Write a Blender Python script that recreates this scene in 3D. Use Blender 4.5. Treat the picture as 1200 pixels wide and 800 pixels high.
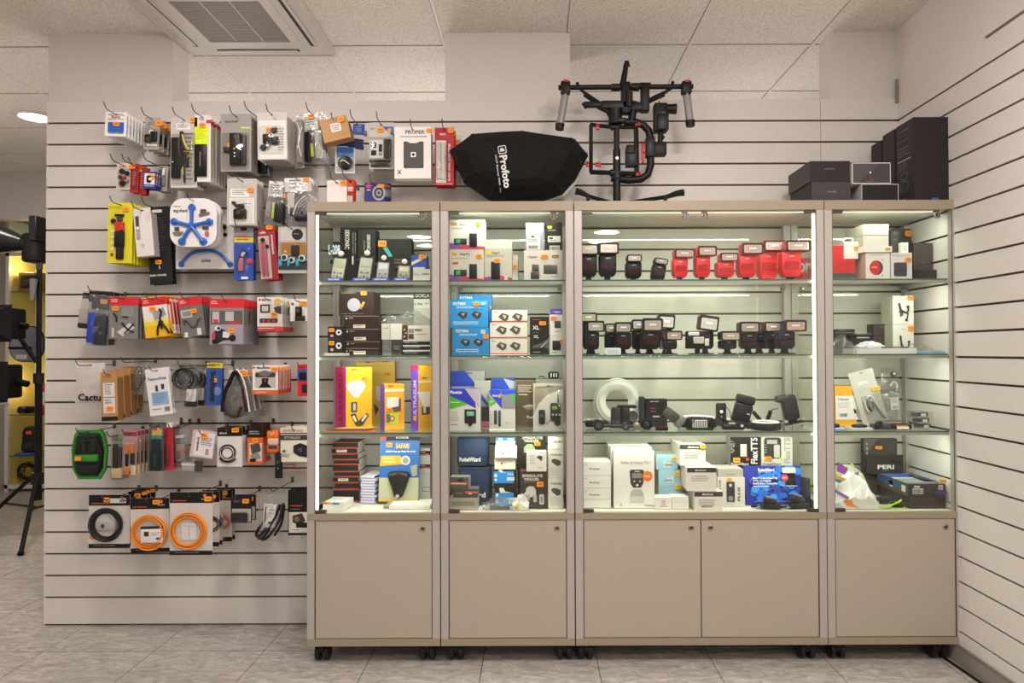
import bpy, bmesh, math, random
from mathutils import Matrix, Vector
for o in list(bpy.data.objects): bpy.data.objects.remove(o)
random.seed(7)
scn = bpy.context.scene
COL = scn.collection
PI = math.pi
# ------------------------------------------------------------------ camera, light, exposure
CAM_H, FPX, VPX, PITCH, ROLL = 1.26, 800.0, 25.0, 0.8, -0.2
cd = bpy.data.cameras.new('camera'); cam = bpy.data.objects.new('camera', cd); COL.objects.link(cam)
cd.lens = 24; cd.sensor_width = 36; cd.shift_x = -VPX/1200; cd.clip_start = .05; cd.clip_end = 60
CR = Matrix.Rotation(math.radians(90+PITCH), 4, 'X') @ Matrix.Rotation(math.radians(ROLL), 4, 'Z')
cam.matrix_world = Matrix.Translation((0, 0, CAM_H)) @ CR
scn.camera = cam
scn.view_settings.view_transform = 'Standard'
try: scn.view_settings.look = 'None'
except Exception: pass
scn.view_settings.gamma = 1; scn.view_settings.use_curve_mapping = False
scn.view_settings.exposure = 0.12
scn.cycles.max_bounces = 10; scn.cycles.transparent_max_bounces = 40
scn.cycles.diffuse_bounces = 4; scn.cycles.glossy_bounces = 4
scn.cycles.use_denoising = True
scn.cycles.caustics_reflective = False; scn.cycles.caustics_refractive = False
scn.cycles.sample_clamp_indirect = 4
w = bpy.data.worlds.new('world'); scn.world = w; w.use_nodes = True
w.node_tree.nodes['Background'].inputs[0].default_value = (1.0, .945, .93, 1)
w.node_tree.nodes['Background'].inputs[1].default_value = .35
def area(name, loc, size, power, col=(1, .925, .895), rot=(0, 0, 0)):
    l = bpy.data.lights.new(name, 'AREA'); l.shape = 'DISK'; l.size = size; l.energy = power; l.color = col
    o = bpy.data.objects.new(name, l); COL.objects.link(o); o.location = loc; o.rotation_euler = rot
    return o
CEIL = 2.756
LAMPS = [(-1.46, -3.2, 11), (.91, -2.9, 26), (-1.46, -.6, 4), (.95, -.6, 22), (-1.4, 2.0, 13), (.85, 1.2, 24), (3.56, -4.2, 26), (-3.6, -.6, 8), (-3.14, 4.29, 12), (-3.6, 1.8, 6)]  # some placed by their reflections, nearer unseen ones added to light the walls
for i, (x, y, p) in enumerate(LAMPS): area('lamp_light', (x, y, CEIL-.03), .3, p*1.15)
def point(loc, power, r=.12, col=(1, .925, .895)):
    l = bpy.data.lights.new('unseen_point', 'POINT'); l.energy = power; l.shadow_soft_size = r; l.color = col
    o = bpy.data.objects.new('unseen_point', l); COL.objects.link(o); o.location = loc
for x, y, z, p in ((-2.6, .5, 2.25, 6), (-.4, 1.35, 2.38, 12), (.55, 1.2, 2.38, 15), (-.6, 3.95, 2.0, 13), (1.3, 3.95, 2.0, 11), (-1.9, 4.2, 2.0, 10), (-3.8, 3.4, 2.1, 16)): point((x, y, z), p, .2)  # unseen fill points, added to brighten ceiling, walls and the space behind
def strip(loc, sx, sy, power, rot, col=(.93, 1, .84)):
    l = bpy.data.lights.new('led_fill', 'AREA'); l.shape = 'RECTANGLE'; l.size = sx; l.size_y = sy; l.energy = power; l.color = col
    o = bpy.data.objects.new('led_fill', l); COL.objects.link(o); o.location = loc; o.rotation_euler = rot

def at(px, py, Y):
    d = CR @ Vector(((px-600-VPX)/FPX, -(py-400)/FPX, -1, 0))
    s = Y/d.y
    return d.x*s, CAM_H+d.z*s
# ------------------------------------------------------------------ materials
def lin(h):
    h = ''.join(q*2 for q in h) if len(h) == 3 else h; r = []
    for i in (0, 2, 4):
        c = int(h[i:i+2], 16)/255
        r.append(c/12.92 if c <= .04045 else ((c+.055)/1.055)**2.4)
    return (*r, 1)
_m = {}
def mat(h='cccccc', rough=.55, metal=0.0, kind='p', s=1.0):
    k = (h, rough, metal, kind, s)
    if k in _m: return _m[k]
    m = bpy.data.materials.new('%s_%s' % (kind, h)); m.use_nodes = True; _m[k] = m
    nt = m.node_tree; N = nt.nodes; L = nt.links; b = N['Principled BSDF']; out = N['Material Output']
    c = lin(h)
    b.inputs['Base Color'].default_value = c; b.inputs['Roughness'].default_value = rough; b.inputs['Metallic'].default_value = metal
    if max(c[:3]) < .035: b.inputs['Specular IOR Level'].default_value = .28
    def noise(scale, det=3):
        t = N.new('ShaderNodeTexCoord'); n = N.new('ShaderNodeTexNoise'); n.inputs['Scale'].default_value = scale; n.inputs['Detail'].default_value = det
        L.new(t.outputs['Object'], n.inputs['Vector']); return n
    def bump(src, st, dist=.01):
        u = N.new('ShaderNodeBump'); u.inputs['Strength'].default_value = st; u.inputs['Distance'].default_value = dist
        L.new(src, u.inputs['Height']); return u
    def glossmix(base, rg=.03, bmp=None, ior=1.5, add=0.0):
        g = N.new('ShaderNodeBsdfGlossy'); g.inputs['Roughness'].default_value = rg
        f = N.new('ShaderNodeFresnel'); f.inputs['IOR'].default_value = ior
        if bmp: L.new(bmp.outputs[0], g.inputs['Normal']); L.new(bmp.outputs[0], f.inputs['Normal'])
        fac = f.outputs[0]
        if add:
            a = N.new('ShaderNodeMath'); a.operation = 'ADD'; a.use_clamp = True; a.inputs[1].default_value = add; L.new(fac, a.inputs[0]); fac = a.outputs[0]
        gm = N.new('ShaderNodeNewGeometry'); iv = N.new('ShaderNodeMath'); iv.operation = 'SUBTRACT'; iv.inputs[0].default_value = 1; L.new(gm.outputs['Backfacing'], iv.inputs[1])
        mu = N.new('ShaderNodeMath'); mu.operation = 'MULTIPLY'; L.new(fac, mu.inputs[0]); L.new(iv.outputs[0], mu.inputs[1]); fac = mu.outputs[0]
        x = N.new('ShaderNodeMixShader'); L.new(fac, x.inputs[0]); L.new(base, x.inputs[1]); L.new(g.outputs[0], x.inputs[2])
        L.new(x.outputs[0], out.inputs[0])
    if kind == 'p':
        n = noise(60, 2); r = N.new('ShaderNodeMapRange'); r.inputs['To Min'].default_value = .95; r.inputs['To Max'].default_value = 1.05
        L.new(n.outputs['Fac'], r.inputs['Value'])
        x = N.new('ShaderNodeVectorMath'); x.operation = 'SCALE'; x.inputs[0].default_value = c[:3]
        L.new(r.outputs[0], x.inputs['Scale']); L.new(x.outputs[0], b.inputs['Base Color'])
    elif kind == 'e':
        b.inputs['Base Color'].default_value = (0, 0, 0, 1); b.inputs['Emission Color'].default_value = c; b.inputs['Emission Strength'].default_value = s
    elif kind == 'glass':
        t = N.new('ShaderNodeBsdfTransparent'); t.inputs[0].default_value = c; glossmix(t.outputs[0], .0, None, 1.5)
    elif kind in ('film', 'bag'):
        t = N.new('ShaderNodeBsdfTransparent'); t.inputs[0].default_value = c
        d = N.new('ShaderNodeBsdfDiffuse'); d.inputs[0].default_value = (.8, .8, .8, 1)
        x = N.new('ShaderNodeMixShader'); x.inputs[0].default_value = .004 if kind == 'film' else .08
        L.new(t.outputs[0], x.inputs[1]); L.new(d.outputs[0], x.inputs[2])
        n = noise(45 if kind == 'bag' else 18, 2)
        glossmix(x.outputs[0], .07, bump(n.outputs['Fac'], .5 if kind == 'bag' else .4, .012 if kind == 'bag' else .006), 1.5 if kind == 'bag' else 1.35, .03 if kind == 'bag' else 0)
    elif kind == 'floor':
        t = N.new('ShaderNodeTexCoord'); mp = N.new('ShaderNodeMapping'); mp.inputs['Scale'].default_value = (3.2, 9, 1); mp.inputs['Rotation'].default_value = (0, 0, .5)
        L.new(t.outputs['Object'], mp.inputs['Vector'])
        n = N.new('ShaderNodeTexNoise'); n.inputs['Scale'].default_value = 4.2; n.inputs['Detail'].default_value = 9; n.inputs['Roughness'].default_value = .68; n.inputs['Distortion'].default_value = 1.2
        L.new(mp.outputs[0], n.inputs['Vector'])
        cr = N.new('ShaderNodeValToRGB'); e = cr.color_ramp.elements
        e[0].position = .33; e[0].color = lin('8f8a84'); e[1].position = .68; e[1].color = lin('cbc6c0')
        q = cr.color_ramp.elements.new(.5); q.color = lin('aca6a0')
        L.new(n.outputs['Fac'], cr.inputs[0])
        # tile seams every .465 m
        sp = N.new('ShaderNodeSeparateXYZ'); L.new(t.outputs['Object'], sp.inputs[0])
        fs = []
        for k, off in ((0, 2.07), (1, -2.897)):
            a = N.new('ShaderNodeMath'); a.operation = 'ADD'; a.inputs[1].default_value = off+46.5; L.new(sp.outputs[k], a.inputs[0])
            f = N.new('ShaderNodeMath'); f.operation = 'PINGPONG'; f.inputs[1].default_value = .2325; L.new(a.outputs[0], f.inputs[0])
            g = N.new('ShaderNodeMath'); g.operation = 'LESS_THAN'; g.inputs[1].default_value = .0016; L.new(f.outputs[0], g.inputs[0]); fs.append(g)
        mx = N.new('ShaderNodeMath'); mx.operation = 'MAXIMUM'; L.new(fs[0].outputs[0], mx.inputs[0]); L.new(fs[1].outputs[0], mx.inputs[1])
        mm = N.new('ShaderNodeMix'); mm.data_type = 'RGBA'; L.new(mx.outputs[0], mm.inputs[0]); L.new(cr.outputs[0], mm.inputs[6]); mm.inputs[7].default_value = lin('4e463f')
        L.new(mm.outputs[2], b.inputs['Base Color'])
        u = bump(n.outputs['Fac'], .15); L.new(u.outputs[0], b.inputs['Normal'])
    elif kind == 'ceil':
        t = N.new('ShaderNodeTexCoord'); mp = N.new('ShaderNodeMapping'); mp.inputs['Scale'].default_value = (1, 1, 1); L.new(t.outputs['Object'], mp.inputs['Vector'])
        n = N.new('ShaderNodeTexNoise'); n.inputs['Scale'].default_value = 130; n.inputs['Detail'].default_value = 3; L.new(mp.outputs[0], n.inputs['Vector'])
        cr = N.new('ShaderNodeValToRGB'); e = cr.color_ramp.elements; e[0].position = .38; e[0].color = lin('cfc7bb'); e[1].position = .5; e[1].color = c
        L.new(n.outputs['Fac'], cr.inputs[0]); L.new(cr.outputs[0], b.inputs['Base Color'])
        u = bump(n.outputs['Fac'], .3); L.new(u.outputs[0], b.inputs['Normal'])
    elif kind == 'fabric':
        n = noise(700, 2); u = bump(n.outputs['Fac'], .4, .001); L.new(u.outputs[0], b.inputs['Normal'])
    elif kind == 'kraft':
        n = noise(90, 6); cr = N.new('ShaderNodeValToRGB'); e = cr.color_ramp.elements
        e[0].color = tuple(v*.85 for v in c[:3])+(1,); e[1].color = tuple(min(1, v*1.12) for v in c[:3])+(1,)
        L.new(n.outputs['Fac'], cr.inputs[0]); L.new(cr.outputs[0], b.inputs['Base Color'])
    return m
ALU = lambda: mat('b9b2ab', .4, .3)
TAN = lambda: mat('9c8f7a', .45, .1)
GL = lambda: mat('fdfefc', 0, 0, 'glass')
FILM = lambda: mat('f4f4f2', 0, 0, 'film')
BAG = lambda: mat('efefee', 0, 0, 'bag')
BLK = lambda: mat('141213', .42)
# ------------------------------------------------------------------ mesh builder
_tc = {}
def textmesh(s, bold=.028):
    k = (s, bold)
    if k in _tc: return _tc[k]
    c = bpy.data.curves.new('t', 'FONT'); c.body = s; c.size = 1; c.offset = bold; c.resolution_u = 2
    o = bpy.data.objects.new('t', c); COL.objects.link(o)
    me = bpy.data.meshes.new_from_object(o)
    vs = [(v.co.x, v.co.y) for v in me.vertices]; fs = [tuple(p.vertices) for p in me.polygons]
    bpy.data.objects.remove(o); bpy.data.curves.remove(c); bpy.data.meshes.remove(me)
    x0 = min(v[0] for v in vs); x1 = max(v[0] for v in vs); y0 = min(v[1] for v in vs); y1 = max(v[1] for v in vs)
    vs = [((a-x0)/(x1-x0), (b-y0)/(y1-y0)) for a, b in vs]
    _tc[k] = (vs, fs); return _tc[k]
class MB:
    def __init__(s): s.v = []; s.f = []; s.mi = []; s.sm = []; s.mats = []; s.T = Matrix.Identity(4)
    def add(s, vs, fs, m, smooth=False):
        if m not in s.mats: s.mats.append(m)
        i = s.mats.index(m); n = len(s.v)
        s.v += [s.T @ Vector(v) for v in vs]
        s.f += [tuple(a+n for a in f) for f in fs]; s.mi += [i]*len(fs); s.sm += [smooth]*len(fs)
        return s
    def bm(s, b, m, smooth=False):
        b.verts.index_update(); s.add([v.co.copy() for v in b.verts], [[v.index for v in f.verts] for f in b.faces], m, smooth); b.free(); return s
    def box(s, x0, x1, y0, y1, z0, z1, m):
        vs = [(x, y, z) for x in (x0, x1) for y in (y0, y1) for z in (z0, z1)]
        return s.add(vs, [(0, 1, 3, 2), (4, 6, 7, 5), (0, 4, 5, 1), (2, 3, 7, 6), (0, 2, 6, 4), (1, 5, 7, 3)], m)
    def rbox(s, cx, cy, cz, sx, sy, sz, r, m, seg=2, tt=1.0, tb=1.0, smooth=True):
        """bevelled box, centre + sizes; tt / tb scale top / bottom in x and y"""
        b = bmesh.new(); bmesh.ops.create_cube(b, size=1)
        for v in b.verts:
            k = tt if v.co.z > 0 else tb
            v.co = Vector((v.co.x*sx*k, v.co.y*sy*k, v.co.z*sz))
        r = min(r, .49*min(sx*min(tt, tb), sy*min(tt, tb), sz))
        bmesh.ops.bevel(b, geom=list(b.edges), offset=r, segments=seg, profile=.5, affect='EDGES')
        bmesh.ops.translate(b, verts=b.verts, vec=(cx, cy, cz)); return s.bm(b, m, smooth)
    def loft(s, secs, m, cap=True, smooth=False, closed=True):
        n = len(secs[0]); vs = [p for q in secs for p in q]; fs = []
        for i in range(len(secs)-1):
            for j in range(n if closed else n-1):
                k = (j+1) % n; fs.append((i*n+j, i*n+k, (i+1)*n+k, (i+1)*n+j))
        if cap and closed: fs.append(tuple(range(n))[::-1]); fs.append(tuple((len(secs)-1)*n+j for j in range(n)))
        return s.add(vs, fs, m, smooth)
    def prism(s, pts, y0, y1, m, smooth=False):
        """polygon in xz extruded along y"""
        return s.loft([[(x, y0, z) for x, z in pts], [(x, y1, z) for x, z in pts]], m, True, smooth)
    def cyl(s, p0, p1, r0, m, r1=None, n=14, smooth=True, cap=True):
        p0 = Vector(p0); p1 = Vector(p1); r1 = r0 if r1 is None else r1; d = (p1-p0).normalized()
        a = Vector((0, 0, 1)) if abs(d.z) < .9 else Vector((1, 0, 0)); u = d.cross(a).normalized(); v = d.cross(u)
        S = [[p+(u*math.cos(2*PI*i/n)+v*math.sin(2*PI*i/n))*r for i in range(n)] for p, r in ((p0, r0), (p1, r1))]
        return s.loft(S, m, cap, smooth)
    def tube(s, path, r, m, n=8, closed=False, smooth=True):
        P = [Vector(p) for p in path]; N = len(P); S = []; pu = None
        for i in range(N):
            d = (P[(i+1) % N]-P[i-1]) if closed else (P[min(i+1, N-1)]-P[max(i-1, 0)])
            d = d.normalized() if d.length > 1e-9 else Vector((0, 0, 1))
            if pu is None:
                a = Vector((0, 0, 1)) if abs(d.z) < .9 else Vector((1, 0, 0)); u = d.cross(a).normalized()
            else:
                u = (pu-d*pu.dot(d)).normalized()
            pu = u; v = d.cross(u); rr = r[i] if isinstance(r, (list, tuple)) else r
            S.append([P[i]+(u*math.cos(2*PI*j/n)+v*math.sin(2*PI*j/n))*rr for j in range(n)])
        if closed:
            vs = [p for q in S for p in q]; fs = []
            for i in range(N):
                for j in range(n): fs.append((i*n+j, i*n+(j+1) % n, ((i+1) % N)*n+(j+1) % n, ((i+1) % N)*n+j))
            return s.add(vs, fs, m, smooth)
        return s.loft(S, m, True, smooth)
    def lathe(s, prof, m, c=(0, 0, 0), axis='z', n=20, smooth=True):
        S = []
        for r, h in prof:
            ring = []
            for i in range(n):
                a = 2*PI*i/n; x, y = r*math.cos(a), r*math.sin(a)
                p = (x, y, h) if axis == 'z' else ((x, h, y) if axis == 'y' else (h, x, y))
                ring.append((p[0]+c[0], p[1]+c[1], p[2]+c[2]))
            S.append(ring)
        return s.loft(S, m, True, smooth)
    def text(s, t, x0, x1, z0, z1, y, m, rot=0, bold=.028):
        """text stretched into the rectangle of the xz plane facing -y; rot 90 reads upwards, -90 downwards"""
        vs, fs = textmesh(t, bold)
        o = []
        for a, b in vs:
            if rot == 90: a, b = 1-b, a
            elif rot == -90: a, b = b, 1-a
            elif rot == 180: a, b = 1-a, 1-b
            o.append((x0+(x1-x0)*a, y, z0+(z1-z0)*b))
        return s.add(o, fs, m)
    def build(s, name, parent=None, label=None):
        me = bpy.data.meshes.new(name); me.from_pydata(s.v, [], s.f)
        for m in s.mats: me.materials.append(m)
        for p, i, q in zip(me.polygons, s.mi, s.sm): p.material_index = i; p.use_smooth = q
        me.update()
        b = bmesh.new(); b.from_mesh(me); bmesh.ops.recalc_face_normals(b, faces=b.faces); b.to_mesh(me); b.free()
        if any(s.sm):
            try: me.set_sharp_from_angle(angle=math.radians(38))
            except Exception: pass
        o = bpy.data.objects.new(name, me); COL.objects.link(o)
        if parent: o.parent = parent
        if label: o['label'] = label
        return o
def tag(o, label, cat, group=None):
    o['label'] = label; o['category'] = cat
    if group: o['group'] = group
    return o
def thing(name, label, cat, loc=(0, 0, 0), rot=(0, 0, 0), group=None):
    o = bpy.data.objects.new(name, None); COL.objects.link(o); o.empty_display_size = .05
    o.location = loc; o.rotation_euler = rot; return tag(o, label, cat, group)
def struct(o): o['kind'] = 'structure'; return o
def kids(o): return [c for c in COL.objects if c.parent == o]
def dup(o, loc, label=None, rot=None, group=None):
    r = o.copy(); COL.objects.link(r); r.location = loc
    if rot: r.rotation_euler = rot
    if label: r['label'] = label
    if group: r['group'] = group
    for c in list(o.children):
        k = c.copy(); COL.objects.link(k); k.parent = r
        for g in list(c.children):
            h = g.copy(); COL.objects.link(h); h.parent = k
    return r
def rr(cx, cz, sx, sz, r, n=3):
    """rounded rectangle outline in a plane"""
    r = min(r, sx/2-1e-5, sz/2-1e-5); P = []
    for qx, qz, a0 in ((1, 1, 0), (-1, 1, 90), (-1, -1, 180), (1, -1, 270)):
        for i in range(n+1):
            a = math.radians(a0+90*i/n); P.append((cx+qx*(sx/2-r)+r*math.cos(a), cz+qz*(sz/2-r)+r*math.sin(a)))
    return P
ORD = ['first', 'second', 'third', 'fourth', 'fifth', 'sixth', 'seventh', 'eighth', 'ninth', 'tenth']
# ------------------------------------------------------------------ room shell
YW = 3.17                       # front face of the slat wall
WX = 1.706                      # face of the right wall
WHITE = mat('dcd6cf', .5); SLOT = mat('453d36', .5, .1)
b = MB(); b.box(-6, 4.5, -6, 7, -.05, 0, mat('aaaaaa', .38, 0, 'floor')); struct(b.build('floor'))
b = MB(); b.box(-6, 4.5, -6, 7, CEIL, CEIL+.05, mat('ebe4da', .8, 0, 'ceil'))
TB = mat('e2dad0', .5)
for k in range(-10, 6):
    x = .17+.6*k
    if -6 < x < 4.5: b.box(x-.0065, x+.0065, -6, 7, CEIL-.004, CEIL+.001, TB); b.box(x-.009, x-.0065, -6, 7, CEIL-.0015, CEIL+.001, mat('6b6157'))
for k in range(-15, 7):
    y = 3.325+.6*k
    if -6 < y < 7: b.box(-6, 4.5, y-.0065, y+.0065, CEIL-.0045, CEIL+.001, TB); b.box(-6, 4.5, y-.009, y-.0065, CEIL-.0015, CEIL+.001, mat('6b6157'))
struct(b.build('ceiling'))
def slats(name, frame, z0=.03, z1=2.43, L0=0, L1=1, top=None):
    """horizontal boards with aluminium lined slots; frame(u,d,z)->xyz"""
    b = MB()
    def bx(u0, u1, d0, d1, z0_, z1_, m):
        p = [frame(u, d, z) for u in (u0, u1) for d in (d0, d1) for z in (z0_, z1_)]
        b.add(p, [(0, 1, 3, 2), (4, 6, 7, 5), (0, 4, 5, 1), (2, 3, 7, 6), (0, 2, 6, 4), (1, 5, 7, 3)], m)
    bx(L0, L1, .012, .02, 0, z1, SLOT)
    n = round((z1-z0)/.1)
    for k in range(n):
        a = z0+.1*k
        bx(L0, L1, 0, .012, a+(.0045 if k else -.022), a+.1-(.0045 if k < n-1 or top else 0), WHITE)
        if k: bx(L0, L1, .001, .012, a-.0066, a-.0052, mat('b9aea3', .3, .7))
    return b, bx
b, bx = slats('wall_back', lambda u, d, z: (u, YW+d, z), L0=at(53, 400, YW)[0], L1=WX+.02)
struct(b.build('wall_back'))
b, bx = slats('wall_right', lambda u, d, z: (WX+d, u, z), L0=-6, L1=YW+.02, top=True)
bx(2.565, YW+.02, 0, .012, 2.4255, 2.439, WHITE); bx(-6, YW+.3, 0, .02, 2.439, CEIL, WHITE)
bx(-6, YW, .02, .1, 0, CEIL, WHITE)
struct(b.build('wall_right'))
b = MB(); b.box(WX-.012, WX, -6, YW-.01, 0, .075, mat('8c857d', .4)); b.box(WX-.013, WX+.001, -6, YW-.01, .072, .077, mat('6d665f')); struct(b.build('baseboard_right'))
def column(x0, x1, d):
    m = MB(); m.box(x0, x1, YW+.0201, YW+d, 0, CEIL, WHITE); return m
X0 = at(57, 80, YW+.02)[0]; X1 = at(202.5, 80, YW+.02)[0]
struct(column(X0, X1, .17).build('trim_1'))
X0 = at(521.5, 80, YW+.02)[0]; X1 = at(668, 80, YW+.02)[0]
struct(column(X0, X1, .35).build('trim_2'))
X0 = at(973, 80, YW+.02)[0]
struct(column(X0, WX+.02, .14).build('trim_3'))
b = MB(); b.box(-2.15, 4.5, 5.0, 5.1, 0, CEIL, WHITE); struct(b.build('wall_rear'))
b = MB(); b.box(-6, -1.5, 6.6, 6.7, 0, CEIL, mat('b3aba1')); b.box(-6, -2.15, 5.6, 5.7, 2.36, CEIL, mat('b9b3ab')); struct(b.build('wall_far'))
b = MB(); b.box(WX-.014, WX-.001, YW-.008, YW-.0001, 2.43-.02, 2.52, mat('8b837a')); struct(b.build('trim_4'))
b = MB(); x = at(962, 200, YW)[0]; b.box(x-.001, x+.001, YW-.0006, YW+.001, .03, 2.43, mat('8b837a')); struct(b.build('trim_5'))
b = MB(); b.box(-6, -5.9, .5, 6.7, 0, CEIL, mat('c4bcb2', .5)); struct(b.build('wall_left'))
# recessed downlights; the added unseen lamps get a fixture each too
for i, (x, y, p) in enumerate(LAMPS):
    lab = ['round recessed ceiling downlight glowing at the far left beyond the slat wall', 'unseen round recessed downlight in the ceiling'][0 if i == 8 else 1]
    t = thing('ceiling_downlight', lab, 'ceiling light', (x, y, CEIL-.012), group=None if i == 8 else 'recessed downlights behind the viewer')
    m = MB(); m.tube([(.095*math.cos(2*PI*k/28), .095*math.sin(2*PI*k/28), .004) for k in range(28)], .0085, mat('d8d2ca', .4), 8, closed=True); m.build('trim_ring', t)
    m = MB(); m.lathe([(.087, .002), (.087, .006)], mat('ffe9cf', 0, 0, 'e', 14), n=28); m.build('lens', t)
# ceiling cassette air conditioner
t = thing('air_conditioner', 'white square ceiling cassette air conditioner with slatted intake grille', 'air conditioner', (-1.335, 3.025, CEIL-.004))
AW = mat('d2cbc2', .45)
m = MB(); s = .36
m.box(-s, s, -s, -.235, -.022, 0, AW); m.box(-s, s, .235, s, -.022, 0, AW); m.box(-s, -.235, -.235, .235, -.022, 0, AW); m.box(.235, s, -.235, .235, -.022, 0, AW)
for q in (-1, 1):
    m.box(q*.345-.004, q*.345+.004, -.35, .35, -.026, -.021, AW); m.box(-.35, .35, q*.345-.004, q*.345+.004, -.026, -.021, AW)
m.build('housing', t)
m = MB()
for q in (-1, 1):
    m.box(q*.285-.014, q*.285+.014, -.24, .24, -.0225, -.0215, mat('2b2623')); m.box(-.2, .2, q*.285-.012, q*.285+.012, -.0225, -.0215, mat('2b2623'))
    m.box(q*.285-.003+.01*q, q*.285+.016+.004*q, -.22, .22, -.03, -.025, AW); m.box(-.19, .19, q*.285-.009, q*.285+.009, -.029, -.025, AW)
m.build('air_louvre', t)
m = MB(); m.box(-.235, .235, -.235, .235, -.004, 0, mat('57504a'))
for a, c in ((-.235, -.19), (.19, .235)):
    m.box(a, c, -.235, .235, -.026, -.006, AW); m.box(-.19, .19, a, c, -.026, -.006, AW)
k = -.186
while k < .19:
    m.box(-.19, .19, k-.0027, k+.0027, -.022, -.012, mat('a89f95', .5)); k += .0115
for q in (-.063, .063): m.box(q-.002, q+.002, -.19, .19, -.0235, -.02, AW)
m.build('intake_grille', t)
# ------------------------------------------------------------------ display cabinets
YF = 2.76; YB = 3.15
Z_TOP, Z_T2, Z_M1, Z_M0, Z_B1, Z_B0 = 1.867, 1.829, .607, .581, .105, .077
def zof(py, Y=YF): return at(625, py, Y)[1]
SH = [zof(328, 2.8), zof(416, 2.8), zof(506, 2.8)]       # tops of the three glass shelves
BASE = .6085
LAM = mat('aea495', .42); INW = mat('dcdccf', .4)
EDG = mat('3f6f5c', .15)
def cabinet(name, label, x0, x1, doors, locks_up, leds, wheels):
    w_ = (x1-x0); t = thing(name, label, 'display cabinet', ((x0+x1)/2, YF, 0), group='glass display cabinets on casters')
    h = w_/2; D = YB-YF; p = .031
    m = MB()
    for sx in (-1, 1):
        xa, xb = (-h, -h+p) if sx < 0 else (h-p, h)
        m.box(xa, xb, 0, p, Z_B1, Z_T2, ALU()); m.box(xa, xb, D-p, D, Z_B1, Z_T2, ALU())
        for z0, z1 in ((Z_M0, Z_M1), (Z_B0, Z_B1)): m.box(xa, xb, p, D-p, z0, z1, TAN())
        xg = xb if sx < 0 else xa
        m.box(xg-.001, xg+.001, -.0008, .004, Z_B1, Z_T2, mat('6f675f', .4, .4))
    for z0, z1 in ((Z_T2, Z_TOP), (Z_M0, Z_M1), (Z_B0, Z_B1)):
        m.box(-h, h, -.002, p, z0, z1, TAN()); m.box(-h, h, D-p, D, z0, z1, TAN())
    m.build('frame', t)
    m = MB(); m.box(-h, h, p, D-p, Z_T2+.004, Z_TOP-.001, INW); m.build('top_panel', t)
    m = MB(); m.box(-h+.002, h-.002, p, D-p, Z_M0+.004, Z_M1, INW); m.box(-h+p+.002, h-p-.002, p*.55, p+.001, Z_M0+.004, Z_M1+.0012, INW); m.build('display_base', t)
    m = MB(); m.box(-h+.002, h-.002, p, D-p, Z_B0+.002, Z_B1-.004, LAM); m.build('floor_panel', t)
    for sx in (-1, 1):
        m = MB(); x = sx*(h-.012); m.box(x-.003, x+.003, p, D-p, Z_M1, Z_T2, GL()); m.build('side_glass', t)
        m = MB(); m.box(x-.008, x+.008, p, D-p, Z_B1, Z_M0, LAM); m.build('side_panel', t)
    m = MB(); m.box(-h+p, h-p, D-.016, D-.012, Z_M1, Z_T2, GL()); m.build('back_glass', t)
    m = MB(); m.box(-h+p, h-p, D-.02, D-.008, Z_B1, Z_M0, LAM); m.build('back_panel', t)
    for z in SH:
        m = MB(); y0, y1 = .034, D-.034
        m.box(-h+p+.001, h-p-.001, y0, y1, z-.006, z, GL()); m.box(-h+p+.001, h-p-.001, y0-.001, y0+.0005, z-.006, z, EDG)
        s_ = m.build('glass_shelf', t)
        m = MB(); m.box(-h+p+.002, h-p-.002, y0, y0+.012, z-.017, z-.0065, mat('a9a79b', .35, .5)); 
        for sx in (-1, 1): m.box(sx*(h-p-.012)-.008, sx*(h-p-.012)+.008, y1-.03, y1, z-.017, z-.0065, mat('8f8f88', .3, .8))
        m.build('shelf_bracket', s_)
    # glass doors
    n = doors; gw = (w_-2*p)/n
    for i in range(n):
        xa = -h+p+gw*i+.001; xb = xa+gw-.002
        m = MB(); m.box(xa, xb, .008, .013, Z_M1+.001, Z_T2-.002, GL()); g = m.build('glass_door', t)
        hx = xa if (n == 1 or i == 0) else xb; q = 1 if hx == xa else -1
        for z in (Z_T2-.008, Z_M1+.008):
            m = MB(); m.box(min(hx, hx+q*.042), max(hx, hx+q*.042), .0, .0175, z-.0055, z+.0055, mat('554b45', .35, .7)); m.build('hinge', g)
        lx = locks_up[i]-(x0+x1)/2
        m = MB(); c = (lx, .0, Z_T2-.024); m.lathe([(.0125, .004), (.0145, .001), (.0145, -.004), (.011, -.007), (.0095, -.005)], mat('b9b2a8', .25, .9), c=c, axis='y', n=20)
        m.lathe([(.0085, -.0045), (.007, -.0062)], mat('443c37', .3, .8), c=c, axis='y', n=14); m.box(lx-.001, lx+.001, -.0075, -.0061, Z_T2-.029, Z_T2-.019, mat('cfc8bd', .3, .8))
        m.box(lx-.012, lx+.012, .004, .0078, Z_T2-.01, Z_T2-.003, mat('554b45', .35, .7))
        m.build('lock', g)
    gw = (w_-2*p)/n
    for i in range(n):
        xa = -h+p+gw*i+.0018; xb = xa+gw-.0036
        m = MB(); m.rbox((xa+xb)/2, .0115, (Z_B1+Z_M0)/2, xb-xa, .018, Z_M0-Z_B1-.004, .0015, LAM, 1, smooth=False); d = m.build('lower_door', t)
        lx = (xb-.037) if (n == 1 or i == 0) else xa+.037
        m = MB(); c = (lx, .002, Z_M0-.035); m.lathe([(.0105, .002), (.0105, -.003), (.008, -.0045), (.0065, -.0035)], mat('9c8866', .3, .9), c=c, axis='y', n=18)
        m.lathe([(.0045, -.0033), (.004, -.0046)], mat('3b342c', .3, .8), c=c, axis='y', n=12); m.build('lock', d)
    # led strips
    m = MB(); E = mat('f4ffdc', 0, 0, 'e', 1.7)
    m.box(-h+p+.03, h-p-.03, p+.004, p+.008, Z_T2-.0035, Z_T2-.002, E); m.build('led_strip', t)
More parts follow.
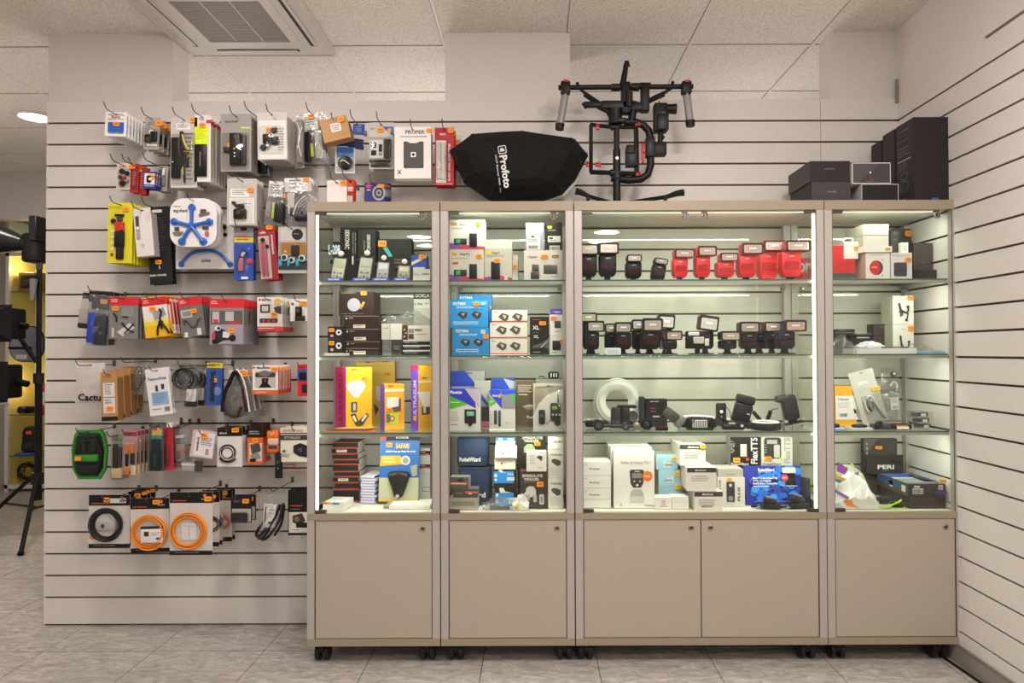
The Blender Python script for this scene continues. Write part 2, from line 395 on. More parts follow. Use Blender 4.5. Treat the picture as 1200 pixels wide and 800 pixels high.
    for zt in [Z_T2-.008]+[z-.013 for z in SH]: strip(((x0+x1)/2, YF+.052, zt), w_-.17, .012, 1.4*w_, (math.radians(30), 0, 0))  # light of the top strip; unseen ones added below shelves for evenness
    for q in leds:
        m = MB(); x = q*(h-p-.003); m.box(x-.0025, x+.0025, .016, .030, Z_M1+.012, Z_T2-.012, mat('f4ffdc', 0, 0, 'e', 4.2)); m.build('led_strip', t)
    for (wx, wy) in [(a-(x0+x1)/2, b_) for a in wheels for b_ in (.055, D-.06)]:
        m = MB(); m.box(wx-.02, wx+.02, wy-.02, wy+.02, .07, Z_B0, mat('2a2624', .4, .3)); m.rbox(wx, wy-.003, .052, .022, .05, .036, .008, BLK()); m.cyl((wx, wy, .06), (wx, wy, .075), .007, mat('77706a', .3, .8)); c_ = m.build('caster', t)
        for q in (-1, 1):
            m = MB(); m.lathe([(.026, -.011), (.033, -.008), (.033, .008), (.026, .011)], mat('232020', .45), c=(wx+q*.0185, wy+.004, .0335), axis='x', n=22); m.lathe([(.014, -.0125), (.013, .0125)], mat('37322f', .5), c=(wx+q*.0185, wy+.004, .0335), axis='x', n=16); m.build('wheel', c_)
    return t
def fx(px, py=500): return at(px, py, YF)[0]
C1 = (fx(360), fx(515.3)); C2 = (fx(516.6), fx(672.6)); C3 = (fx(674), fx(967.5)); C4 = (fx(968.5), fx(1127.5))
cabinet('display_cabinet', 'tall glass display cabinet at the left, light meters on its top shelf', *C1, 1, [fx(495)], [-1], [fx(374), fx(499)])
cabinet('display_cabinet', 'narrow glass display cabinet second from the left, blue boxes on its second shelf', *C2, 1, [fx(649.5)], [], [fx(533), fx(661)])
cabinet('display_cabinet', 'wide two-door glass display cabinet holding rows of red and black flashes', *C3, 2, [fx(804), fx(827.5)], [1], [fx(686), fx(948)])
cabinet('display_cabinet', 'narrow glass display cabinet at the right end, beside the right slat wall', *C4, 1, [fx(1101)], [], [fx(984), fx(1104)])
# black cable along the right skirting
m = MB(); m.tube([(1.66, 2.95, .006), (1.675, 2.7, .006), (1.685, 2.5, .006), (1.67, 2.2, .006), (1.66, 1.9, .006)], .005, BLK()); tag(m.build('power_cable'), 'black cable lying on the floor along the right skirting', 'cable')
# ------------------------------------------------------------------ printed art and packaging helpers
CC = dict(k='121011', w='efebe5', o='f5820f', y='f2c500', r='c8242a', b='1c49b0', g='8c8782', d='3c3937', l='d9d5cf', n='2f9a3c', t='b98a52', p='d85a72', c='4aa3dd', Y='e3dc22', m='6f6a66', N='1d2450', R='a31c1c', G='c4c0ba', P='d7266c', V='6a45b8')
def cx_(c): return CC.get(c, c)
def num(s): return float(s)
class Art:
    """a px rectangle of the photographed face mapped onto a w x h face in metres whose lower middle is the origin"""
    def __init__(s, rect, w, h): s.r = rect; s.w = w; s.h = h; s.k = w/(rect[2]-rect[0]); s.kz = h/(rect[3]-rect[1])
    def x(s, v): return (v-s.r[0])*s.k-s.w/2
    def z(s, v): return (s.r[3]-v)*s.kz
    def draw(s, art, y, flat, solid, root):
        """flat: MB that takes the print, solid: MB that takes raised contents"""
        lay = 0; rnd = random.Random(len(art)*7+3)
        for op in [o.split() for o in art.split(';') if o.strip()]:
            q = op[0]; a = op[1:]; lay += 1; yy = y-.00025*lay
            if q == 'r':
                x0, y0, x1, y1 = map(num, a[:4]); m = mat(cx_(a[4]), .45)
                if len(a) > 5: P = rr((s.x(x0)+s.x(x1))/2, (s.z(y0)+s.z(y1))/2, abs(s.x(x1)-s.x(x0)), abs(s.z(y0)-s.z(y1)), num(a[5])*s.k)
                else: P = [(s.x(x0), s.z(y1)), (s.x(x1), s.z(y1)), (s.x(x1), s.z(y0)), (s.x(x0), s.z(y0))]
                flat.add([(u, yy, v) for u, v in P], [tuple(range(len(P)))], m)
            elif q == 'e':
                X, Z, rx, rz = map(num, a[:4]); P = [(s.x(X)+rx*s.k*math.cos(2*PI*i/20), s.z(Z)+rz*s.kz*math.sin(2*PI*i/20)) for i in range(20)]
                flat.add([(u, yy, v) for u, v in P], [tuple(range(20))], mat(cx_(a[4]), .45))
            elif q == 'p':
                v = list(map(num, a[:-1])); P = [(s.x(v[i]), s.z(v[i+1])) for i in range(0, len(v), 2)]
                flat.add([(u, yy, v_) for u, v_ in P], [tuple(range(len(P)))], mat(cx_(a[-1]), .45))
            elif q in 't[]':
                tx = a[0].replace('~', ' '); x0, y0, x1, y1 = map(num, a[1:5])
                flat.text(tx, s.x(x0), s.x(x1), s.z(y1), s.z(y0), yy, mat(cx_(a[5]), .45), {'t': 0, '[': 90, ']': -90}[q])
            elif q == 'g':
                x0, y0, x1, y1 = map(num, a[:4]); n = int(a[4]); m = mat(cx_(a[5]), .5)
                for i in range(n):
                    zt = y0+(y1-y0)*i/n; zb = zt+(y1-y0)/n*.5; xe = x1-(x1-x0)*rnd.uniform(0, .3); xx = x0
                    while xx < xe-.01:
                        xw = min(xe, xx+rnd.uniform(.5, 2.2)); flat.add([(s.x(xx), yy, s.z(zb)), (s.x(xw), yy, s.z(zb)), (s.x(xw), yy, s.z(zt)), (s.x(xx), yy, s.z(zt))], [(0, 1, 2, 3)], m); xx = xw+.45
            elif q == 'q':   # bars of a bar code
                x0, y0, x1, y1 = map(num, a[:4]); m = mat(cx_(a[4]), .5); xx = x0
                while xx < x1:
                    xw = min(x1, xx+rnd.uniform(.2, .7)); flat.add([(s.x(xx), yy, s.z(y1)), (s.x(xw), yy, s.z(y1)), (s.x(xw), yy, s.z(y0)), (s.x(xx), yy, s.z(y0))], [(0, 1, 2, 3)], m); xx = xw+rnd.uniform(.2, .6)
            elif q == 's':
                x0, y0, x1, y1 = map(num, a[:4]); yd = num(a[4]) if len(a) > 4 else 0
                m = MB(); P = rr((s.x(x0)+s.x(x1))/2, (s.z(y0)+s.z(y1))/2, s.x(x1)-s.x(x0), s.z(y0)-s.z(y1), .004)
                m.prism(P, y-.0012-.0045-yd, y-.0008-yd-.0045 if yd else y-.0001, mat(cx_(a[5]) if len(a) > 5 else 'fb9a1c', .5))
                u0, u1 = s.x(x0), s.x(x1); v0, v1 = s.z(y1), s.z(y0); ym = y-.0013-.0045-yd
                for i in range(4):
                    c = u0+(u1-u0)*(.24+.16*i); m.add([(c, ym, v0+(v1-v0)*.35), (c+(u1-u0)*.1, ym, v0+(v1-v0)*.35), (c+(u1-u0)*.1, ym, v0+(v1-v0)*.7), (c, ym, v0+(v1-v0)*.7)], [(0, 1, 2, 3)], mat('a65a10', .6))
                o_ = m.build('price_sticker', root)
            elif q == 'b':
                x0, y0, x1, y1, d = map(num, a[:5]); ra = (num(a[6]) if len(a) > 6 else 1.2)*s.k
                solid.rbox((s.x(x0)+s.x(x1))/2, y-.0012-d/2000, (s.z(y0)+s.z(y1))/2, abs(s.x(x1)-s.x(x0)), d/1000, abs(s.z(y0)-s.z(y1)), ra, mat(cx_(a[5]), .4))
            elif q == 'c':
                X, Z, r, d = map(num, a[:4]); m = mat(cx_(a[4]), .35); R_ = r*s.k
                solid.lathe([(R_, 0), (R_, -d*.8/1000), (R_*.85, -d/1000), (R_*.001, -d/1000)], m, c=(s.x(X), y-.0012, s.z(Z)), axis='y', n=18)
            elif q == 'l':
                wd = num(a[0]); dd = num(a[1]); m = mat(cx_(a[-1]), .4); v = list(map(num, a[2:-1]))
                P = [(s.x(v[i]), y-.0012-dd/1000, s.z(v[i+1])) for i in range(0, len(v), 2)]
                if len(P) > 2:   # smooth it
                    for _ in range(2):
                        Q = [P[0]]
                        for A, B in zip(P, P[1:]): A = Vector(A); B = Vector(B); Q += [A*.75+B*.25, A*.25+B*.75]
                        P = Q+[P[-1]]
                solid.tube(P, wd*s.k/2, m, 7)
            elif q == 'o':
                X, Z, r, tr = map(num, a[:4]); n = int(a[4]); m = mat(cx_(a[5]), .4)
                for i in range(n):
                    R_ = (r-tr*.95*(i % 4)-rnd.uniform(0, tr*.9))*s.k; ox, oz = rnd.uniform(-.8, .8)*s.k, rnd.uniform(-.8, .8)*s.k; yy2 = y-.002-tr*s.k*.42*(i//4)*1.9
                    solid.tube([(s.x(X)+ox+R_*math.cos(2*PI*j/28), yy2+.0008*math.sin(4*PI*j/28+i), s.z(Z)+oz+R_*.98*math.sin(2*PI*j/28)) for j in range(28)], tr*s.k*.34, m, 6, closed=True)
            elif q == 'B':
                x0, y0, x1, y1, d = map(num, a[:5]); cx = (s.x(x0)+s.x(x1))/2; cz = (s.z(y0)+s.z(y1))/2; sx = s.x(x1)-s.x(x0); sz = s.z(y0)-s.z(y1); d /= 1000
                m = MB(); S = []
                for k_, dd in ((1, 0), (.93, .25), (.88, .8), (.8, 1)):
                    S.append([(u, y-.0006-d*dd, v) for u, v in rr(cx, cz, sx*k_, sz-(1-k_)*sx, .006, 4)])
                m.loft(S, FILM(), True, True); m.build('blister', root)
def pillow(mb, w, h, d, y, m, seed=1, z0=0, nx=7, nz=9, edge=.0007):
    rnd = random.Random(seed); F = []; B = []
    for j in range(nz+1):
        for i in range(nx+1):
            u = i/nx; v = j/nz; e = (math.sin(PI*u)*math.sin(PI*v))**.5 if 0 < i < nx and 0 < j < nz else 0
            jit = rnd.uniform(-.25, .25)*d*e; X = (u-.5)*w*(1-.05*math.sin(PI*v)); Z = z0+v*h
            F.append((X, y-edge-d*.5*e+jit, Z)); B.append((X, y+edge+d*.5*e+jit*.4, Z))
    n = nx+1; fs = []
    for j in range(nz):
        for i in range(nx): fs.append((j*n+i, j*n+i+1, (j+1)*n+i+1, (j+1)*n+i))
    N_ = len(F); fb = [tuple(a+N_ for a in f[::-1]) for f in fs]
    rim = [i for i in range(nx)]+[j*n+nx for j in range(nz)]+[nz*n+nx-i for i in range(nx)]+[(nz-j)*n for j in range(nz)]
    side = [(rim[k], rim[(k+1) % len(rim)], rim[(k+1) % len(rim)]+N_, rim[k]+N_) for k in range(len(rim))]
    mb.add(F+B, fs+fb+side, m, True)
def holed(mb, w, h, t, m, hz, hx=0, hw=.012, hh=.008, r=.004):
    """upright card with a hanging hole, front face at y=0"""
    z0, z1 = hz-hh/2, hz+hh/2
    mb.box(-w/2, w/2, 0, t, 0, z0, m); mb.box(-w/2, hx-hw/2, 0, t, z0, z1, m); mb.box(hx+hw/2, w/2, 0, t, z0, z1, m); mb.box(-w/2, w/2, 0, t, z1, h, m)
hook_m = lambda: mat('6f6862', .28, .85)
HK = []
def hook(x, z, nick, y1=2.90, y0=YW):
    if any(abs(x-a) < .02 and abs(z-b_) < .02 for a, b_ in HK): return
    HK.append((x, z))
    t = thing('display_hook', 'steel prong hook carrying the '+nick, 'display hook', (x, y0, z), group='prong hooks on the slat wall')
    m = MB(); L_ = y1-y0; m.tube([(0, -.004, 0), (0, L_*.9, 0), (0, L_*.95, .006), (0, L_, .024)], .0021, hook_m(), 7); m.build('prong', t)
    m = MB(); m.rbox(0, -.002, .006, .014, .003, .026, .001, hook_m(), 1); m.build('back_plate', t)
def hang(nick, rect, Y, art='', n=1, dy=.012, card='G', tilt=0, kind='card', d=.03, name='carded_accessory', cat='accessory', desc=None, hx=0, hz=None, side=None, hk=True, blister=None, fade=0, seed=None, step=(0, 0), film=None, bagm=None):
    """one hanging pack (and n-1 more behind it on the same hook); rect = px of its front face at depth Y"""
    X0, Y0, X1, Y1 = rect; cxp = (X0+X1)/2
    w_ = (X1-X0)*Y/FPX; h_ = (Y1-Y0)*Y/FPX; x, z = at(cxp, Y1, Y)
    group = None
    t = thing(name, (desc or nick)+(', front one of its hook' if n > 1 else ''), cat, (x, Y, z), (0, math.radians(tilt), 0), group='packs of '+nick if n > 1 else None)
    A = Art(rect, w_, h_); hz = hz if hz is not None else h_-.011
    fl = MB(); so = MB(); M_ = mat(cx_(card), .5); sol = None
    if kind == 'round': fl.prism(rr(0, h_/2, w_, h_, .058, 8), 0, .0012, M_); bn = 'backing_card'
    elif kind == 'card': holed(fl, w_, h_, .0012, M_, hz, hx); bn = 'backing_card'
    elif kind == 'box':
        S_ = mat(cx_(side or card), .5); fl.box(-w_/2, w_/2, 0, d, 0, h_-.024, M_)
        fl.box(-w_/2, -w_/2+.0008, 0, d, .001, h_-.025, S_); fl.box(w_/2-.0008, w_/2+.0004, .0003, d, .001, h_-.0245, S_)
        holed(fl, w_, .024, .0012, M_, .012, hx); fl.v = fl.v[:-32]+[v+Vector((0, 0, h_-.024)) for v in fl.v[-32:]]; bn = 'carton'
    elif kind == 'bag':
        hd = .022; pillow(fl, w_, h_-.020, d, 0, mat(bagm, .3) if bagm else BAG(), seed or len(nick)); yf_ = -d*.5-.002 if bagm else -.0004; holed(fl, w_, .022, .001, FILM() if film is None else mat(cx_(film), .5), .012, hx); fl.v = fl.v[:-32]+[v+Vector((0, 0, h_-.022)) for v in fl.v[-32:]]; bn = 'bag'
    yf = -.0004 if kind != 'bag' else yf_
    A.draw(art, yf, fl, so, t)
    fl.build(bn, t)
    if so.v: so.build('product', t)
    if blister:
        Art(rect, w_, h_).draw('B '+blister, 0, fl, so, t)
    base = t
    for i in range(1, n):
        tl = math.radians(tilt+random.Random(i*7+len(nick)).uniform(-1.2, 1.2))
        dup(t, (x+step[0]*i, Y+dy*i, z+step[1]*i), (desc or nick)+', %s back on its hook' % (ORD[i] if i < 10 else str(i+1)+'th'), (0, tl, 0))
    if hk:
        ct, st = math.cos(math.radians(tilt)), math.sin(math.radians(tilt))
        hx_, hz_ = x+hx*ct+hz*st, z+hz*ct-hx*st
        hook(hx_, hz_, nick, min(2.90, Y-.03) if Y < 2.95 else 2.90)
    return t
# ------------------------------------------------------------------ packs on the slat wall, top row
hang('white and blue leaflets', (122.5, 131, 148, 159.5), 2.99, 'g 126 133 146 136 2 b;t Auna 129 135 140 138.5 c8242a;g 126 139 144 141 1 g;r 126 143 145 155 2b5fc4 1;s 133 143 140 148;g 127 155 145 158 1 m', 7, .024, 'w', 2, name='leaflet_pack')
hang('grey pack with small black clamp', (168, 137, 186, 175), 2.99, 'g 171 143 184 147 2 m;e 176 154 2.5 2.5 w;b 170 158 178 167 12 k;b 176 154 184 166 9 k;c 175 164 3 14 d;r 172 169 184 171 w;s 181 141 189 147', 4, .04, 'a8a19b', 3, d=.02, blister='169 150 186 172 16')
hang('long clear pack with black quiver and yellow strap', (199.7, 137, 231, 220), 3.0, 'r 206.5 144 223 151 w;g 208 145 222 150 3 m;g 215 155 228 213 12 m;b 201.5 161 212.5 209 12 k 1.5;b 211 153.5 215.5 176 7 2a2826;b 212 176 222 196 10 2a2826 3;l 1.6 8 213 165 215.5 172 219 177 k;l 2 9 215 158 217 168 222 176 Y;l 1.2 10 217 178 226 178 221 185 C8A030;l 2.4 5 214.5 177 216 190 217 214 232020;l 1.4 7 214 180 215 192 216.5 205 Y;s 223 137.5 228.5 143.5', 3, .03, 'c7c2bc', 0, blister='201 156 230 216 17')
hang('white pack with yellow panel and black pouch', (227.5, 134, 247, 213), 3.0, 'g 233 137 240 141 2 m;r 241.5 140 248 144 r;r 228 148 244 168.5 dcf200;g 230 150 242 164 6 b7c400;b 229 169 243 207 10 k 1.2;b 235.6 178 236.4 196 13 g .3;s 234 144 241 149', 6, .028, 'e2ddd6', 0, d=.03)
hang('grey clamshell with black camera grip', (258.5, 133, 294.5, 201), 2.97, 't quadral 263 140 278 144 3b3734;r 282 148.5 294 150 Y;b 270 156 283 194 13 k 1.5;c 276.5 161 1.2 14.5 r;c 276 175 1 14.5 Y;c 276.5 180 1 14.5 w;c 276.5 184 1 14.5 w;b 262 172 270 179 8 232020;b 283 158 289 194 9 343031 1.5;s 266.5 167.5 274 172', 5, .022, '96908b', 0, blister='260 155 292 198 20')
hang('grey pack with black pouch and red zip', (294, 137, 315, 205), 3.07, 'r 295 151.5 303 153.5 Y;b 296 164 314 204 12 141213 2;l .8 13 299 180 301 187 304 193 r;b 297 156 301 160 5 w', 3, .022, '8f8984', 0)
hang('light pack with black swivel clamp', (302, 131, 337, 187), 2.97, 'g 312 143 322 145 1 o;r 304 141 336 186 e3dfd9;g 326 150 334 178 9 g;b 309 157 321 169 14 k 2;c 322 153 3.2 12 232020;b 319 160 327 170 10 232020 2;c 309 173 3.5 10 343031;c 315 171 2 14 w;l 1.5 8 306 172 312 175 318 170 k;c 326 166 2 9 5a5653;c 324 150 1.6 12 g;s 312.5 149.5 320 155', 7, .026, 'c9c4be', -1, blister='304 147 333 180 17')
hang('narrow tube wrapped in clear bubble wrap', (346, 134, 356.5, 197), 2.96, 'b 348 141 356.5 192 16 77716f 3;l 1 20 349 145 354 160 350 175 e8e4e0;l 1 20 355 150 350 168 355 185 e8e4e0', 1, .02, 'G', 1, 'bag', .03, name='bubble_wrapped_tube', hk=False)
hang('clear bag with black and yellow tubes', (359, 132, 383, 192), 3.0, 'r 358 134 376 151 w;g 361 136 372 147 4 m;b 358 154 366 190 13 1f2126 2.5;b 365.5 168 369.5 184 9 b7c42a 1;b 371 152 380 186 6 b7b2a8 2;s 365 133.5 372 138.5', 3, .035, 'G', -4, 'bag', .025)
hang('tan cardboard carton with white label', (379.5, 137, 412, 164), 2.93, 'r 391 144 403 154 e9e5df;t EZY~POUCH 392.5 145.5 401 148 3b4a7a;g 393 149 402 153 2 m;s 401 138.5 409 144.5', 1, .03, 't', -13, 'box', .06, side='8a6436', name='kraft_box', cat='box')
hang('dark blue folded pouch', (380, 160, 425, 171), 3.0, '', 1, .03, '262a5c', 9, 'box', .02, name='folded_pouch', cat='pouch', hk=False)
hang('small blue header card', (413, 145, 427, 158), 3.05, 'g 417 148 425 155 3 8aa0d8', 1, .02, '24479c', 3)
hang('clear pack with black lens cap on blue', (392.7, 171, 416, 203), 3.0, 'r 394.5 172 414.5 179 2e6cb5;r 395 179 414 184 5b8ccb;c 405 191 8.4 8 k;l 1.2 9 399 190 403 187.5 410 193 w', 1, .02, 'cfd3d8', 0, blister='394 173 415 201 12', hk=False, name='lens_cap_pack')
hang('white card with four adapter pictures', (432.5, 143, 461.5, 198), 3.0, 'p 448 148 461 148 461 160 2e6cc0;e 456.5 152.5 2.4 3 e8b13a;g 434 150 440 152 1 m;r 433.5 163.5 449.5 185 e9e6e1;b 435 167 441 173 3 k;b 444 169 448 178 3 k;b 435 176 441 182 3 k;b 444 179 448 182 3 g;b 450 163 458 186 10 2b2825 2;b 433 187 458 190 8 2b2825;b 435 191 457 195.5 8 332f2c;s 442.5 149.5 449.5 155', 3, .02, 'c9c4bd', 0, blister='433 160 460 197 13')
hang('white carton with dark plate picture', (462, 148, 505, 209), 2.96, 't PROPER 475 152 498 156.5 6b6560;g 469 159 502 161.5 1 g;r 473 165.5 496.5 197 4d484a 1;p 477 165.5 492 165.5 488 167.5 481 167.5 efebe5;r 481.5 178 487.5 184 w .6;e 484.5 181 1.7 1.7 k;c 475 167.5 .8 1 k;c 494.5 167.5 .8 1 k;c 475 195 .8 1 k;c 494.5 195 .8 1 k;l .7 .3 466 199 470 204 2b2825;l .7 .3 470 199 466 204 2b2825;s 500 150.5 507 155', 1, .03, 'w', 0, 'box', .05, side='c3bcb3', name='camera_plate_box', cat='box')
hang('red card with clear brush insert', (509.6, 149, 532, 217), 2.98, 't kenro 515.5 155 522.5 158 e9d8d8;r 511 164 523 214 e2dbd6 1;b 512 167 516.5 210 7 cfc8c2 1;b 517.5 167 522 210 7 d9d3cd 1;] dust~and~lens~care 525.5 168 528.5 212 e9d8d8;g 512 215 531 216.5 1 e9c8c8;s 525 150 531.5 155.5', 4, .02, 'b5242e', 0, blister='511 163 524 213 12')
hang('clear pack with orange sticker', (526, 158, 541, 218), 3.07, 'r 528 165 540 200 8f8880;s 531 163.5 538.5 169', 1, .02, 'b9b0a8', 0, 'bag', .02, hk=False)
# second row, far left and right
hang('pink edged card with black clips', (136, 191, 152.5, 222), 3.0, 'g 138 194 150 197 2 r;c 143 201 3 9 k;c 149 203 2.6 9 k;c 141.5 208 2.2 9 332f2f;c 146 208.5 2 11 r;c 144 215 3.4 9 k;c 149 212 2 9 g', 2, .03, 'd9cdc8', 2, blister='138 197 152 220 13')
hang('dark red tapered pack', (152, 191, 162, 226), 3.0, 'p 154 196 160 196 161 222 153 222 7a1418;g 155 200 159 218 8 c8706e;s 150.5 192 157.5 198', 2, .025, 'R', 2, hk=True)
hang('red pack with rounded front', (161, 195, 171, 228), 3.01, 'p 163 200 169 198 170 226 162 225 8a1a1c;g 164 203 168 222 7 c8706e;s 160 196 166 202', 2, .025, 'R', 2, hk=True)
hang('blue framed card with black adapter', (167, 201, 182.5, 221), 3.0, 'r 168.5 203 181 216 e9e6e1;b 172 206 177 214 8 k 1.5;c 176.5 210 1.6 10 w;g 169 217 181 220 1 9aa4d8;s 173.5 204.5 181 209.5', 3, .02, '27357e', 3, hk=False)
hang('clear grey pack with silver bolt', (183, 194, 196, 224), 3.06, 'b 185 198 188 218 7 4a4644;b 190 197 193 206 8 w;b 189 208 194 218 7 8a8580', 3, .02, 'aaa49f', 3)
hang('plain white card above the left cabinet', (383, 211, 406.5, 240), 3.0, 's 399 211.5 406.5 217.5', 1, .02, 'e9e2dc', 0, name='blank_card')
hang('red and white striped card', (406, 210, 414, 238), 3.04, 'r 407 219 413 224 w;r 407 229 413 238 w', 4, .014, 'e0452b', 2)
hang('navy card with silver ring picture', (427, 214, 451, 240), 3.0, 'p 432 215 436 218 432 221 428 218 P;g 430 222 436 224 1 w;e 444 226 7.6 9 a9a6a8;e 444 226 5.6 6.6 23294f;e 444 226 3.4 4 9c9ba0;e 444 226 1.5 1.8 23294f;s 443 216 450.5 220', 6, .026, '232a6c', 0, name='filter_pack', step=(0, .006))
# third row
hang('yellow card with red and black mini tripod', (125.4, 237, 154.5, 308), 2.98, 't PIXI 127 241.5 142 244.5 b5a800;b 134.5 250.8 145 253.6 9 k .6;c 140 256.5 3.2 10 d;b 134 260 146 265 11 c32a22 1.5;c 140 266 5.2 12 c32a22;b 137 267 146.5 270 11 c32a22;c 132.5 259 2.8 8 k;b 134.5 271 146.5 290 12 1b1a1b 4;b 136.5 286 145.5 304 9 1b1a1b 1.5;b 140.4 275 141 303 10.5 4a4644 .2;r 130 269 133 272.5 l .4;r 130 276 133 279.5 l .4;r 130 283 133 286.5 l .4;r 130 290 133 293.5 l .4;r 130 296.5 133 300 7b2d2a .4;s 143.5 242.5 150 247.5', 7, .024, 'd9cf1e', 1, name='mini_tripod_pack', cat='tripod')
hang('white long carton with dark window', (160, 243, 181, 300), 2.98, 'r 162 252 166.5 280 8b8684 .5;r 162.7 253 165.8 264 3b3635;r 162.7 265 165.8 268 w;r 162.7 270 165.8 279 a8a29c;p 166 285.5 171 286 169.5 292 c9b7a0', 1, .03, 'ddd8d2', -5, 'box', .045, side='b9b1aa', name='slim_carton', cat='box')
hang('tall black textured pack', (176, 241.5, 203, 333), 3.03, 'r 182 245 194 248.5 e3ded7 1.5;g 180 254 198 295 14 3a3634;t ~RAIN~COVER~ 176.5 321 196 323.4 d9d5cf;l .8 .5 188 311 188.5 315 w;s 184 304.5 191 309.5', 2, .03, '1d1c1d', -3, name='tall_black_pack', cat='accessory')
STAR = 'l %s 6 225.2 264 225.3 252 225.2 242 2a63c0;l %s 6 225 265 215 262 204 259.5 2a63c0;l %s 6 225 265 236 262 247 260 2a63c0;l %s 6 225 265 219 274 213.5 284 2a63c0;l %s 6 225 265 232 274 239 283.5 2a63c0' % (('4.2',)*5)
hang('white rounded card with blue five armed stand', (199, 232, 254, 289), 2.96, 't splat 203 244.5 220 249.5 35323f;g 203 241 212 243 1 m;'+STAR+';c 225.3 243 4.2 7 2a63c0;c 204.5 259.5 4.2 7 2a63c0;c 246 260 4.2 7 2a63c0;c 213.8 283 4.4 7 2a63c0;c 238.7 283 4.4 7 2a63c0;c 225.3 264.5 4.4 8 1f3c7d;c 225.3 264.5 1.3 8.6 8a6a50;r 235 245 242 250 4a4654 1;p 233 251 246 248 246 251 234 254 6a5a5a;r 205 266 210.5 270.5 3d3a44;p 202 272 216 271 212 276 205 276 7a6a50;r 237.5 265 245 269 3d3a44;e 243 274 2.6 3.4 b5605a;s 223.5 278.5 230 283.5 4', 3, .03, 'e4e0db', 0, 'round', name='flexible_stand_pack', cat='stand')
hang('white card with blue stand behind the rounded ones', (206, 262, 274, 315), 3.05, 'l 3.6 5 213 309 222 298 232 294 252 293.5 262 300 270 309 2a63c0;c 213 309.5 3.2 6 2a63c0;c 270 309.5 3.2 6 2a63c0;t splat 236 303 247 308 5a5660;c 263 266 2.6 4 k;c 264 275 2.4 4 k;l .8 4 262 262 264 270 k', 1, .03, 'd6d1cc', 0, name='flexible_stand_pack', cat='stand', hk=False)
hang('pale card with black quick release clamp', (266, 209, 301, 264), 2.97, 'r 270 221 292 230.5 e9e6e1;g 272 222.5 290 229 3 m;r 269 232 298 262 e6e3de 1;t Quadro 284 237.5 294 239.5 5a87b8;b 274.5 245 289.5 257 14 k 1.5;b 272 236 277 239 8 k;l 3.2 9 275 238 280 243 283 246 k;b 279 239 287 246 11 242122 1.5;c 281 249.5 3 16 d;s 289.5 220 297 225', 4, .025, 'bdb8b2', 0, blister='271 233 296 261 18')
hang('clear bag with yellow label and black bits', (309, 211, 331, 264), 2.98, 'r 311 212 328 230 dcd8d2;g 313 216 326 228 4 m;b 317.5 237 321.5 256 6 c9d32a .6;b 320.5 237 331 260 10 232122 1.5;b 310 236 316 255 6 8d8883 2;s 330 226 335 231', 4, .03, 'G', 5, 'bag', .022, name='bagged_accessory')
hang('clear bag with white label and black mounts', (334.5, 207, 367, 264), 2.97, 'r 335 208 366.5 224 e3dfd9;g 341 210 357 222 3 m;r 338 225 346 250 cfcbc6;b 341 243 356 254 9 2a2829 3;b 346 252 362 259 12 k 2.5;l 1 12 345 252 350 238 360 230 e8e5e1;s 357 208.5 364.5 213', 4, .03, 'G', -2, 'bag', .024, name='bagged_accessory')
hang('blue card with red and yellow header', (274.5, 265, 297, 328), 3.0, 'r 274.5 265 297 277 8b8488;r 282 266 289 270 k 1;t hama 278 274.5 290 277.2 c8432a;r 274.5 278 297 284 d9c01e;g 277 279.5 294 282.5 1 6a5c10;r 274.5 284 297 328 2a4fae;b 279.5 302 286 318 9 c66a70 2;c 285.5 298 3 10 c9c5c0;l 1.2 9 280 318 278 312 282 300 287 291 d;b 289.5 303 296 309 3 d0453a .5;l 1.4 10 287 300 292 296 k;r 283 324 291 327 w', 2, .03, '2a4fae', 0, blister='277 288 296 324 14', name='cable_release_pack')
hang('red card with pink mini tripod', (307, 266, 327, 328), 2.99, 't rollei 308.5 270 316 273 e9d8d8;r 306.5 276 319.5 326 cfc3bc .8;b 308.5 283 311.7 323 9 bf5870 1;b 313 283 316 323 9 bf5870 1;c 312.3 280.5 2.4 9 2b2825;c 317 288.5 2 9 k;] compact 321 275 324.5 298 e9d8d8;s 317.5 264 325 269', 3, .025, '9c1e2c', -5, blister='307.5 277 319 325 13', name='mini_tripod_pack', cat='tripod')
hang('clear card with three blue tinted lenses', (326, 265, 359, 320), 2.99, 'r 329 266 358 282 cac5c0;e 348.5 274.5 6.6 6.6 2b2b2d;g 344 273 353 276 1 g;r 330 284 358 306 b47a35;r 326.5 300 359 316 2d3f47;c 334 302 4 12 cfe6ea;c 342.5 305 3.8 12 cfe6ea;c 354.5 303 4 12 cfe6ea;c 334 302 2.7 14 16303a;c 342.5 305 2.5 14 16303a;c 354.5 303 2.7 14 16303a;b 327 304 331 312 8 35b4cf;b 337 305 340 312 9 35b4cf;b 347 304 351 312 9 35b4cf;b 341.5 287 351 300 6 2b2825 2', 4, .022, 'bdb6ad', 0, blister='327 284 358.5 316 16', name='lens_set_pack', cat='lens set')
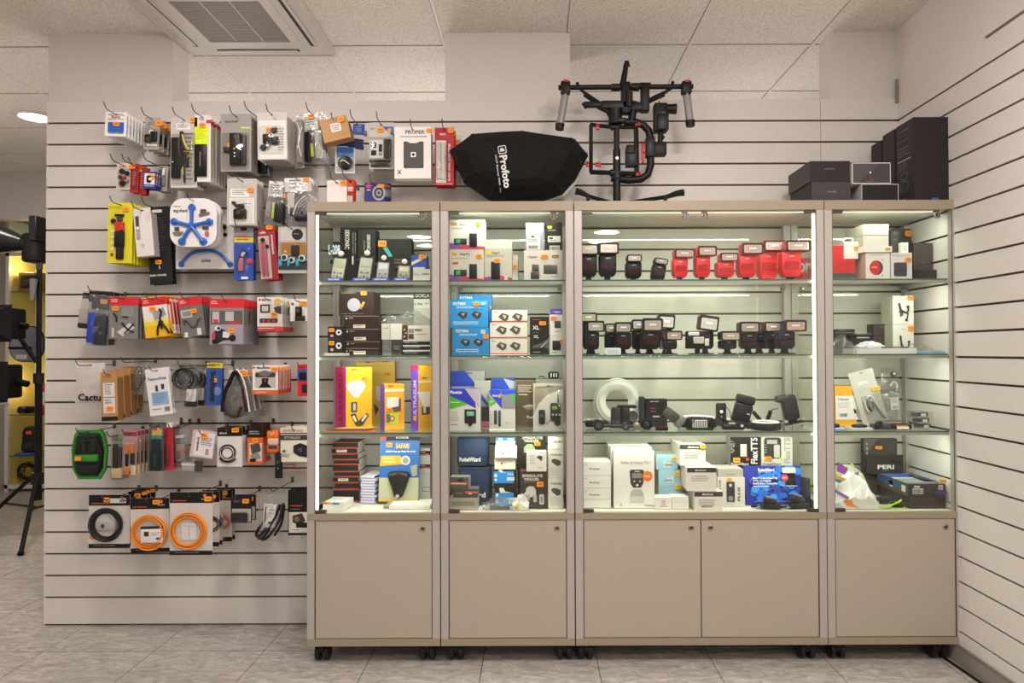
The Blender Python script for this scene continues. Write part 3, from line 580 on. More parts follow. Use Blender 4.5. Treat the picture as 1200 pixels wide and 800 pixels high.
# ------------------------------------------------------------------ packs on the slat wall, middle rows
hang('clear bag with black header and dark roll', (92, 341, 110, 385), 3.04, 'r 93 343 108 350 2a2827;b 92.5 362 104 383 14 a9a297 3;b 92.5 378 104 385 16 2b2927 3', 1, .02, 'G', 6, 'bag', .02, hk=False, name='bagged_accessory')
hang('clear bag with black header and blue bottle', (100, 340, 127, 405), 2.99, 'r 100 341 127 354 1c1a1b;r 104 352 127 362 232122;g 102 345 120 347 1 g;b 102 366 113 402 12 2442a8 3;b 110 369 125 404 14 2e3036 3;c 117 381 3 16 3e4149;c 119 390 2.4 16 4b4e57;s 115 350.5 122 355.5', 3, .03, 'G', 4, 'bag', .026, name='bagged_accessory')
RH = lambda x0, y0, x1, h=9.5: 'r %g %g %g %g d2232a;g %g %g %g %g 2 f0c8c4;' % (x0, y0, x1, y0+h, x0+2, y0+2.5, x0+10, y0+7)
hang('grey card with red header and small black clips', (127.5, 347, 161.5, 397), 2.98, RH(127.5, 348, 161.5)+'r 142 359 156 371 8a8784 1;l 1.6 4 133 367 137 371 137 377 k;l 1.2 3 143 371 150 371 k;p 137 389 152 378 158 384 144 394 cfcac5;l 1.6 3 143 378 150 386 157 389 k;l 1.4 3 157 379 146 391 k;r 131 384 134 395 c9b5b0;s 132 359 139 364', 6, .026, '7d7a78', 1)
hang('yellow and white card with red header and bendy tripod', (171, 347, 200, 395), 2.97, RH(171, 348, 200)+'r 171 357.5 200 372 e6e3df;r 171 372 200 376 e8dc9a;r 171 376 200 381 e9cf4a;r 171 381 200 394.5 eab617;p 182 366 196 361 198 370 184 376 9d9ea2;l 1.8 6 191 362 194 366 191 372 191 378 k;l 2.2 6 191 377 187 384 186 393 k;l 2.2 6 191 377 196 384 200 392 k;l 2 6 191 379 192 386 k;c 191 378 2.6 7 k;s 180 359 187 364', 6, .026, 'e6b81c', -7, name='mini_tripod_pack', cat='tripod')
hang('red bordered white card', (196, 350, 207, 391), 3.0, 'r 198 353 206 380 c8242a;g 199 383 206 388 2 m', 3, .03, 'd9cdc8', -8)
hang('grey card with red header and white bracket picture', (214, 347, 242, 394), 2.98, RH(214, 348, 242)+'r 216 362 229 371 c9c5c0 1;r 217.5 363.5 227.5 369.5 8a8784;l 1.2 3 220 379 217 374 222 374 226 383 232 383 235 375 238 374 3a3836;r 232 385 237 393 d9d5cf 1;r 217 388 221 394 d9d5cf;s 228 362 235 367', 5, .024, '6f6c6a', -8)
hang('red topped card with motorcyclist picture', (245.5, 350, 286, 404), 2.95, RH(245.5, 350, 286, 10.5)+'r 247 364 284 380 5a5756;r 249 365 257 378 b9b5b2;r 264 365 274 376 b9b5b2;r 250 374 256 378 c33;r 268 377 283 380 c8242a;r 247 380 285 403 9a93a0;p 250 389 258 384 264 387 268 394 272 398 262 399 256 402 252 398 2b2a30;e 255.5 384.5 3.6 3 d9d5cf;e 256.5 384.5 2 1.8 2b2a30;p 248 392 252 388 253 394 249 398 c8342a;e 253 400 4.4 3 1c1a1b;e 273 396 3.8 4 1c1a1b;p 262 388 270 390 268 396 261 395 d9d5cf;s 268 384.5 275.5 390', 7, .026, '8a8482', 0)
hang('white and red card with helmet camera pictures', (301.5, 348, 331, 388), 2.97, 'r 301.5 348 331 382 e6e2dc;r 301.5 382.5 331 388 cb3a3c;c 304.5 351 1.4 .4 r;t Manfrotto 307 349.5 318 352.5 3a3634;r 305 356.5 316.5 366.5 3a3834 1;r 307 358.5 314.5 364.5 cfcbc6;e 325.5 353 4.4 3.4 d8b23a;e 325 356 2.6 2.6 d9b59c;p 321 360 330 358 330 368 323 366 3a3836;r 304.5 373 325.5 378 3a3634 1;e 309 376 1.7 1.6 c33;e 315 376 1.7 1.6 c33;e 321 376 1.7 1.6 c33;g 303 384 322 386 1 f0c8c4;s 318 366 325 371', 7, .022, 'd8d2cb', 0, blister='303 355 330 381 9')
hang('white square pack with small black camera', (340, 350, 360, 376), 2.96, 'c 343 356 1.6 .5 m;b 346.5 359 354.5 371 10 k 3;c 350 364 2.6 12 4a4644;b 346 370 358 376 8 2a2829 2.5;s 352 353 359.5 357.5', 4, .024, 'e2ddd6', 0, 'box', .02, name='small_carton', cat='box')
hang('clear white bag lettered Cactus', (88, 425, 122, 472), 3.0, 't Cactus 93 461 124 469.5 1c1a1b', 1, .03, 'G', 1, 'bag', .014, name='lettered_bag', film='d9d0c9', bagm='cdc4bd')
hang('kraft carton with white label', (119.5, 436, 138.5, 493), 2.94, 'g 121.5 441 134 443 1 7a5424;r 122 448.5 135.5 484 dcd8d2;g 124 450 133 463 5 m;r 122 465 135.5 465.8 3b3634;g 124 468 133 474 2 m;r 119.5 488 138.5 493 231f1e;s 126 476 133.5 481', 4, .046, 't', -2, 'box', .04, side='8f6533', name='kraft_carton', cat='box', step=(.003, .007))
hang('bag with grey wire ring', (155, 421, 168, 462), 3.04, 'l 1.2 6 158 432 163 428 166 434 165 446 160 452 157 444 158 434 5a5754;l 1.2 8 157 440 164 438 167 446 163 456 158 452 4a4744', 2, .03, 'G', 3, 'bag', .02, name='bagged_accessory')
hang('clear bagged white leaflet with blue table', (176, 431, 203, 486), 2.96, 't FlexureSizes 178 441 200 445 5a6fa8;b 186 451 189 458 .6 3b3a44 .3;b 193 450 196.5 456 .6 3b3a44 .3;r 180.5 459 200 474 8fb0cf;g 182 460.5 199 472 6 5c80a8;g 180 478 191 480 1 m;q 194 477 200 482 4a4644', 2, .022, 'e3e0dc', -7, name='leaflet_bag')
hang('narrow clear bag behind the white leaflet', (166, 441, 182, 483), 3.02, 'g 169 470 180 474 2 m;b 169 445 178 466 3 b9b5b0', 1, .02, 'G', 2, 'bag', .02, name='bagged_accessory', hk=False)
hang('bag of coiled black cable with white tag', (200, 426, 232, 478), 2.98, 'o 215 444 13 2.4 7 232122;o 221 446 11 2.2 5 2f2d2e;r 217 437 224 451.5 e2deda;q 218.5 439 222.5 449.5 2b2825;b 218 455 230 472 8 c9c5c0 2;b 217 469 231 476 9 2b2825 2', 2, .07, 'G', 3, 'bag', .026, name='cable_bag', cat='cable')
hang('crumpled grey bag beside the blue card', (234, 428, 243, 476), 3.09, 'b 232 436 237 452 6 8f8a86 2;b 231 454 240 472 7 5f5b58 3', 2, .03, 'G', -4, 'bag', .03, name='bagged_accessory')
hang('blue and yellow card with black grip', (241.5, 425, 260, 475), 2.99, 'r 241.5 425 260 431 d6c22a;g 244 426.5 257 429.5 1 6a5c10;r 241.5 431 260 475 2b56ad;p 246 436 252 434 253 450 248 452 16233f;b 246.5 442 251 470 8 17233c 2;e 254.5 458 4.5 5 6f9bd6;s 247 443 254 448', 2, .02, '2b56ad', 1, blister='243 432 259 473 12')
hang('camera strap with white edge in a black bag', (263, 432, 297, 490), 2.96, 'r 268 433 290 441 cfc9c2;c 285 438 3.8 3 c77d2c;b 263 452 285 487 12 55524f 8;l 5 8 262 482 264 462 271 446 276 434 282 440 k;l 4 9 263 470 268 486 280 489 284 476 2b2825;l 1.8 12 279 432 287 444 291 462 294 482 e6e2dc;l 3 10 276 434 284 448 287 466 290 482 1f1c1d;b 284 458 289 478 8 c33 1.5;s 283 436 289.5 441', 3, .06, 'G', 0, 'bag', .03, name='camera_strap_bag', cat='camera strap')
hang('white card with red edge and black head picture', (296, 428, 326, 462), 2.93, 'r 296 428 326 457 e6e1da;c 298 430.5 1.3 .4 r;t Manfrotto 301 429.3 317 432.3 3a3634;r 299 435 323 454 b9b3ad;r 299 436.5 323 442 3b3634 2;e 310.5 437.5 7 3.4 6f6a66;p 307 443 315 443 314 449 319 454 303 454 307 449 1c1a1b;c 311 446 1.2 .6 c33;r 296 457.5 326 462 d9602f;g 300 459 315 460.5 1 f2c8b0;s 318 430 325.5 435', 7, .024, 'df4a30', 0, 'box', .012, side='d8402a', name='small_carton', cat='box')
hang('blue and red pack beside the left cabinet', (348.5, 427, 361, 464), 2.97, 'r 348.5 433 361 446 2a50b8;b 351 436 359 445 6 k 1.5;r 348.5 446 361 463 d8262a;b 354 450 361 460 4 2b2825 2', 2, .04, 'd0262a', 0)
# ------------------------------------------------------------------ lower rows
def clam():
    x, z = at(109.5, 560, 3.02); t = thing('green_clamshell_pack', 'rounded green and clear clamshell pack at the left end of its row', 'accessory', (x, 3.0, z))
    w_, h_ = .155, .215
    P = [(-.33, 1), (.33, 1), (.42, .9), (.5, .6), (.46, .2), (.3, 0), (-.3, 0), (-.46, .2), (-.5, .6), (-.42, .9)]
    Q = [(a*w_, b_*h_) for a, b_ in P]; cx, cz = 0, h_*.5
    sc = lambda k: [(cx+(a-cx)*k, cz+(b_-cz)*k) for a, b_ in Q]
    m = MB(); m.loft([[(a, -.002, b_) for a, b_ in sc(1)], [(a, -.012, b_) for a, b_ in sc(.99)], [(a, -.012, b_) for a, b_ in sc(.88)], [(a, -.002, b_) for a, b_ in sc(.86)]], mat('2f8a2a', .3), False, True)
    m.prism(sc(1), 0, .002, mat('26301f', .4)); m.rbox(-.005, -.02, h_*.44, .1, .02, .028, .004, mat('38962f', .35)); m.build('green_shell', t)
    m = MB(); m.rbox(0, -.016, h_*.22, .105, .02, .04, .012, BLK()); m.rbox(-.022, -.012, h_*.7, .016, .018, .06, .006, mat('26242a', .3)); m.rbox(.02, -.012, h_*.7, .03, .018, .066, .01, mat('1f1d22', .3))
    m.tube([(-.05, -.012, .06), (-.055, -.014, .12), (-.03, -.012, .17), (.03, -.012, .17), (.055, -.014, .12), (.05, -.012, .06)], .006, BLK()); m.build('product', t)
    m = MB(); m.loft([[(a, -.012, b_) for a, b_ in sc(.88)], [(a, -.032, b_) for a, b_ in sc(.78)], [(a, -.038, b_) for a, b_ in sc(.6)]], FILM(), True, True); m.build('blister', t)
    m = MB(); m.prism(rr(-.028, h_*.445, .028, .017, .004), -.042, -.0405, mat('fb9a1c')); m.build('price_sticker', t)
    hook(0+x, z+h_-.006, 'rounded green clamshell')
clam()
hang('clear blister with black tool parts', (130, 507, 146, 562), 2.98, 'r 132 509 145 520 8f8884;b 133 520 139 548 9 2a2829 2;b 140 524 144 546 8 3a3637 2;b 132 548 145 560 12 d3b98e 2;c 135 513 3 6 m;r 135 514 143 517 3f8a34', 2, .03, 'a29b96', 0, blister='131 519 145.5 561 14')
hang('pack with orange handled screwdrivers', (143, 505, 160, 556), 2.96, 'r 143.5 506 159.5 511 8d3440;r 145 518 158 552 b9b0aa;b 147 520 151 532 9 e0701c 2;b 153 519 157.5 531 9 e0701c 2;b 147 530 151 546 8 1c1a1b 1.5;b 153 530 158 544 8 2b2927 1.5;b 154 545 160 556 8 d8bf94 1.5;b 147.5 548 152 556 8 e0701c 1.5;s 147 547.5 152 553', 4, .03, 'a88f8c', 1, blister='144.5 517 159 555 13', name='screwdriver_pack', cat='tool')
hang('dark green pack with curved black brush', (174.5, 497, 192, 552), 2.96, 'r 178 501 190 510 c9a94a;r 178 501 184 504.5 b5485a;r 177 510 190 515 3f8d8a;b 178 514 188.5 530 10 1d2a2b 4;b 176.5 528 189.5 551 11 182526 5;l .8 12 183 532 183 546 3a5a5a;s 176 523 182.5 527.5 12', 3, .028, '4b5e5c', 0, blister='175.5 510 191.5 552 16')
hang('red topped narrow pack', (193, 498, 204, 551), 2.98, 'r 194 500 203 548 b02a38;r 197 495 204 501 e3dfd9;b 195 520 200 544 6 7a2630 2', 3, .03, 'b23543', -2)
hang('grey bag with metal rails', (205, 497, 222, 552), 3.0, 'b 208 510 218 513 4 e2deda;b 208 520 219 540 7 8d8278 3;c 216 528 3 10 c4632a;b 206 527 214 538 8 5a534c 3', 2, .03, 'G', -3, 'bag', .02, name='bagged_accessory')
hang('silver adapter in a clear bag', (213, 536, 239, 555), 3.0, 'b 214 541 230 552 14 a8a39e 2;b 228 539 238 552 12 4a4644 2;b 214 543 230 544.5 15 e2deda .4', 1, .02, 'G', 2, 'bag', .02, name='bagged_accessory', hk=False)
hang('tilted white label card in a pink edged bag', (222, 505, 249, 536), 2.95, 'r 226 507 248 534 e3dfe0;[ wavelock 227.5 512 231 529 2b2825;g 233 512 246 522 5 m;q 240 525 244 532 4a4644;s 232.5 507.5 240 513', 2, .03, 'cdb9ba', 8, name='label_card_bag')
hang('black headed bag with black loop cable', (254.5, 501, 284, 547), 2.95, 'r 254.5 501 284 511 1a1819;t SMALLHD 257 506.5 266 508.5 d9d5cf;r 256 511.5 283 546 dad5cf;o 267 530 9.8 1.6 3 1b191a;l 1.8 5 258 536 262 541 272 541 277 537 1b191a;s 272 501.5 280 506.5', 3, .035, 'd2cdc6', 0, name='cable_bag', cat='cable')
hang('orange and black card with folded parts', (290, 498, 308, 543), 2.96, 'r 290 498 308 512.5 1a1819;g 292 505 304 510 2 b9b2aa;r 290 513 308 543 e2631c;r 292 519 307 540 c9c2ba;p 293 521 304 519 306 528 296 534 4a4644;p 293 534 302 529 306 536 298 540 8a8580;r 293 537 300 541 1a1819;s 296.5 513 303 518.5', 5, .022, 'dc6420', 0)
hang('orange capped cleaning bottle pack', (313, 502, 330, 534), 2.95, 'b 314 504 328.5 514 20 e8702a 6;b 315 512 328 521 19 d8b8a4 2;b 314 520 328.5 530 20 e2631c 5;b 316 521 327 526 20.5 3a3634 1;c 321 507 3 22 f2975a', 3, .03, 'G', 0, 'bag', .03, name='cleaning_bottle_pack')
hang('black remote with round end', (322.5, 530, 331, 560), 2.94, 'b 323 530 331 560 12 1b1a1b 4;c 327 541 2 13.5 4a4644;c 327 548 1 13.5 g', 1, .02, '2a2829', 0, name='remote_control', cat='remote control', hk=False)
hang('cream carton with black camera picture', (328.5, 501, 360, 541), 2.93, 'r 328.5 507 360 508.4 4a4240;t SEVENOAK 331 503 356 506 b98a62;r 328.5 509.5 360 515.5 3a3330;t SPYDERLENS 333 511 352 514 b9aca0;r 331 527 335 530 m;g 331 532 341 536 2 m;p 344 522 352 519 360 522 360 536 350 534 344 530 26242a;e 352 527 2.6 2.6 4a4852', 2, .07, 'e2dccd', 0, 'box', .05, side='b9b2a4', name='camera_carton', cat='box')
hang('grey and red edged box under the cream carton', (331, 541.5, 360, 551), 3.0, 'g 334 543.5 346 546 1 c33;r 331 547 360 549.5 8b3c38', 1, .03, 'cfc9c0', 0, 'box', .05, name='flat_carton', cat='box', hk=False)
def coil(nick, rect, Y, col, tagc, c, r, n, tilt=0, extra='', ncop=1, dyy=.03):
    X0, Y0, X1, Y1 = rect; hh = 12.5
    a = 'r %g %g %g %g 1a1719;' % (X0, Y0, X1, Y0+hh)+'r %g %g %g %g 1a1719;' % (X0, Y1-5, X1, Y1)+'g %g %g %g %g 1 d8641c;' % (X0+3, Y0+hh-3, X0+26, Y0+hh-1)+'g %g %g %g %g 1 8a8580;' % (X0+6, Y1-3.4, X1-8, Y1-1.6)
    a += 'c %g %g 2 .6 e2731c;g %g %g %g %g 1 d9d5cf;' % (X1-9, Y0+4, X1-13, Y0+7.5, X1-5, Y0+9.5)
    a += 'o %g %g %g 1.6 %d %s;' % (c[0], c[1], r, n, col)+extra
    return hang(nick, rect, Y, a, ncop, dyy, 'd0c8bf', tilt, name='tether_cable_pack', cat='cable', hz=(Y1-Y0)*Y/FPX-.02)
coil('pack of coiled black cable', (104, 580, 152, 642), 2.95, '26262a', 'g', (125, 614.5), 20, 12, 0, 'b 114 611 136 621 9 a8a4a2 5;b 120 613.5 124 618 9.6 3b3634 .3;r 129 584 148 589.5 cdc9c6;q 140 585 147 588.5 2b2825;e 109 629 3 2.4 d8744a;s 122 583 128.5 588.5', 1)
coil('pack of coiled orange cable with white card', (153.5, 584, 199, 647), 2.93, 'ee8d1c', 'w', (175.5, 623.5), 21, 12, -1, 'b 167 617.5 192.5 635 11 e6e2de .3;b 167 616.5 192.5 619 11.6 2a2725 .2;b 171 622 176.5 627.5 11.8 3b2a20 .2;b 179 623 190 623.8 11.6 8a8680 .1;b 179 625.5 187 626.3 11.6 8a8680 .1;b 185 629 190 631.5 11.6 3b3634 .2;s 180.5 586 188.5 591', 1)
coil('pack of coiled orange cable with see-through centre', (199, 577, 249, 650), 2.90, 'ee8d1c', 'w', (221, 622), 21.5, 12, 0, 'r 212 612 231 633 c9c4c2 1;r 213.2 613.2 229.8 631.8 d9d4d0;l .8 1 216 616 228 616 b0aba8;l .8 1 222 616 222 629 b0aba8;s 240 582 248 587.5', 1)
coil('black headed pack of orange cable behind', (150, 576, 172, 640), 3.02, 'ee8d1c', 'w', (161, 622), 9, 3, 0, 's 158 578 165 583;s 167 576.5 171.5 580', 3)
coil('narrow pack of black cable', (233, 576, 257, 640), 3.0, '26262a', 'w', (249, 614), 9, 3, 0, 's 246.5 580 253 584', 2, .03)
coil('narrow pack of orange cable at the right', (251, 574, 272, 634), 3.1, 'd9742a', 'w', (262, 612), 8, 3, 0, 's 259 575 266.5 580', 2, .03)
hang('black headed pack with small black pouch', (270.5, 582, 295, 612), 2.97, 'r 270.5 582 295 595 232025;r 272 596 294 611 bcb5ae;b 271.5 600 291 612 14 2a2829 4;g 274 586 282 589 2 8a8580;s 284.5 584.5 292 589.5', 2, .045, '232025', 0, blister='271 598 293 612 22')
hang('clear bag of black rubber straps', (300, 573, 331, 634), 2.93, 'l 3.4 6 320 590 308 612 299 626 304 630 312 618 1f1d1e;l 3.4 8 326 590 318 614 308 632 k;l 3.4 10 330 588 326 612 314 630 308 632 262425;l 3 12 324 600 312 626 306 632 302 626 1f1d1e;l 3 9 331 590 330 612 322 626 k;b 308 590 322 617 13 d4cfca .4;b 309.6 593 311.2 611 13.5 3a3634 .1;b 314 596 319 597 13.4 m .1;b 314 600 317 601 13.4 m .1;b 314 610 320 613 13.4 d .1;s 317 600 323.5 605.5 9', 1, .02, 'G', 4, 'bag', .03, name='rubber_strap_bag')
hang('black card with camera shoe picture', (337.5, 574, 361, 627), 2.95, 'r 337.5 574 361 600 181617;g 340 592 356 594.5 1 d8641c;g 340 596 356 597.5 1 8a8580;r 338.5 600 361 624 dcd6ce;p 343 604 354 601 358 610 352 615 343 612 3a302c;r 347 612 361 618 1f1c1b 1;e 348 608 3 3 8a6a50;g 343 620 352 622 1 m', 3, .03, '211e1f', 0)
# ------------------------------------------------------------------ goods inside the cabinets
HT = {}
def blend(h): return ''.join('%02x' % int(int(h[i:i+2], 16)*.5+(0xc4, 0xc0, 0xbb)[i//2]*.5) for i in (0, 2, 4))
def TOP(t): return HT[t.name]
def carton(label, rect, Y, base, art='', d=.06, col='w', side=None, top=None, yaw=0, name='product_box', cat='box', h=None, sart='', swid=None, lean=0, z=None, group=None, seam=True):
    """closed box; rect = px of the front face at depth Y; base = height of what it stands on (None: take it from the px)"""
    X0, Y0, X1, Y1 = rect; k = Y/FPX; w_ = (X1-X0)*k
    x, zb = at((X0+X1)/2, Y1, Y); zt = at((X0+X1)/2, Y0, Y)[1]
    if base is not None: zb = base+.0006
    h_ = h or (zt-zb)
    t = thing(name, label, cat, (x, Y, zb), (math.radians(lean), 0, math.radians(yaw)), group=group); HT[t.name] = zb+h_+.0005
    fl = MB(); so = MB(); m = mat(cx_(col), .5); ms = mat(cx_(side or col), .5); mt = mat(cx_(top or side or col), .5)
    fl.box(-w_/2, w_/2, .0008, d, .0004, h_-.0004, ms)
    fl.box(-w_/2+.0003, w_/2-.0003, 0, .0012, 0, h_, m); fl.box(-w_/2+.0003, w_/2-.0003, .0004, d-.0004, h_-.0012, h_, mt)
    if seam: fl.box(-w_/2+.0004, w_/2-.0004, .003, .0034, h_-.001, h_+.0002, mat('6d6660'))
    A = Art(rect, w_, h_); A.draw(art, -.0001, fl, so, t)
    if sart:   # left side print, own px frame given as 'X0 Y0 X1 Y1|art'
        fr, sa = sart.split('|'); fr = tuple(map(float, fr.split())); B = Art(fr, d, h_)
        tmp = MB(); st = MB(); B.draw(sa, 0, tmp, st, t)
        R_ = Matrix.Translation((-w_/2-.0001, d/2, 0)) @ Matrix.Rotation(-PI/2, 4, 'Z')
        for i, f in enumerate(tmp.f):
            mm = tmp.mats[tmp.mi[i]]
            fl.add([R_ @ tmp.v[j] for j in f], [tuple(range(len(f)))], mm)
    fl.build('carton', t)
    if so.v: so.build('raised_print', t)
    return t
def flash(label, cx, top, Y, base, bw=17, hw=22, hh=12, dx=0, col='0d0c0d', panel='d9c9be', tilt=0, lean=0, front='3a1212', neck=5, foot=True, stand=True, head=True, yaw=0, group=None, headcol=None):
    k = Y/FPX; x, zt = at(cx, top, Y); H = zt-base-.001
    t = thing('flash_unit', label, 'camera flash', (x, Y, base+.0008), (0, math.radians(lean), math.radians(yaw)), group=group)
    M_ = mat(col, .42); MH = mat(headcol or col, .42); D_ = mat('131213', .4); b_ = bw*k; dpt = min(.055, b_*1.0)
    zf = neck*k if foot else 0
    if foot:
        m = MB()
        if stand: m.rbox(0, .0, .0025, b_*1.05, .05, .005, .002, D_, 1); m.rbox(0, 0, .007, b_*.45, .024, .006, .002, D_, 1)
        m.rbox(0, 0, zf*.62, b_*.34, .02, zf*.8, .002, D_, 1); m.build('shoe_foot', t)
    hz = H-hh*k if head else H
    m = MB(); c = (zf+hz)/2
    S = []
    for zz, sx in ((zf, .7), (zf+.09*(hz-zf), .88), (zf+.2*(hz-zf), 1), (hz-.004, 1), (hz, .9)):
        S.append([(a, b2, zz) for a, b2 in rr(0, 0, b_*sx, dpt*(.7+.3*sx), .006, 3)])
    m.loft(S, M_, True, True)
    m.box(-b_*.13, b_*.13, -dpt/2-.0008, -dpt/2+.001, zf+(hz-zf)*.8, zf+(hz-zf)*.84, mat('c9c4c0')); m.cyl((b_*.2, -dpt/2+.001, zf+(hz-zf)*.32), (b_*.2, -dpt/2-.0012, zf+(hz-zf)*.32), .0022, mat('b8b0a8', .2), n=8)
    m.build('body', t)
    m = MB(); q = (hz-zf); m.loft([[(a, y_, b2) for a, b2 in rr(0, zf+q*.45, b_*s_, q*.42*s_, .005, 3)] for y_, s_ in ((-dpt/2+.0005, .74), (-dpt/2-.0025, .7))], mat(front, .12), True, False); m.build('sensor_window', t)
    if head:
        w_ = hw*k; h_ = hh*k; hx = dx*k; hd = MB(); y0, y1 = -dpt/2-.014, dpt/2-.004
        hd.T = Matrix.Translation((hx, 0, hz+h_/2)) @ Matrix.Rotation(math.radians(tilt), 4, 'Y')
        S = []
        for yy, s_ in ((y1, .8), (y1-.008, .92), (y0+.02, .95), (y0+.006, 1), (y0, .98)):
            S.append([(a, yy, b2) for a, b2 in rr(0, 0, w_*s_, h_*s_, .008, 4)])
        hd.loft(S, MH, True, True)
        ri = MB(); ri.T = hd.T
        hd.loft([[(a, yy, b2) for a, b2 in rr(0, 0, w_*s_, h_*s_, .0075, 4)] for yy, s_ in ((y0, .95), (y0-.0015, .93))], mat('2a2829', .3), True, False)
        h_o = hd.build('flash_head', t)
        ri.loft([[(a, yy, b2) for a, b2 in rr(0, -h_*.04, w_*.8*s_, h_*.7*s_, .005, 4)] for yy, s_ in ((y0-.0012, 1), (y0-.0035, .96))], mat(blend(panel), .16, .35), True, False)
        n = 7
        for i in range(n): u = -w_*.34+w_*.68*(i+.5)/n; ri.box(u-.0005, u+.0005, y0-.0042, y0-.0034, -h_*.26, h_*.26, mat('8a817a', .2, .4))
        ri.rbox(0, y0-.004, 0, w_*.34, .001, h_*.14, .0004, mat('f2ece6', .2), 1)
        ri.build('lens_panel', h_o)
    return t
def meter(label, cx, top, Y, base, bw, lean, col='b4b09c', screen='9fae8c', plate=None, dark='3a3937'):
    k = Y/FPX; x, zt = at(cx, top, Y); H = zt-base-.005; b_ = bw*k
    t = thing('light_meter', label, 'light meter', (x, Y, base+.0045), (math.radians(-14), math.radians(lean), 0))
    zb = H*.72; m = MB(); m.loft([[(a, yy, b2) for a, b2 in rr(0, zb/2+.001, b_*s_, zb*s_, .007, 3)] for yy, s_ in ((.009, .94), (.004, 1), (-.006, 1), (-.009, .95))], mat(dark, .35), True, True)
    m.loft([[(a, yy, b2) for a, b2 in rr(0, zb*.49, b_*.84*s_, zb*.9*s_, .006, 3)] for yy, s_ in ((-.0085, 1), (-.0105, .96))], mat(col, .35), True, False); m.build('body', t)
    m = MB(); m.loft([[(a, yy, b2) for a, b2 in rr(0, zb*.7, b_*.62*s_, zb*.3*s_, .002, 2)] for yy, s_ in ((-.010, 1.1), (-.0118, 1))], mat(screen, .15), True, False); m.build('screen', t)
    m = MB()
    for i in range(3):
        for j in range(2): m.cyl((b_*(-.22+.22*i), -.0102, zb*(.14+.16*j)), (b_*(-.22+.22*i), -.0125, zb*(.14+.16*j)), b_*.075, mat('55534e' if (i+j) % 2 else '8f8c80', .4), n=10)
    m.cyl((-b_*.5, 0, zb*.8), (-b_*.68, 0, zb*.8), b_*.16, mat('1b1a1b'), n=14); m.build('buttons', t)
    m = MB(); m.cyl((0, 0, zb), (0, 0, zb+.006), b_*.22, mat('1b1a1b')); m.rbox(0, .001, zb+.012, b_*.5, .02, .016, .006, mat('232122', .35)); m.lathe([(b_*.24, -.010), (b_*.24, -.013), (b_*.2, -.014)], mat('3c3a38', .3), c=(0, 0, zb+.013), axis='y', n=18); s_ = m.build('swivel_head', t)
    m = MB(); r_ = b_*.2; m.lathe([(r_*math.cos(a), -.013-r_*math.sin(a)) for a in (0, .3, .6, .9, 1.2, 1.5)], mat('f2efe2', .35), c=(0, 0, zb+.013), axis='y', n=18); m.build('light_dome', s_)
    if plate:
        x0, x1 = plate; xa, za = at(x0, 323, Y-.012); xb, zb_ = at(x1, 323, Y-.012)
        p = thing('name_plate', 'blue SEKONIC name plate under the '+label.split(' with ')[0].replace('grey ', ''), 'sign', ((xa+xb)/2, Y-.024, base+.0006))
        h_ = (xb-xa)/2; m = MB(); m.loft([[(-h_, 0, 0), (h_, 0, 0), (h_*.92, .002, .013), (-h_*.92, .002, .013)], [(-h_, .012, 0), (h_, .012, 0), (h_*.92, .011, .013), (-h_*.92, .011, .013)]], mat('2748c8', .35)); m.T = Matrix.Rotation(math.radians(-8), 4, 'X'); m.text('SEKONIC', -h_*.7, h_*.7, .003, .0095, -.0006, mat('eef0ff', .4)); m.build('plate', p)
    return t
def crumple(label, rect, Y, base, name='plastic_bag', cat='plastic bag', m=None, seed=1, dpt=.1, hscale=1, art=None):
    """soft crinkled bag lying on a shelf"""
    X0, Y0, X1, Y1 = rect; k = Y/FPX; x, zt = at((X0+X1)/2, Y0, Y); w_ = (X1-X0)*k; H = (zt-base-.001)*hscale
    t = thing(name, label, cat, (x, Y, base+.001)); rnd = random.Random(seed); nx, ny = 9, 7; T_ = []; B_ = []
    for j in range(ny+1):
        for i in range(nx+1):
            u, v = i/nx, j/ny; e = (math.sin(PI*(.08+.84*u))*math.sin(PI*(.08+.84*v)))**.6
            T_.append(((u-.5)*w_+rnd.uniform(-.004, .004), v*dpt+rnd.uniform(-.004, .004), max(.002, H*e*rnd.uniform(.55, 1.0)))); B_.append(((u-.5)*w_*.96, v*dpt, 0))
    n = nx+1; fs = [(j*n+i, j*n+i+1, (j+1)*n+i+1, (j+1)*n+i) for j in range(ny) for i in range(nx)]; N_ = len(T_)
    rim = [i for i in range(nx)]+[j*n+nx for j in range(ny)]+[ny*n+nx-i for i in range(nx)]+[(ny-j)*n for j in range(ny)]
    mb = MB(); mb.add(T_+B_, fs+[tuple(a+N_ for a in f[::-1]) for f in fs]+[(rim[i], rim[(i+1) % len(rim)], rim[(i+1) % len(rim)]+N_, rim[i]+N_) for i in range(len(rim))], m or BAG(), False); mb.build('film', t)
    if art:
        pr = MB()
        for (u0, v0, u1, v1, c_, hh) in art: pr.rbox((u0+u1)/2*w_-w_/2, (v0+v1)/2*dpt, H*hh*.5+.001, (u1-u0)*w_, (v1-v0)*dpt, H*hh, .003, mat(cx_(c_), .5), 1)
        pr.build('contents', t)
    return t
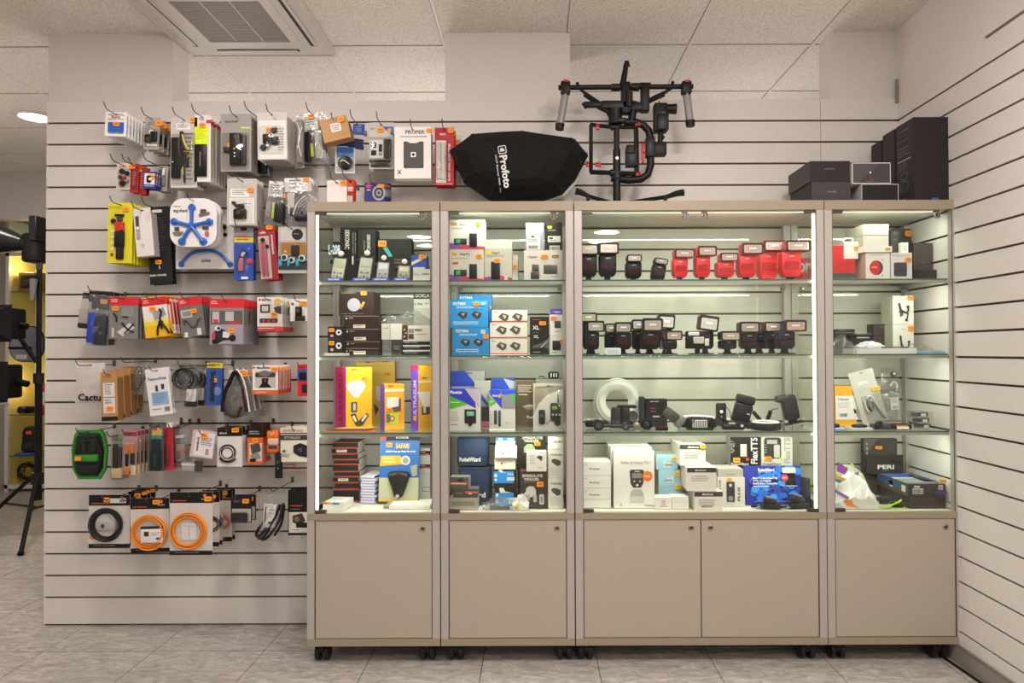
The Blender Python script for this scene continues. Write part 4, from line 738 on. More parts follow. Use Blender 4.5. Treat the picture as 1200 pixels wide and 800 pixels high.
# ------------------------------------------------------------------ cabinet 1
S1, S2, S3 = SH
carton('black SEKONIC light meter box with vertical lettering, leftmost of the top shelf boxes', (399, 268, 418, 326), 3.0, S1, '] SEKONIC 404 269 409.5 289 e4e0d8;] exposure~meter 413 272 414.5 294 a8a49c;] flash~meter 416 272 417.3 294 a8a49c;b 412.5 296 414.5 305 3 d8d4c0 1', .07, '191817')
carton('black SEKONIC light meter box with shiny top, right of the vertical lettered one', (419, 268.5, 440, 326), 2.99, S1, '] SEKONIC 430 274 434 290 d4cfc4;] meter 426 280 428 291 8a8680', .08, '211f1d', '34322e')
carton('wide black box standing behind the third light meter', (443, 280, 482, 326), 3.0, S1, 'p 448 288 453 287 460 297 456 298 49b0b8;g 462 300 478 306 2 6d6862;s 443.5 281.5 453 288', .07, '24211e')
carton('small black box lettered L-208 at the left glass', (390, 283, 400, 326), 2.96, S1, 't L-208 385 286 398.5 296 cfe2f2;g 386 300 396 306 2 8a8680', .06, '1c1b1a')
meter('leftmost light meter with grey green screen', 395, 289, 2.84, S1, 17, 6, plate=(382, 402))
meter('second light meter with tall grey screen and blue side', 426.5, 288, 2.84, S1, 17, 5, 'a8a592', 'a5a79f', (413, 433))
meter('third light meter with pale lilac screen', 448, 296.5, 2.84, S1, 15.5, 3, 'a5a39b', 'c4c4cf', (436, 457))
meter('fourth light meter with small yellow screen strip', 473, 303, 2.84, S1, 16, 2, '9a9888', 'c8c8a0', (461, 480))
carton('white carton at the right end of the light meter shelf', (484, 313, 504, 326), 2.9, S1, 'g 495 318 503 321 1 m;r 498 312.5 504 314.5 5a2b22', .1, 'd9d4ca')
carton('blue box with yellow diagonal stripe on the white carton', (482, 299, 500, 313), 2.93, None, 'p 482 307 500 299 500 302 482 311 d8d0a8;s 491 298.5 498 303', .06, '2a48b0')
carton('dark brown lens filter box with lilac circle', (397, 342, 438, 369.7), 2.93, None, 'g 400 342 420 344.5 2 a8957c;e 414.7 357 7.6 7.8 b3aebf;c 424 358 2.2 1 c89a3a;c 426 355 1.6 1 d8b04a;c 423 361 1.5 1 b07a2a;g 400 367 428 368.2 1 8a7560;s 423 341 430 346', .13, '2f1a16', '3a211b', '4a2a22')
zb = S2
for i, (a, c, lb) in enumerate((('408', '415.8', 1), ('400', '408', 0), ('385.5', '400', 1), ('370', '385.5', 1))):
    y0, y1 = float(a), float(c); x0 = 404+(-.5, .8, 0, -1)[i]
    ar = 'e %g %g 1 1 cfc8c0;g %g %g %g %g 1 a89c90;' % (x0+3, y0+3, x0+6, y0+2, x0+12, y0+4)
    if lb: ar += 'r %g %g %g %g d8cdbf;g %g %g %g %g 1 4a4038;' % (x0+11, y1-5, x0+25, y1-1.2, x0+12, y1-4, x0+24, y1-2)
    t_ = carton('brown filter box, %s of the stack from the bottom' % ORD[i], (x0, y0, x0+41, y1), 2.88, zb, ar+('r %g %g %g %g 8a827a;' % (x0, y0, x0+41, y0+.6)), .15, '2e1714', '3a201a', group='brown filter boxes'); zb = TOP(t_)
z1 = S2
for i in range(2):
    t_ = carton('small black box with orange sticker, %s of the pair' % ('lower', 'upper')[i], (384, 397-14.5*i, 402, 411.5-14.5*i), 2.84, z1+(.011 if not i else 0), 'e 397 %g 3.4 3.4 e8e2e6;e 397 %g 1.6 1.6 26222a;e 389 %g 2 1.6 e0a0b0;s 385.7 %g 392 %g' % (404-14.5*i, 404-14.5*i, 408-14.5*i, 399-14.5*i, 403.5-14.5*i), .05, '1d1616'); z1 = TOP(t_)
carton('white slip box under the small black boxes', (380, 412, 404, 416), 2.81, S2, '', .1, 'e2ddd4', h=.0108)
for i, (r_, c_, nm) in enumerate((((448, 398, 459, 415.5), '6a6a68', 'grey metal look box in the row beside the brown boxes'), ((459.5, 398, 471, 415.5), '35312e', 'dark box in the row beside the brown boxes'))):
    t_ = carton(nm, r_, 2.86, S2, 'g %g 405 %g 410 2 8a8680' % (r_[0]+2, r_[2]-2), .1, c_)
zb = TOP(t_)
carton('pale two tone carton on the grey and dark boxes', (447, 379, 471, 398), 2.86, zb, 'r 457.5 379 470.5 398 dcdad0;r 457 379 457.6 398 8a8a80;g 449 384 455 386 1 m', .1, 'c9c9bd')
zb = S2
for i in range(3):
    t_ = carton('thin black and white box, %s of the stack from the bottom' % ORD[i], (472, 410-5.8*i, 504, 415.8-5.8*i), 2.85, zb, 'r 472 %g 504 %g e2ddd4;g 474 %g 494 %g 1 c9c4bc' % (410-5.8*i, 411.6-5.8*i, 412.6-5.8*i, 414-5.8*i), .1, '1e1b1a', 'd8d2c8', group='thin striped boxes'); zb = TOP(t_)
t_ = carton('white carton lettered expo on the thin striped boxes', (472, 381, 504, 398), 2.85, zb, 'r 472 381 478 398 4a3328;r 478.5 385 485 390 8a8a8e;r 478.5 391 485 397 4a4648;c 474 386 1 .6 e8c8a0;c 476 390 1 .6 e8b080;c 474 394 1 .6 e8c8a0;t expo 486 385 495 389 3a3634;g 487 391 502 393 1 c87a5a', .1, 'e0dcd2')
crumple('large crinkled clear bag lying over the cartons', (441, 361, 503, 381), 2.9, TOP(t_), seed=4, dpt=.1)
carton('box with black lettered header against the right post', (485, 343, 504, 361), 3.03, None, 'r 485 343 504 350 26231f;t GOKLA 486.5 344 503.5 348.5 e2ddd4;t c~ho 486 354 495 357.5 3a3634;g 498 355 503 357 1 3a3634', .06, 'd8d4ca')
carton('pale tall box standing behind the crinkled bag', (485, 361.3, 504, 416), 3.03, S2, '', .06, 'c4c4b4', h=at(495, 361, 3.03)[1]-S2-.0015)
# third shelf
FL = lambda x, y, s: 'p %g %g %g %g %g %g %g %g %g %g %g %g e6e2d8;' % (x-9*s, y-4*s, x-4*s, y-7*s, x+6*s, y-7*s, x+9*s, y-3*s, x+2*s, y+5*s, x-2*s, y+5*s)
carton('yellow box with magenta lettered side and two white dish pictures', (405, 430, 437, 494), 2.9, S3, 't rogue 410 431.5 418 434 2b2418;g 421 431 431 435 2 c8801c;'+FL(417, 454, 1.4)+'r 411 465.5 418.5 476 4a4648 1;r 413.5 467 416.5 474 c9c4c0;p 410 478 416 477 420 485 430 477 433 480 425 490 417 490 3a3634;p 412 480 415 479 418 485 416 486 e6e2d8;p 428 478.5 431 480 425 486 423 485 e6e2d8;r 418.5 487 422.5 493 4a4648;s 424 440 430 443.5', .13, 'eeb61a', 'd81f78', 'e8b41a', 36, sart='0 0 24 64|[ ULTRABURST 7 6 17 60 8f1050', swid=1)
carton('yellow tall box behind the magenta sided one', (417, 423, 463, 494), 3.085, S3, 't rogue 428 423.5 434 425.5 2b2418;g 448 423 458 425 1 c33;r 418 425.5 462 426.5 f0dc90;s 451 435.5 457.5 439.5;p 440 450 448 452 448 466 442 468 d0ccc4;p 438 470 444 476 440 484 3a3634', .03, 'dcb838', 'd81f78', 'd81f78')
carton('small orange and yellow box with purple side', (451, 449.5, 474, 499), 2.9, S3, 't rogue 454 451 461 453 2b2418;r 451 455 474 458 e8d8b0;r 453.5 464 467 475.5 e8e2da 1;p 459 475 467 474 468 465 470 466 470 479 462 480 5a524c;r 453.5 481 467 493 c8d832;e 459.5 487 3 3 c84a2a;e 459.5 487 1.6 1.6 f0e8dc;r 453 482 457 491 6a6a50;s 453 475.5 459 479', .09, 'f0a41a', '7a58c0', 'f0a41a', 24, sart='0 0 12 50|[ ULTRASOFT 3 4 8 46 5a38a0', swid=1)
carton('yellow box with purple lettered side by the right post', (490, 428, 508, 505), 2.86, S3, 't rogue 494 442 501 444 2b2418;r 490 446 508 449 f0dc90;p 488.5 459 504 459 504 478 495 476 e6e2d8;r 494 477 504 486 4a4648;r 496 477 499 484 d9d4cf;g 492 495 504 496 1 c8801c', .09, 'efb31c', '6a3fc0', 'd81f78', 30, sart='0 0 16 77|[ ULTRASLIM 5 18 12 62 d8cdf0;r 0 0 16 6 c8246a;r 5 60 12 66 f0a01c', swid=1)
for i in range(4):
    m = MB(); k = .0028; Pq = [(-.11, .0), (.06, -.012), (.1, .035), (-.04, .07)]
    col = ['e8a41c', 'd8246a', '7a48c0', 'f0b41c'][i]
    m.loft([[(a*(1-.06*i)+.004*i, b_, .0005+zz) for a, b_ in Pq] for zz in (0, k)], mat(cx_(col), .35)); x, _ = at(410+2*i, 500, 2.845)
    t = thing('flat_pouch', '%s flat pouch, %s of the pile from the bottom' % (('orange', 'magenta', 'purple', 'yellow')[i], ORD[i]), 'pouch', (x, 2.83, S3+.001+.0036*i), (0, 0, math.radians(-4+3*i)), 'flat pouches beside the magenta box')
    m.build('pouch', t); m = MB(); m.text('rogue', -.05, -.0, .0, .014, 0, mat('f4e8d0')); m.T = Matrix.Identity(4)
    for v in m.v: y_, z_ = v.y, v.z; v.y = .01+z_; v.z = .0037+.0002
    m.build('lettering', t)
# bottom
zb = BASE; hs = [9, 7.5, 7, 6, 8.4, 5.6, 6.7, 6.9, 6.9]
for i, hpx in enumerate(hs):
    yy = 582-sum(hs[:i]); dx = (0, 1, -.8, .5, -1, 0, -1.5, -2.5, -1.2)[i]
    ar = 'r %g %g %g %g a8442c;' % (391+dx, yy-.9, 421+dx, yy)+'r %g %g %g %g a8442c;' % (391+dx, yy-hpx, 421+dx, yy-hpx+.8)
    if i in (2, 7): ar += 'r %g %g %g %g d8d2ca;g %g %g %g %g 1 4a4648;' % (397+dx, yy-hpx+2, 409+dx, yy-2, 398+dx, yy-hpx+2.6, 408+dx, yy-2.8)
    t_ = carton('black red-edged box, %s from the bottom of the tall stack' % ORD[i], (391+dx, yy-hpx, 421+dx, yy), 2.97, zb, ar, .13, '1f1b1b', 'c8bdb4', '2b2422', group='stacked black boxes with red edges', seam=False); zb = TOP(t_)
zb = BASE
for i in range(10):
    t_ = carton('thin lilac and white pack, %s from the bottom' % ORD[i], (422+(i % 3)*.5, 578, 439+(i % 3)*.5, 581), 2.93, zb, 'r 422 579.6 440 580.6 8f86c8', .15, 'dcd8e2', '4c4f78' if i % 2 else 'd8d4e0', 'd8d8e0', yaw=-8, h=.0113, name='thin_pack', group='pile of thin lilac packs', seam=False); zb += .0118
RG = 'p 443.5 511 490 511 490 582 443.5 582 2c66b4;r 443.5 511 450.5 516 c8382a;r 450.5 511 490 516 1d1a1a;t ROGUE 462 511.8 477 514 d9d4cf;t SAFARI 462 519 478 524.5 f0c81e;t DSLR~Pop-up~Flash~Booster 450.5 526.5 486 529 f0ece6;p 445 532 468 532 472 541 444 543 e8a41c;g 448 534 462 541 2 f4d890;e 474 537 5.6 5 c8c4c0;e 474 537 3.4 3.2 8f8b88;p 443.5 555 490 555 490 582 443.5 582 b9b89a;p 480 543 488 541 488 553 482 554 9aa08a;r 443.5 577.5 490 579.5 e0b01e;r 443.5 579.5 490 582 3f3c38;s 451 518 458 523'
hangless = carton('blue ROGUE SAFARI flash booster card with black device in a blister', (443.5, 511, 490, 582), 2.93, BASE, RG, .008, '2c66b4', name='carded_flash_booster', cat='flash accessory', lean=-8, seam=False)
m = MB(); k = 2.93/800
S = []
for yy, s_ in ((-.002, 1), (-.012, .98), (-.022, .85), (-.026, .6)):
    S.append([(a*s_*k, yy, (24.5+b_*s_)*k) for a, b_ in ((-13, 10), (-10, 12.5), (0, 13.5), (10, 12.5), (13, 10), (12, 4), (9, -6), (5, -16), (0, -19), (-5, -16), (-8, -6), (-12, 4))])
m.loft(S, mat('211f20', .3), True, True); m.T = Matrix.Identity(4); m.cyl((0, -.024, 6*k*1.5), (0, -.028, 6*k*1.5), .008, mat('a8a4a0', .25)); m.build('flash_booster', hangless)
carton('white flat box with rainbow stripe in the left corner', (378, 582, 403, 593), 2.80, BASE, 'r 378 582 383 584.5 d8401c;r 383 582 387 584.5 f0a01c;r 387 582 390 584.5 b8d02a;r 390 582 394 584.5 2a70c8;r 394 582 398 584.5 4ab0d8', .11, 'ecebe4', 'e4e2da', yaw=-6, h=.035)
carton('large white flat carton lying at the bottom right', (456, 588, 504, 596), 2.83, BASE, '', .13, 'eceae2', h=.014, name='flat_carton')
carton('grey flat sleeve under the white flat carton edge', (449, 590, 456, 596), 2.84, BASE, '', .14, '8f8b84', h=.01, name='flat_carton', yaw=-3)
z0 = BASE
t_ = carton('white box with outlined slot at the bottom right corner', (487, 556, 504, 581), 3.0, BASE, 'r 495 568 504 572.5 6a6660 1;r 495.6 568.6 503.6 571.9 e2dfd6 1', .1, 'e0ddd4')
zb = TOP(t_)
for i in range(2):
    t_ = carton('bagged white pack with black and orange header, %s of two' % ('lower', 'upper')[i], (489-i*.5, 541-16*i, 504, 556-16*i), 3.0, zb, 'r 489 %g 504 %g 1d1a19;r 490 %g 503 %g d86a2c;g 491 %g 502 %g 1 f0e8dc' % (541-16*i+3, 541-16*i+8, 541-16*i+6, 541-16*i+8, 541-16*i+4, 541-16*i+5.5), .07, 'cfcfca'); zb = TOP(t_)
# ------------------------------------------------------------------ cabinet 2
KP = lambda x, y, w_, h_, c2: 'r %g %g %g %g f0d21e 1;t Pixel %g %g %g %g 7a5a10;t King~Pro %g %g %g %g 3a3634;g %g %g %g %g 1 8a8680;' % (x+2, y+3, x+9, y+7, x+3, y+4, x+8, y+6.2, x+12, y+4, x+24, y+7, x+2, y+9.5, x+24, y+11)+'p %g %g %g %g %g %g %g %g 8a4ab0;p %g %g %g %g %g %g %g %g d8305a;' % (x, y+h_, x, y+h_-7, x+14, y+h_-4, x+14, y+h_, x+10, y+h_, x+14, y+h_-5, x+w_, y+h_-2, x+w_, y+h_)+'b %g %g %g %g 2 2b3030 1.6;b %g %g %g %g 2.3 2fa860 .6;b %g %g %g %g 2 232326 1;e %g %g 1.5 1.5 e8e4e0;e %g %g 1.1 1.1 b8b4b0;' % (x+5, y+h_-12, x+20, y+h_-5, x+7, y+h_-11, x+12.5, y+h_-6, x+23, y+h_-18, x+32, y+h_-2, x+27.5, y+h_-14, x+27.5, y+h_-9)
t_ = carton('grey King Pro trigger box with green screen, lower of two at the left post', (527, 292, 567, 326), 2.83, S1, KP(527, 292, 40, 34, 0)+'r 530.5 306 537 308 c8402a;s 558 297.5 564.5 302', .07, 'd5d0c4')
carton('white King Pro flash trigger box with yellow sticker, upper of the two', (527, 257.5, 568.5, 291.7), 2.83, TOP(t_), KP(527, 257.5, 41.5, 34, 0)+'s 557 260 564 264.5 0 e8c81e', .07, 'eae6de')
carton('grey King II trigger box with open lid in the middle of the top shelf', (567.6, 282.5, 600, 326), 2.84, S1, 'r 567.6 282.5 600 291 e4dfd0;r 570 292.5 575 296.5 f0d21e .8;t King~II 577 294 585 297 3a3634;g 570 297.5 592 300 2 8a8680;b 575.5 305 586 324.5 2 1d1c1e 1.5;e 580.7 309.5 1.8 1.8 e8e4e0;e 580.7 316 1.4 1.4 8f8f9a;p 567.6 326 567.6 322 586 320 586 326 9a3a9a;p 584 326 586 320 600 323 600 326 d8305a;r 591 320 595 325 d8d4cc;s 579 302 586 306.5', .08, 'c9c6b8', 'd8d4c4')
carton('thin cream box edge with orange sticker beside the King II box', (600.6, 299, 607, 326), 2.9, S1, 's 600.8 308.5 605.5 312.5', .1, 'cfcabb')
t_ = carton('white wide box with two grey trigger pictures at the right', (614, 293, 659, 326), 2.84, S1, 't Opus 618.5 299 629.5 302 3a3634;r 647 298.5 655 301.5 3a3634 1;t Pixel 648 299.3 654 300.9 e8c81e;b 623.5 308.5 631.5 316 2 4a4846 1;b 622 316.5 632 324 2 3a3836 2;b 637 309 653 318.5 2 4a4846 2.5;r 640 311 643 316 d9d4cf;e 650 314 2.6 2.8 b9b4af;e 650 314 1.4 1.6 4a4846;g 646 321 656 323 1 b0aca4;s 634 298 642.5 302', .08, 'dad6cb', 'a8a4bc')
zb = TOP(t_)
carton('lilac grey upright box with bar code label', (616, 261, 637.5, 292.7), 2.85, zb, 't Opus 620 266 630 269 c9c8dc;r 617.5 275 633 292 e2dfd2;e 624.5 277 2.4 1 26242a;g 619 279.5 631 284 2 6d6a66;q 619 287 630 291 2b2825', .07, 'a09fb0')
carton('black upright box with white labels next to the lilac one', (639, 260.5, 659, 292.5), 2.86, zb, 'r 641.5 264.5 647 267.5 e8c81e 1;g 642 269 652 271 1 a8a49c;r 642 276 657 283 dedad0;r 643.5 277.5 648 279.5 2b2825;g 643.5 280.5 655 282 1 6d6a66;r 644 287 656 292 dedad0;q 645 288 655 292 2b2825', .07, '2d2725', '1d1b1a')
def fot(x0, y0, x1, y1, st): 
    w_ = x1-x0; h_ = y1-y0; a = 't FOTIMA %g %g %g %g f2f2f0;g %g %g %g %g 2 d8ecf8;' % (x0+4, y0+2, x0+19, y0+5.5, x0+8, y0+7, x1-8, y0+9.8)
    for q in (.2, .56): a += 'p %g %g %g %g %g %g %g %g %g %g 3f302c;p %g %g %g %g %g %g b9a8a0;' % (x0+w_*q, y0+h_*.52, x0+w_*q+4, y0+h_*.4, x0+w_*q+12, y0+h_*.46, x0+w_*q+11, y0+h_*.62, x0+w_*q+7, y0+h_*.68, x0+w_*q+4, y0+h_*.47, x0+w_*q+9, y0+h_*.47, x0+w_*q+7, y0+h_*.58)
    return a+'g %g %g %g %g 2 d8ecf8;' % (x0+4, y1-7, x1-4, y1-2.5)+st
t_ = carton('blue FOTIMA box, lower front one', (530.5, 384, 573, 415.6), 2.84, S2, fot(530.5, 384, 573, 415.6, 'r 563.5 386 569 391 a8cce0;s 566 392 573 396.5'), .07, '1f8fd4', '1a78b8')
carton('blue FOTIMA box, upper front one', (527, 352, 572, 383.6), 2.84, TOP(t_), fot(527, 352, 572, 383.6, 'r 563.5 354 569.5 357.5 8fc4e4;s 555 354 562 358.5'), .07, '2496dc', '1a78b8')
t_ = carton('blue box behind the lower front FOTIMA box', (535, 381, 576, 411), 2.96, S2, 's 571 385 576 388.5', .07, '1b7cc0')
carton('blue FOTIMA box behind and above the front pair', (535, 345, 576, 380.6), 2.96, TOP(t_), fot(535, 345, 576, 380.6, 's 571.5 359 576 362.5'), .07, '1f86cc')
zb = S2
for i, (y0, y1, x0) in enumerate(((397, 415.5, 574), (378, 396, 574), (363, 377.5, 576.5))):
    a = 't Opus %g %g %g %g 5a5652;' % (x0+2, y0+1.5, x0+7, y0+3)+'r %g %g 618 %g c8382c;' % (x0, y1-2, y1-.7)
    for q in (7, 23): a += 'p %g %g %g %g %g %g %g %g %g %g 55524a;p %g %g %g %g %g %g c9c6b8;' % (x0+q, y0+8, x0+q+5, y0+3.5, x0+q+13, y0+6, x0+q+12, y0+11, x0+q+8, y0+13.5, x0+q+5, y0+5.5, x0+q+10, y0+7, x0+q+8, y0+10.5)
    t_ = carton('white red-striped box with trigger pictures, %s of the stack' % ('bottom', 'middle', 'top')[i], (x0, y0, 618, y1), 2.85, zb, a, .07, 'e2dfd2', group='white boxes with red stripes'); zb = TOP(t_)
carton('black box lettered XL twice with a lens picture', (621, 371, 643.5, 415.7), 2.85, S2, 'g 624 374 634 375.5 1 c8502a;t XL 624 381.5 632 386 e8e2da;g 624 389 632 390.5 1 a8302a;t XL 625 392.5 631.5 396 d8d2ca;p 624 405 634 402 643.5 396 643.5 409 636 407 624 408 5a5654;l .8 .6 634 407 642 399 c9c4bc;g 625 412 634 413.5 1 c9c4bc;s 632 376.5 640 381', .07, '24201f')
t_ = carton('white small box with black pouch picture at the lower right', (644.5, 393, 659, 415.6), 2.84, S2, 'b 647.5 399 657 410 2 232122 2;g 647 412.5 654 414 1 3a3634;s 656 397.5 659 402', .06, 'dcd9cd')
carton('white small box with purple header, on top of the black pouch box', (644.5, 362, 659, 392.7), 2.84, TOP(t_), 'r 644.5 362 659 368.5 5040b8;t rogue 649 364.5 657 367 d8d0f0;b 650 376 657 384 2 3a3836 2.4;g 650 388 657 389.5 1 8a8680;s 645.5 370.5 652.5 374.5', .06, 'e6e3da')
PH = 't Phottix %g %g %g %g f2f0f8;'
t_ = carton('white Phottix box with blue and green corners and a screen device picture', (527, 455.5, 563, 506), 2.84, S3, 'p 527 455.5 545 455.5 557 472 558 479 527 463.5 2a32c0;p 545 455.5 563 455.5 561 479 557 472 b9b4bc;p 527 463.5 549 474 527 480 52b82a;'+PH % (527.5, 457.5, 542, 461.5)+'g 528 471 541 473.5 1 e0f0d0;g 528 483 540 495 4 b9b5ac;g 528 498 540 500 1 5a5650;b 544.5 480 558 497 2 2a2428 2;b 547 482.5 555.5 488 2.4 7fc4a4 .4;e 551 493.7 2 2 e8e4e0;p 548 497 554 497 552 500.5 550 500.5 2a2428', .05, 'dddbd2', 'a8a6b0', '2a48c8')
carton('grey and blue box standing behind the Phottix box', (529, 434.5, 568, 506), 2.98, S3, 'p 529 434.5 545 434.5 556 449 529 449 2c48c0;t rogue 546 436.5 554 438.5 3a3634;r 529 449 568 454 2440b8', .05, 'a9a7a4')
carton('tall grey box with pink foot behind the Phottix boxes', (556, 446, 575, 505), 2.93, S3, 'p 556 462 564 462 572 474 572 478 2c48b0;r 556 478 575 496 4a4440;r 565 496 575 500 d83a7a;r 565 501 575 504 c8306a;g 567 497.5 574 499 1 f0c8d8', .04, 'a8a79c')
carton('white Phottix box with green, grey and blue top and two strip pictures', (573.5, 457, 604, 505), 2.85, S3, 'p 573.5 457 586 457 591 479 588 479 574 462 2a48d0;p 573.5 463 582 472 574 477 52b82a;r 588 461 604 479 8f8f96;p 598 461 604 461 604 474 45b84a;p 586 457 604 457 604 461 588 462 2a50d8;'+PH % (577.5, 462, 583.5, 465)+'g 574 470 579 472 1 d8f0c8;b 579 481 582.5 497.5 2 3d4a50 1;b 584 481 587 500 2 3d4a50 1;g 574.5 482 577 500 5 a8b0b0;g 592 495 600 497 1 b9b5ac;e 585.5 464 1.8 2.4 e8a41c', .09, 'd9d8cf', 'b9b8b0', '2a50d8')
carton('blue box with torn top behind the second Phottix box', (576, 443, 603, 504), 3.0, S3, 'p 590 443 603 447 603 457 598 457 c9cdd4;g 579 446 588 449 1 1d3488', .04, '2452c8')
t_ = carton('brown box lettered Twin with a flying disc picture', (605, 446, 628, 505), 2.87, S3, 'g 607.5 451 624 460.5 5 c4bba8;r 608 462 618 463 d8cfbc;p 612 477 620 474 628 474 628 480 618 481 8a8478;p 612 477 620 475 628 476 628 477 cfc8bc;t Twin 617 488 626 491.5 e8e0d0;g 614 494 626 495.5 1 8a8068', .12, '5c4c3a', '4a3c30', '6a6050')
t2 = hang('clear blister with white arc card and two way radios', (625, 449, 660, 505), 2.82, 'p 625 505 625 487 632 472 642 462 660 456 660 505 d9d8cf;g 630 453.5 640 455.5 1 b86a4a;t rogue 640 452 648 454 3a3634;g 628 464 638 472 3 b88a7a;b 631.5 480 639 497 12 2b2a2a 2;c 635 487 2 14 5a5856;b 645 472 657 493 14 2f302c 2.5;b 647 476 653 480 16 7fa040 .6;b 653.5 461 655 473 6 2b2a2a .6;c 648 486 1.2 16 c9c8c0;c 652 486 1.2 16 c9c8c0;c 656 486 1.2 16 c9c8c0;c 653.5 495 3.6 12 232222;l .8 8 640 497 645 492 k', 1, .02, 'b9b4a0', 0, blister='627 452 659 503 24', name='radio_blister_pack', cat='radio', hk=False); t2.location.z = S3+.001; t2.rotation_euler.x = math.radians(-5)
t = carton('flat grey box lying behind the radio blister', (628, 444, 659, 505), 2.95, S3, '', .06, '8f8b80', '6a665c', '8a8a80'); bz = TOP(t)
t = thing('round_cap', 'small black cap standing on the flat grey box', 'lens cap', (at(635, 440, 2.97)[0], 2.98, bz)); m = MB(); m.lathe([(.012, 0), (.013, .004), (.013, .01), (.009, .012)], BLK()); m.build('cap', t); m = MB(); m.lathe([(.0133, .004), (.0133, .007)], mat('d9d8d0')); m.build('ring', t)
t = thing('lens_adapter', 'black and silver lens adapter standing on the flat grey box', 'lens adapter', (at(649, 440, 2.97)[0], 2.985, bz)); m = MB(); m.lathe([(.02, 0), (.024, .006), (.024, .026), (.019, .03)], mat('2b2a2a', .3)); m.build('barrel', t); m = MB()
for q in (-.012, .0, .011): m.rbox(q, -.0215, .016, .006, .006, .018, .001, mat('dad8cc', .25), 1)
m.build('silver_lug', t)
# bottom of cabinet 2
zz = BASE+.0006
for i, (r_, tx) in enumerate((((537, 547, 575, 580), (560, 569, 569, 573.5)), ((535.5, 512, 572, 546), (538.5, 535, 563, 540)))):
    X0, Y0, X1, Y1 = r_; Y = 2.9; k = Y/800; w_ = (X1-X0)*k; h_ = (at(X0, Y0, Y)[1]-zz)
    t = thing('padded_pouch', 'navy PocketWizard padded pouch, %s of two' % ('lower', 'upper')[i], 'pouch', (at((X0+X1)/2, Y1, Y)[0], Y, zz)); N_ = mat('1b2e50', .75, 0, 'fabric')
    m = MB(); m.rbox(0, .05, h_/2, w_, .1, h_-.001, .012, N_, 3); m.build('pouch', t)
    m = MB(); m.tube([(a, .0005, b_) for a, b_ in rr(0, h_/2, w_-.012, h_-.014, .008, 4)], .0022, mat('12203a', .7), 6, closed=True); m.build('piping', t)
    m = MB(); A = Art(r_, w_, h_); m.text('PocketWizard' if i else 'rd', A.x(tx[0]), A.x(tx[2]), A.z(tx[3]), A.z(tx[1]), -.0006, mat('e6e8e0')); m.build('lettering', t); zz += h_+.0005
t = carton('clear tray pack of grey parts, bottom of three in the left corner', (527, 583, 560, 593.5), 2.81, BASE, 'r 529 586 556 590 8a8278', .07, 'a8a090'); z_ = TOP(t)
t = carton('clear tray pack with orange stripe, middle of three', (531, 573, 560, 583), 2.81, z_, 'r 545 575.5 560 578 d8602a;r 549 577.5 553 579 e8e2da;g 534 577 544 580 1 8a8680', .07, '4a4340', '6a6058'); z_ = TOP(t)
carton('clear pack with orange rimmed dark insert, top of three', (527, 559, 549, 573), 2.81, z_, 'r 527 565 548 568 d8602a;r 529 566 546 567 e8e2da;e 539.5 562.5 4 2 2b2825', .06, '5a5450', '8a8480', yaw=-4)
zb = BASE
for i, (y0, y1, x0, x1, c_, a) in enumerate(((570, 586, 580, 605, '2b211e', 'r 580 571 605 575 2b211e;p 585 571 590 571 592 574 600 575 586 575 e6e2da;r 580 575 602 586 2a90e0;r 596 579 603 584 c8e0f0;e 582.5 577 1.6 1.6 e6f0f8;e 582.5 582 1.6 1.6 e6f0f8'), (550, 569.8, 578.5, 604.5, '2b211e', 'r 578.5 552 602 566 2a90e0;r 594 559 603 563 c8e0f0;t M2 595 554.5 602 556.5 f0f0f0;e 581 557 1.8 2 e6f0f8;e 581 562 1.4 1.6 e6f0f8;p 584 550 588 550 590 553 600 553.5 586 553.5 e6e2da'))):
    t_ = carton('blue and brown box, %s of the pair in the middle stack' % ('lower', 'upper')[i], (x0, y0, x1, y1), 2.88, zb, a, .08, c_, '4a2c24'); zb = TOP(t_)
    if i == 0: zb0 = zb
t_ = carton('cream box with red logo, lower of two on the blue ones', (579.5, 537, 604, 549.6), 2.88, zb, 'r 587 541.5 589 544 c8302a;g 590 542 595 543.5 1 8a8680', .08, 'dcd6c4'); zb = TOP(t_)
t_ = carton('cream box with red logo and folded lid, upper of two', (580, 523.5, 605.5, 536.7), 2.87, zb, 'r 588.5 530 590 532 c8302a;g 591 530.5 595 532 1 8a8680;l .5 .4 580 535.5 605 535.5 a8a294', .09, 'e2dccb'); zb = TOP(t_)
carton('blue and white box on top of the middle stack', (581, 512.5, 604, 523), 2.93, zb, 'r 581 512.5 604 517 2a90e0;r 584 513.5 589 516 e6f0f8;r 595 513.5 602 516 c8e0f0;g 583 519 600 521 1 b0aca4', .06, 'c8d0d0')
SPL = lambda y: 't SPEEDLITE 612 %g 636 %g e8e2d4;t TRIGGER 614 %g 632 %g e8e2d4;' % (y+3.4, y+6.4, y+7.2, y+10)
t_ = carton('dark SPEEDLITE TRIGGER box with white lamp pictures, front lower one', (609.5, 552, 641.5, 592), 2.83, BASE, SPL(552)+'g 613 563 628 564.5 1 8a8478;p 617 570 620 568 625 568 628 572 628 577 622 580 614 580 613 577 616 574 cfccc4;p 615 577 621 577 621 583 616 583 a8a59c;r 625 577 629 585 b9b6ae 1;r 632 576.5 637.5 587.5 c4c0b8 1.5;r 633.5 579 636 585 8a8780;g 612 588 634 589.5 1 6d685c;s 629 563 637 568.5', .07, '39322a', '6a2a20')
carton('small white square box on the SPEEDLITE TRIGGER box', (617, 529, 640.5, 551.7), 2.82, TOP(t_), 'e 632.5 535.5 3.4 1.8 3a302c;e 634 538 1.8 1.4 6a5a50;g 621 533 627 544 4 b9b5ac;g 630 547 636 548 1 6d6a66', .05, 'e8e5dc')
t_ = carton('dark SPEEDLITE TRIGGER box, back lower one', (607, 551, 638, 588), 2.93, BASE, '', .07, '2f2822')
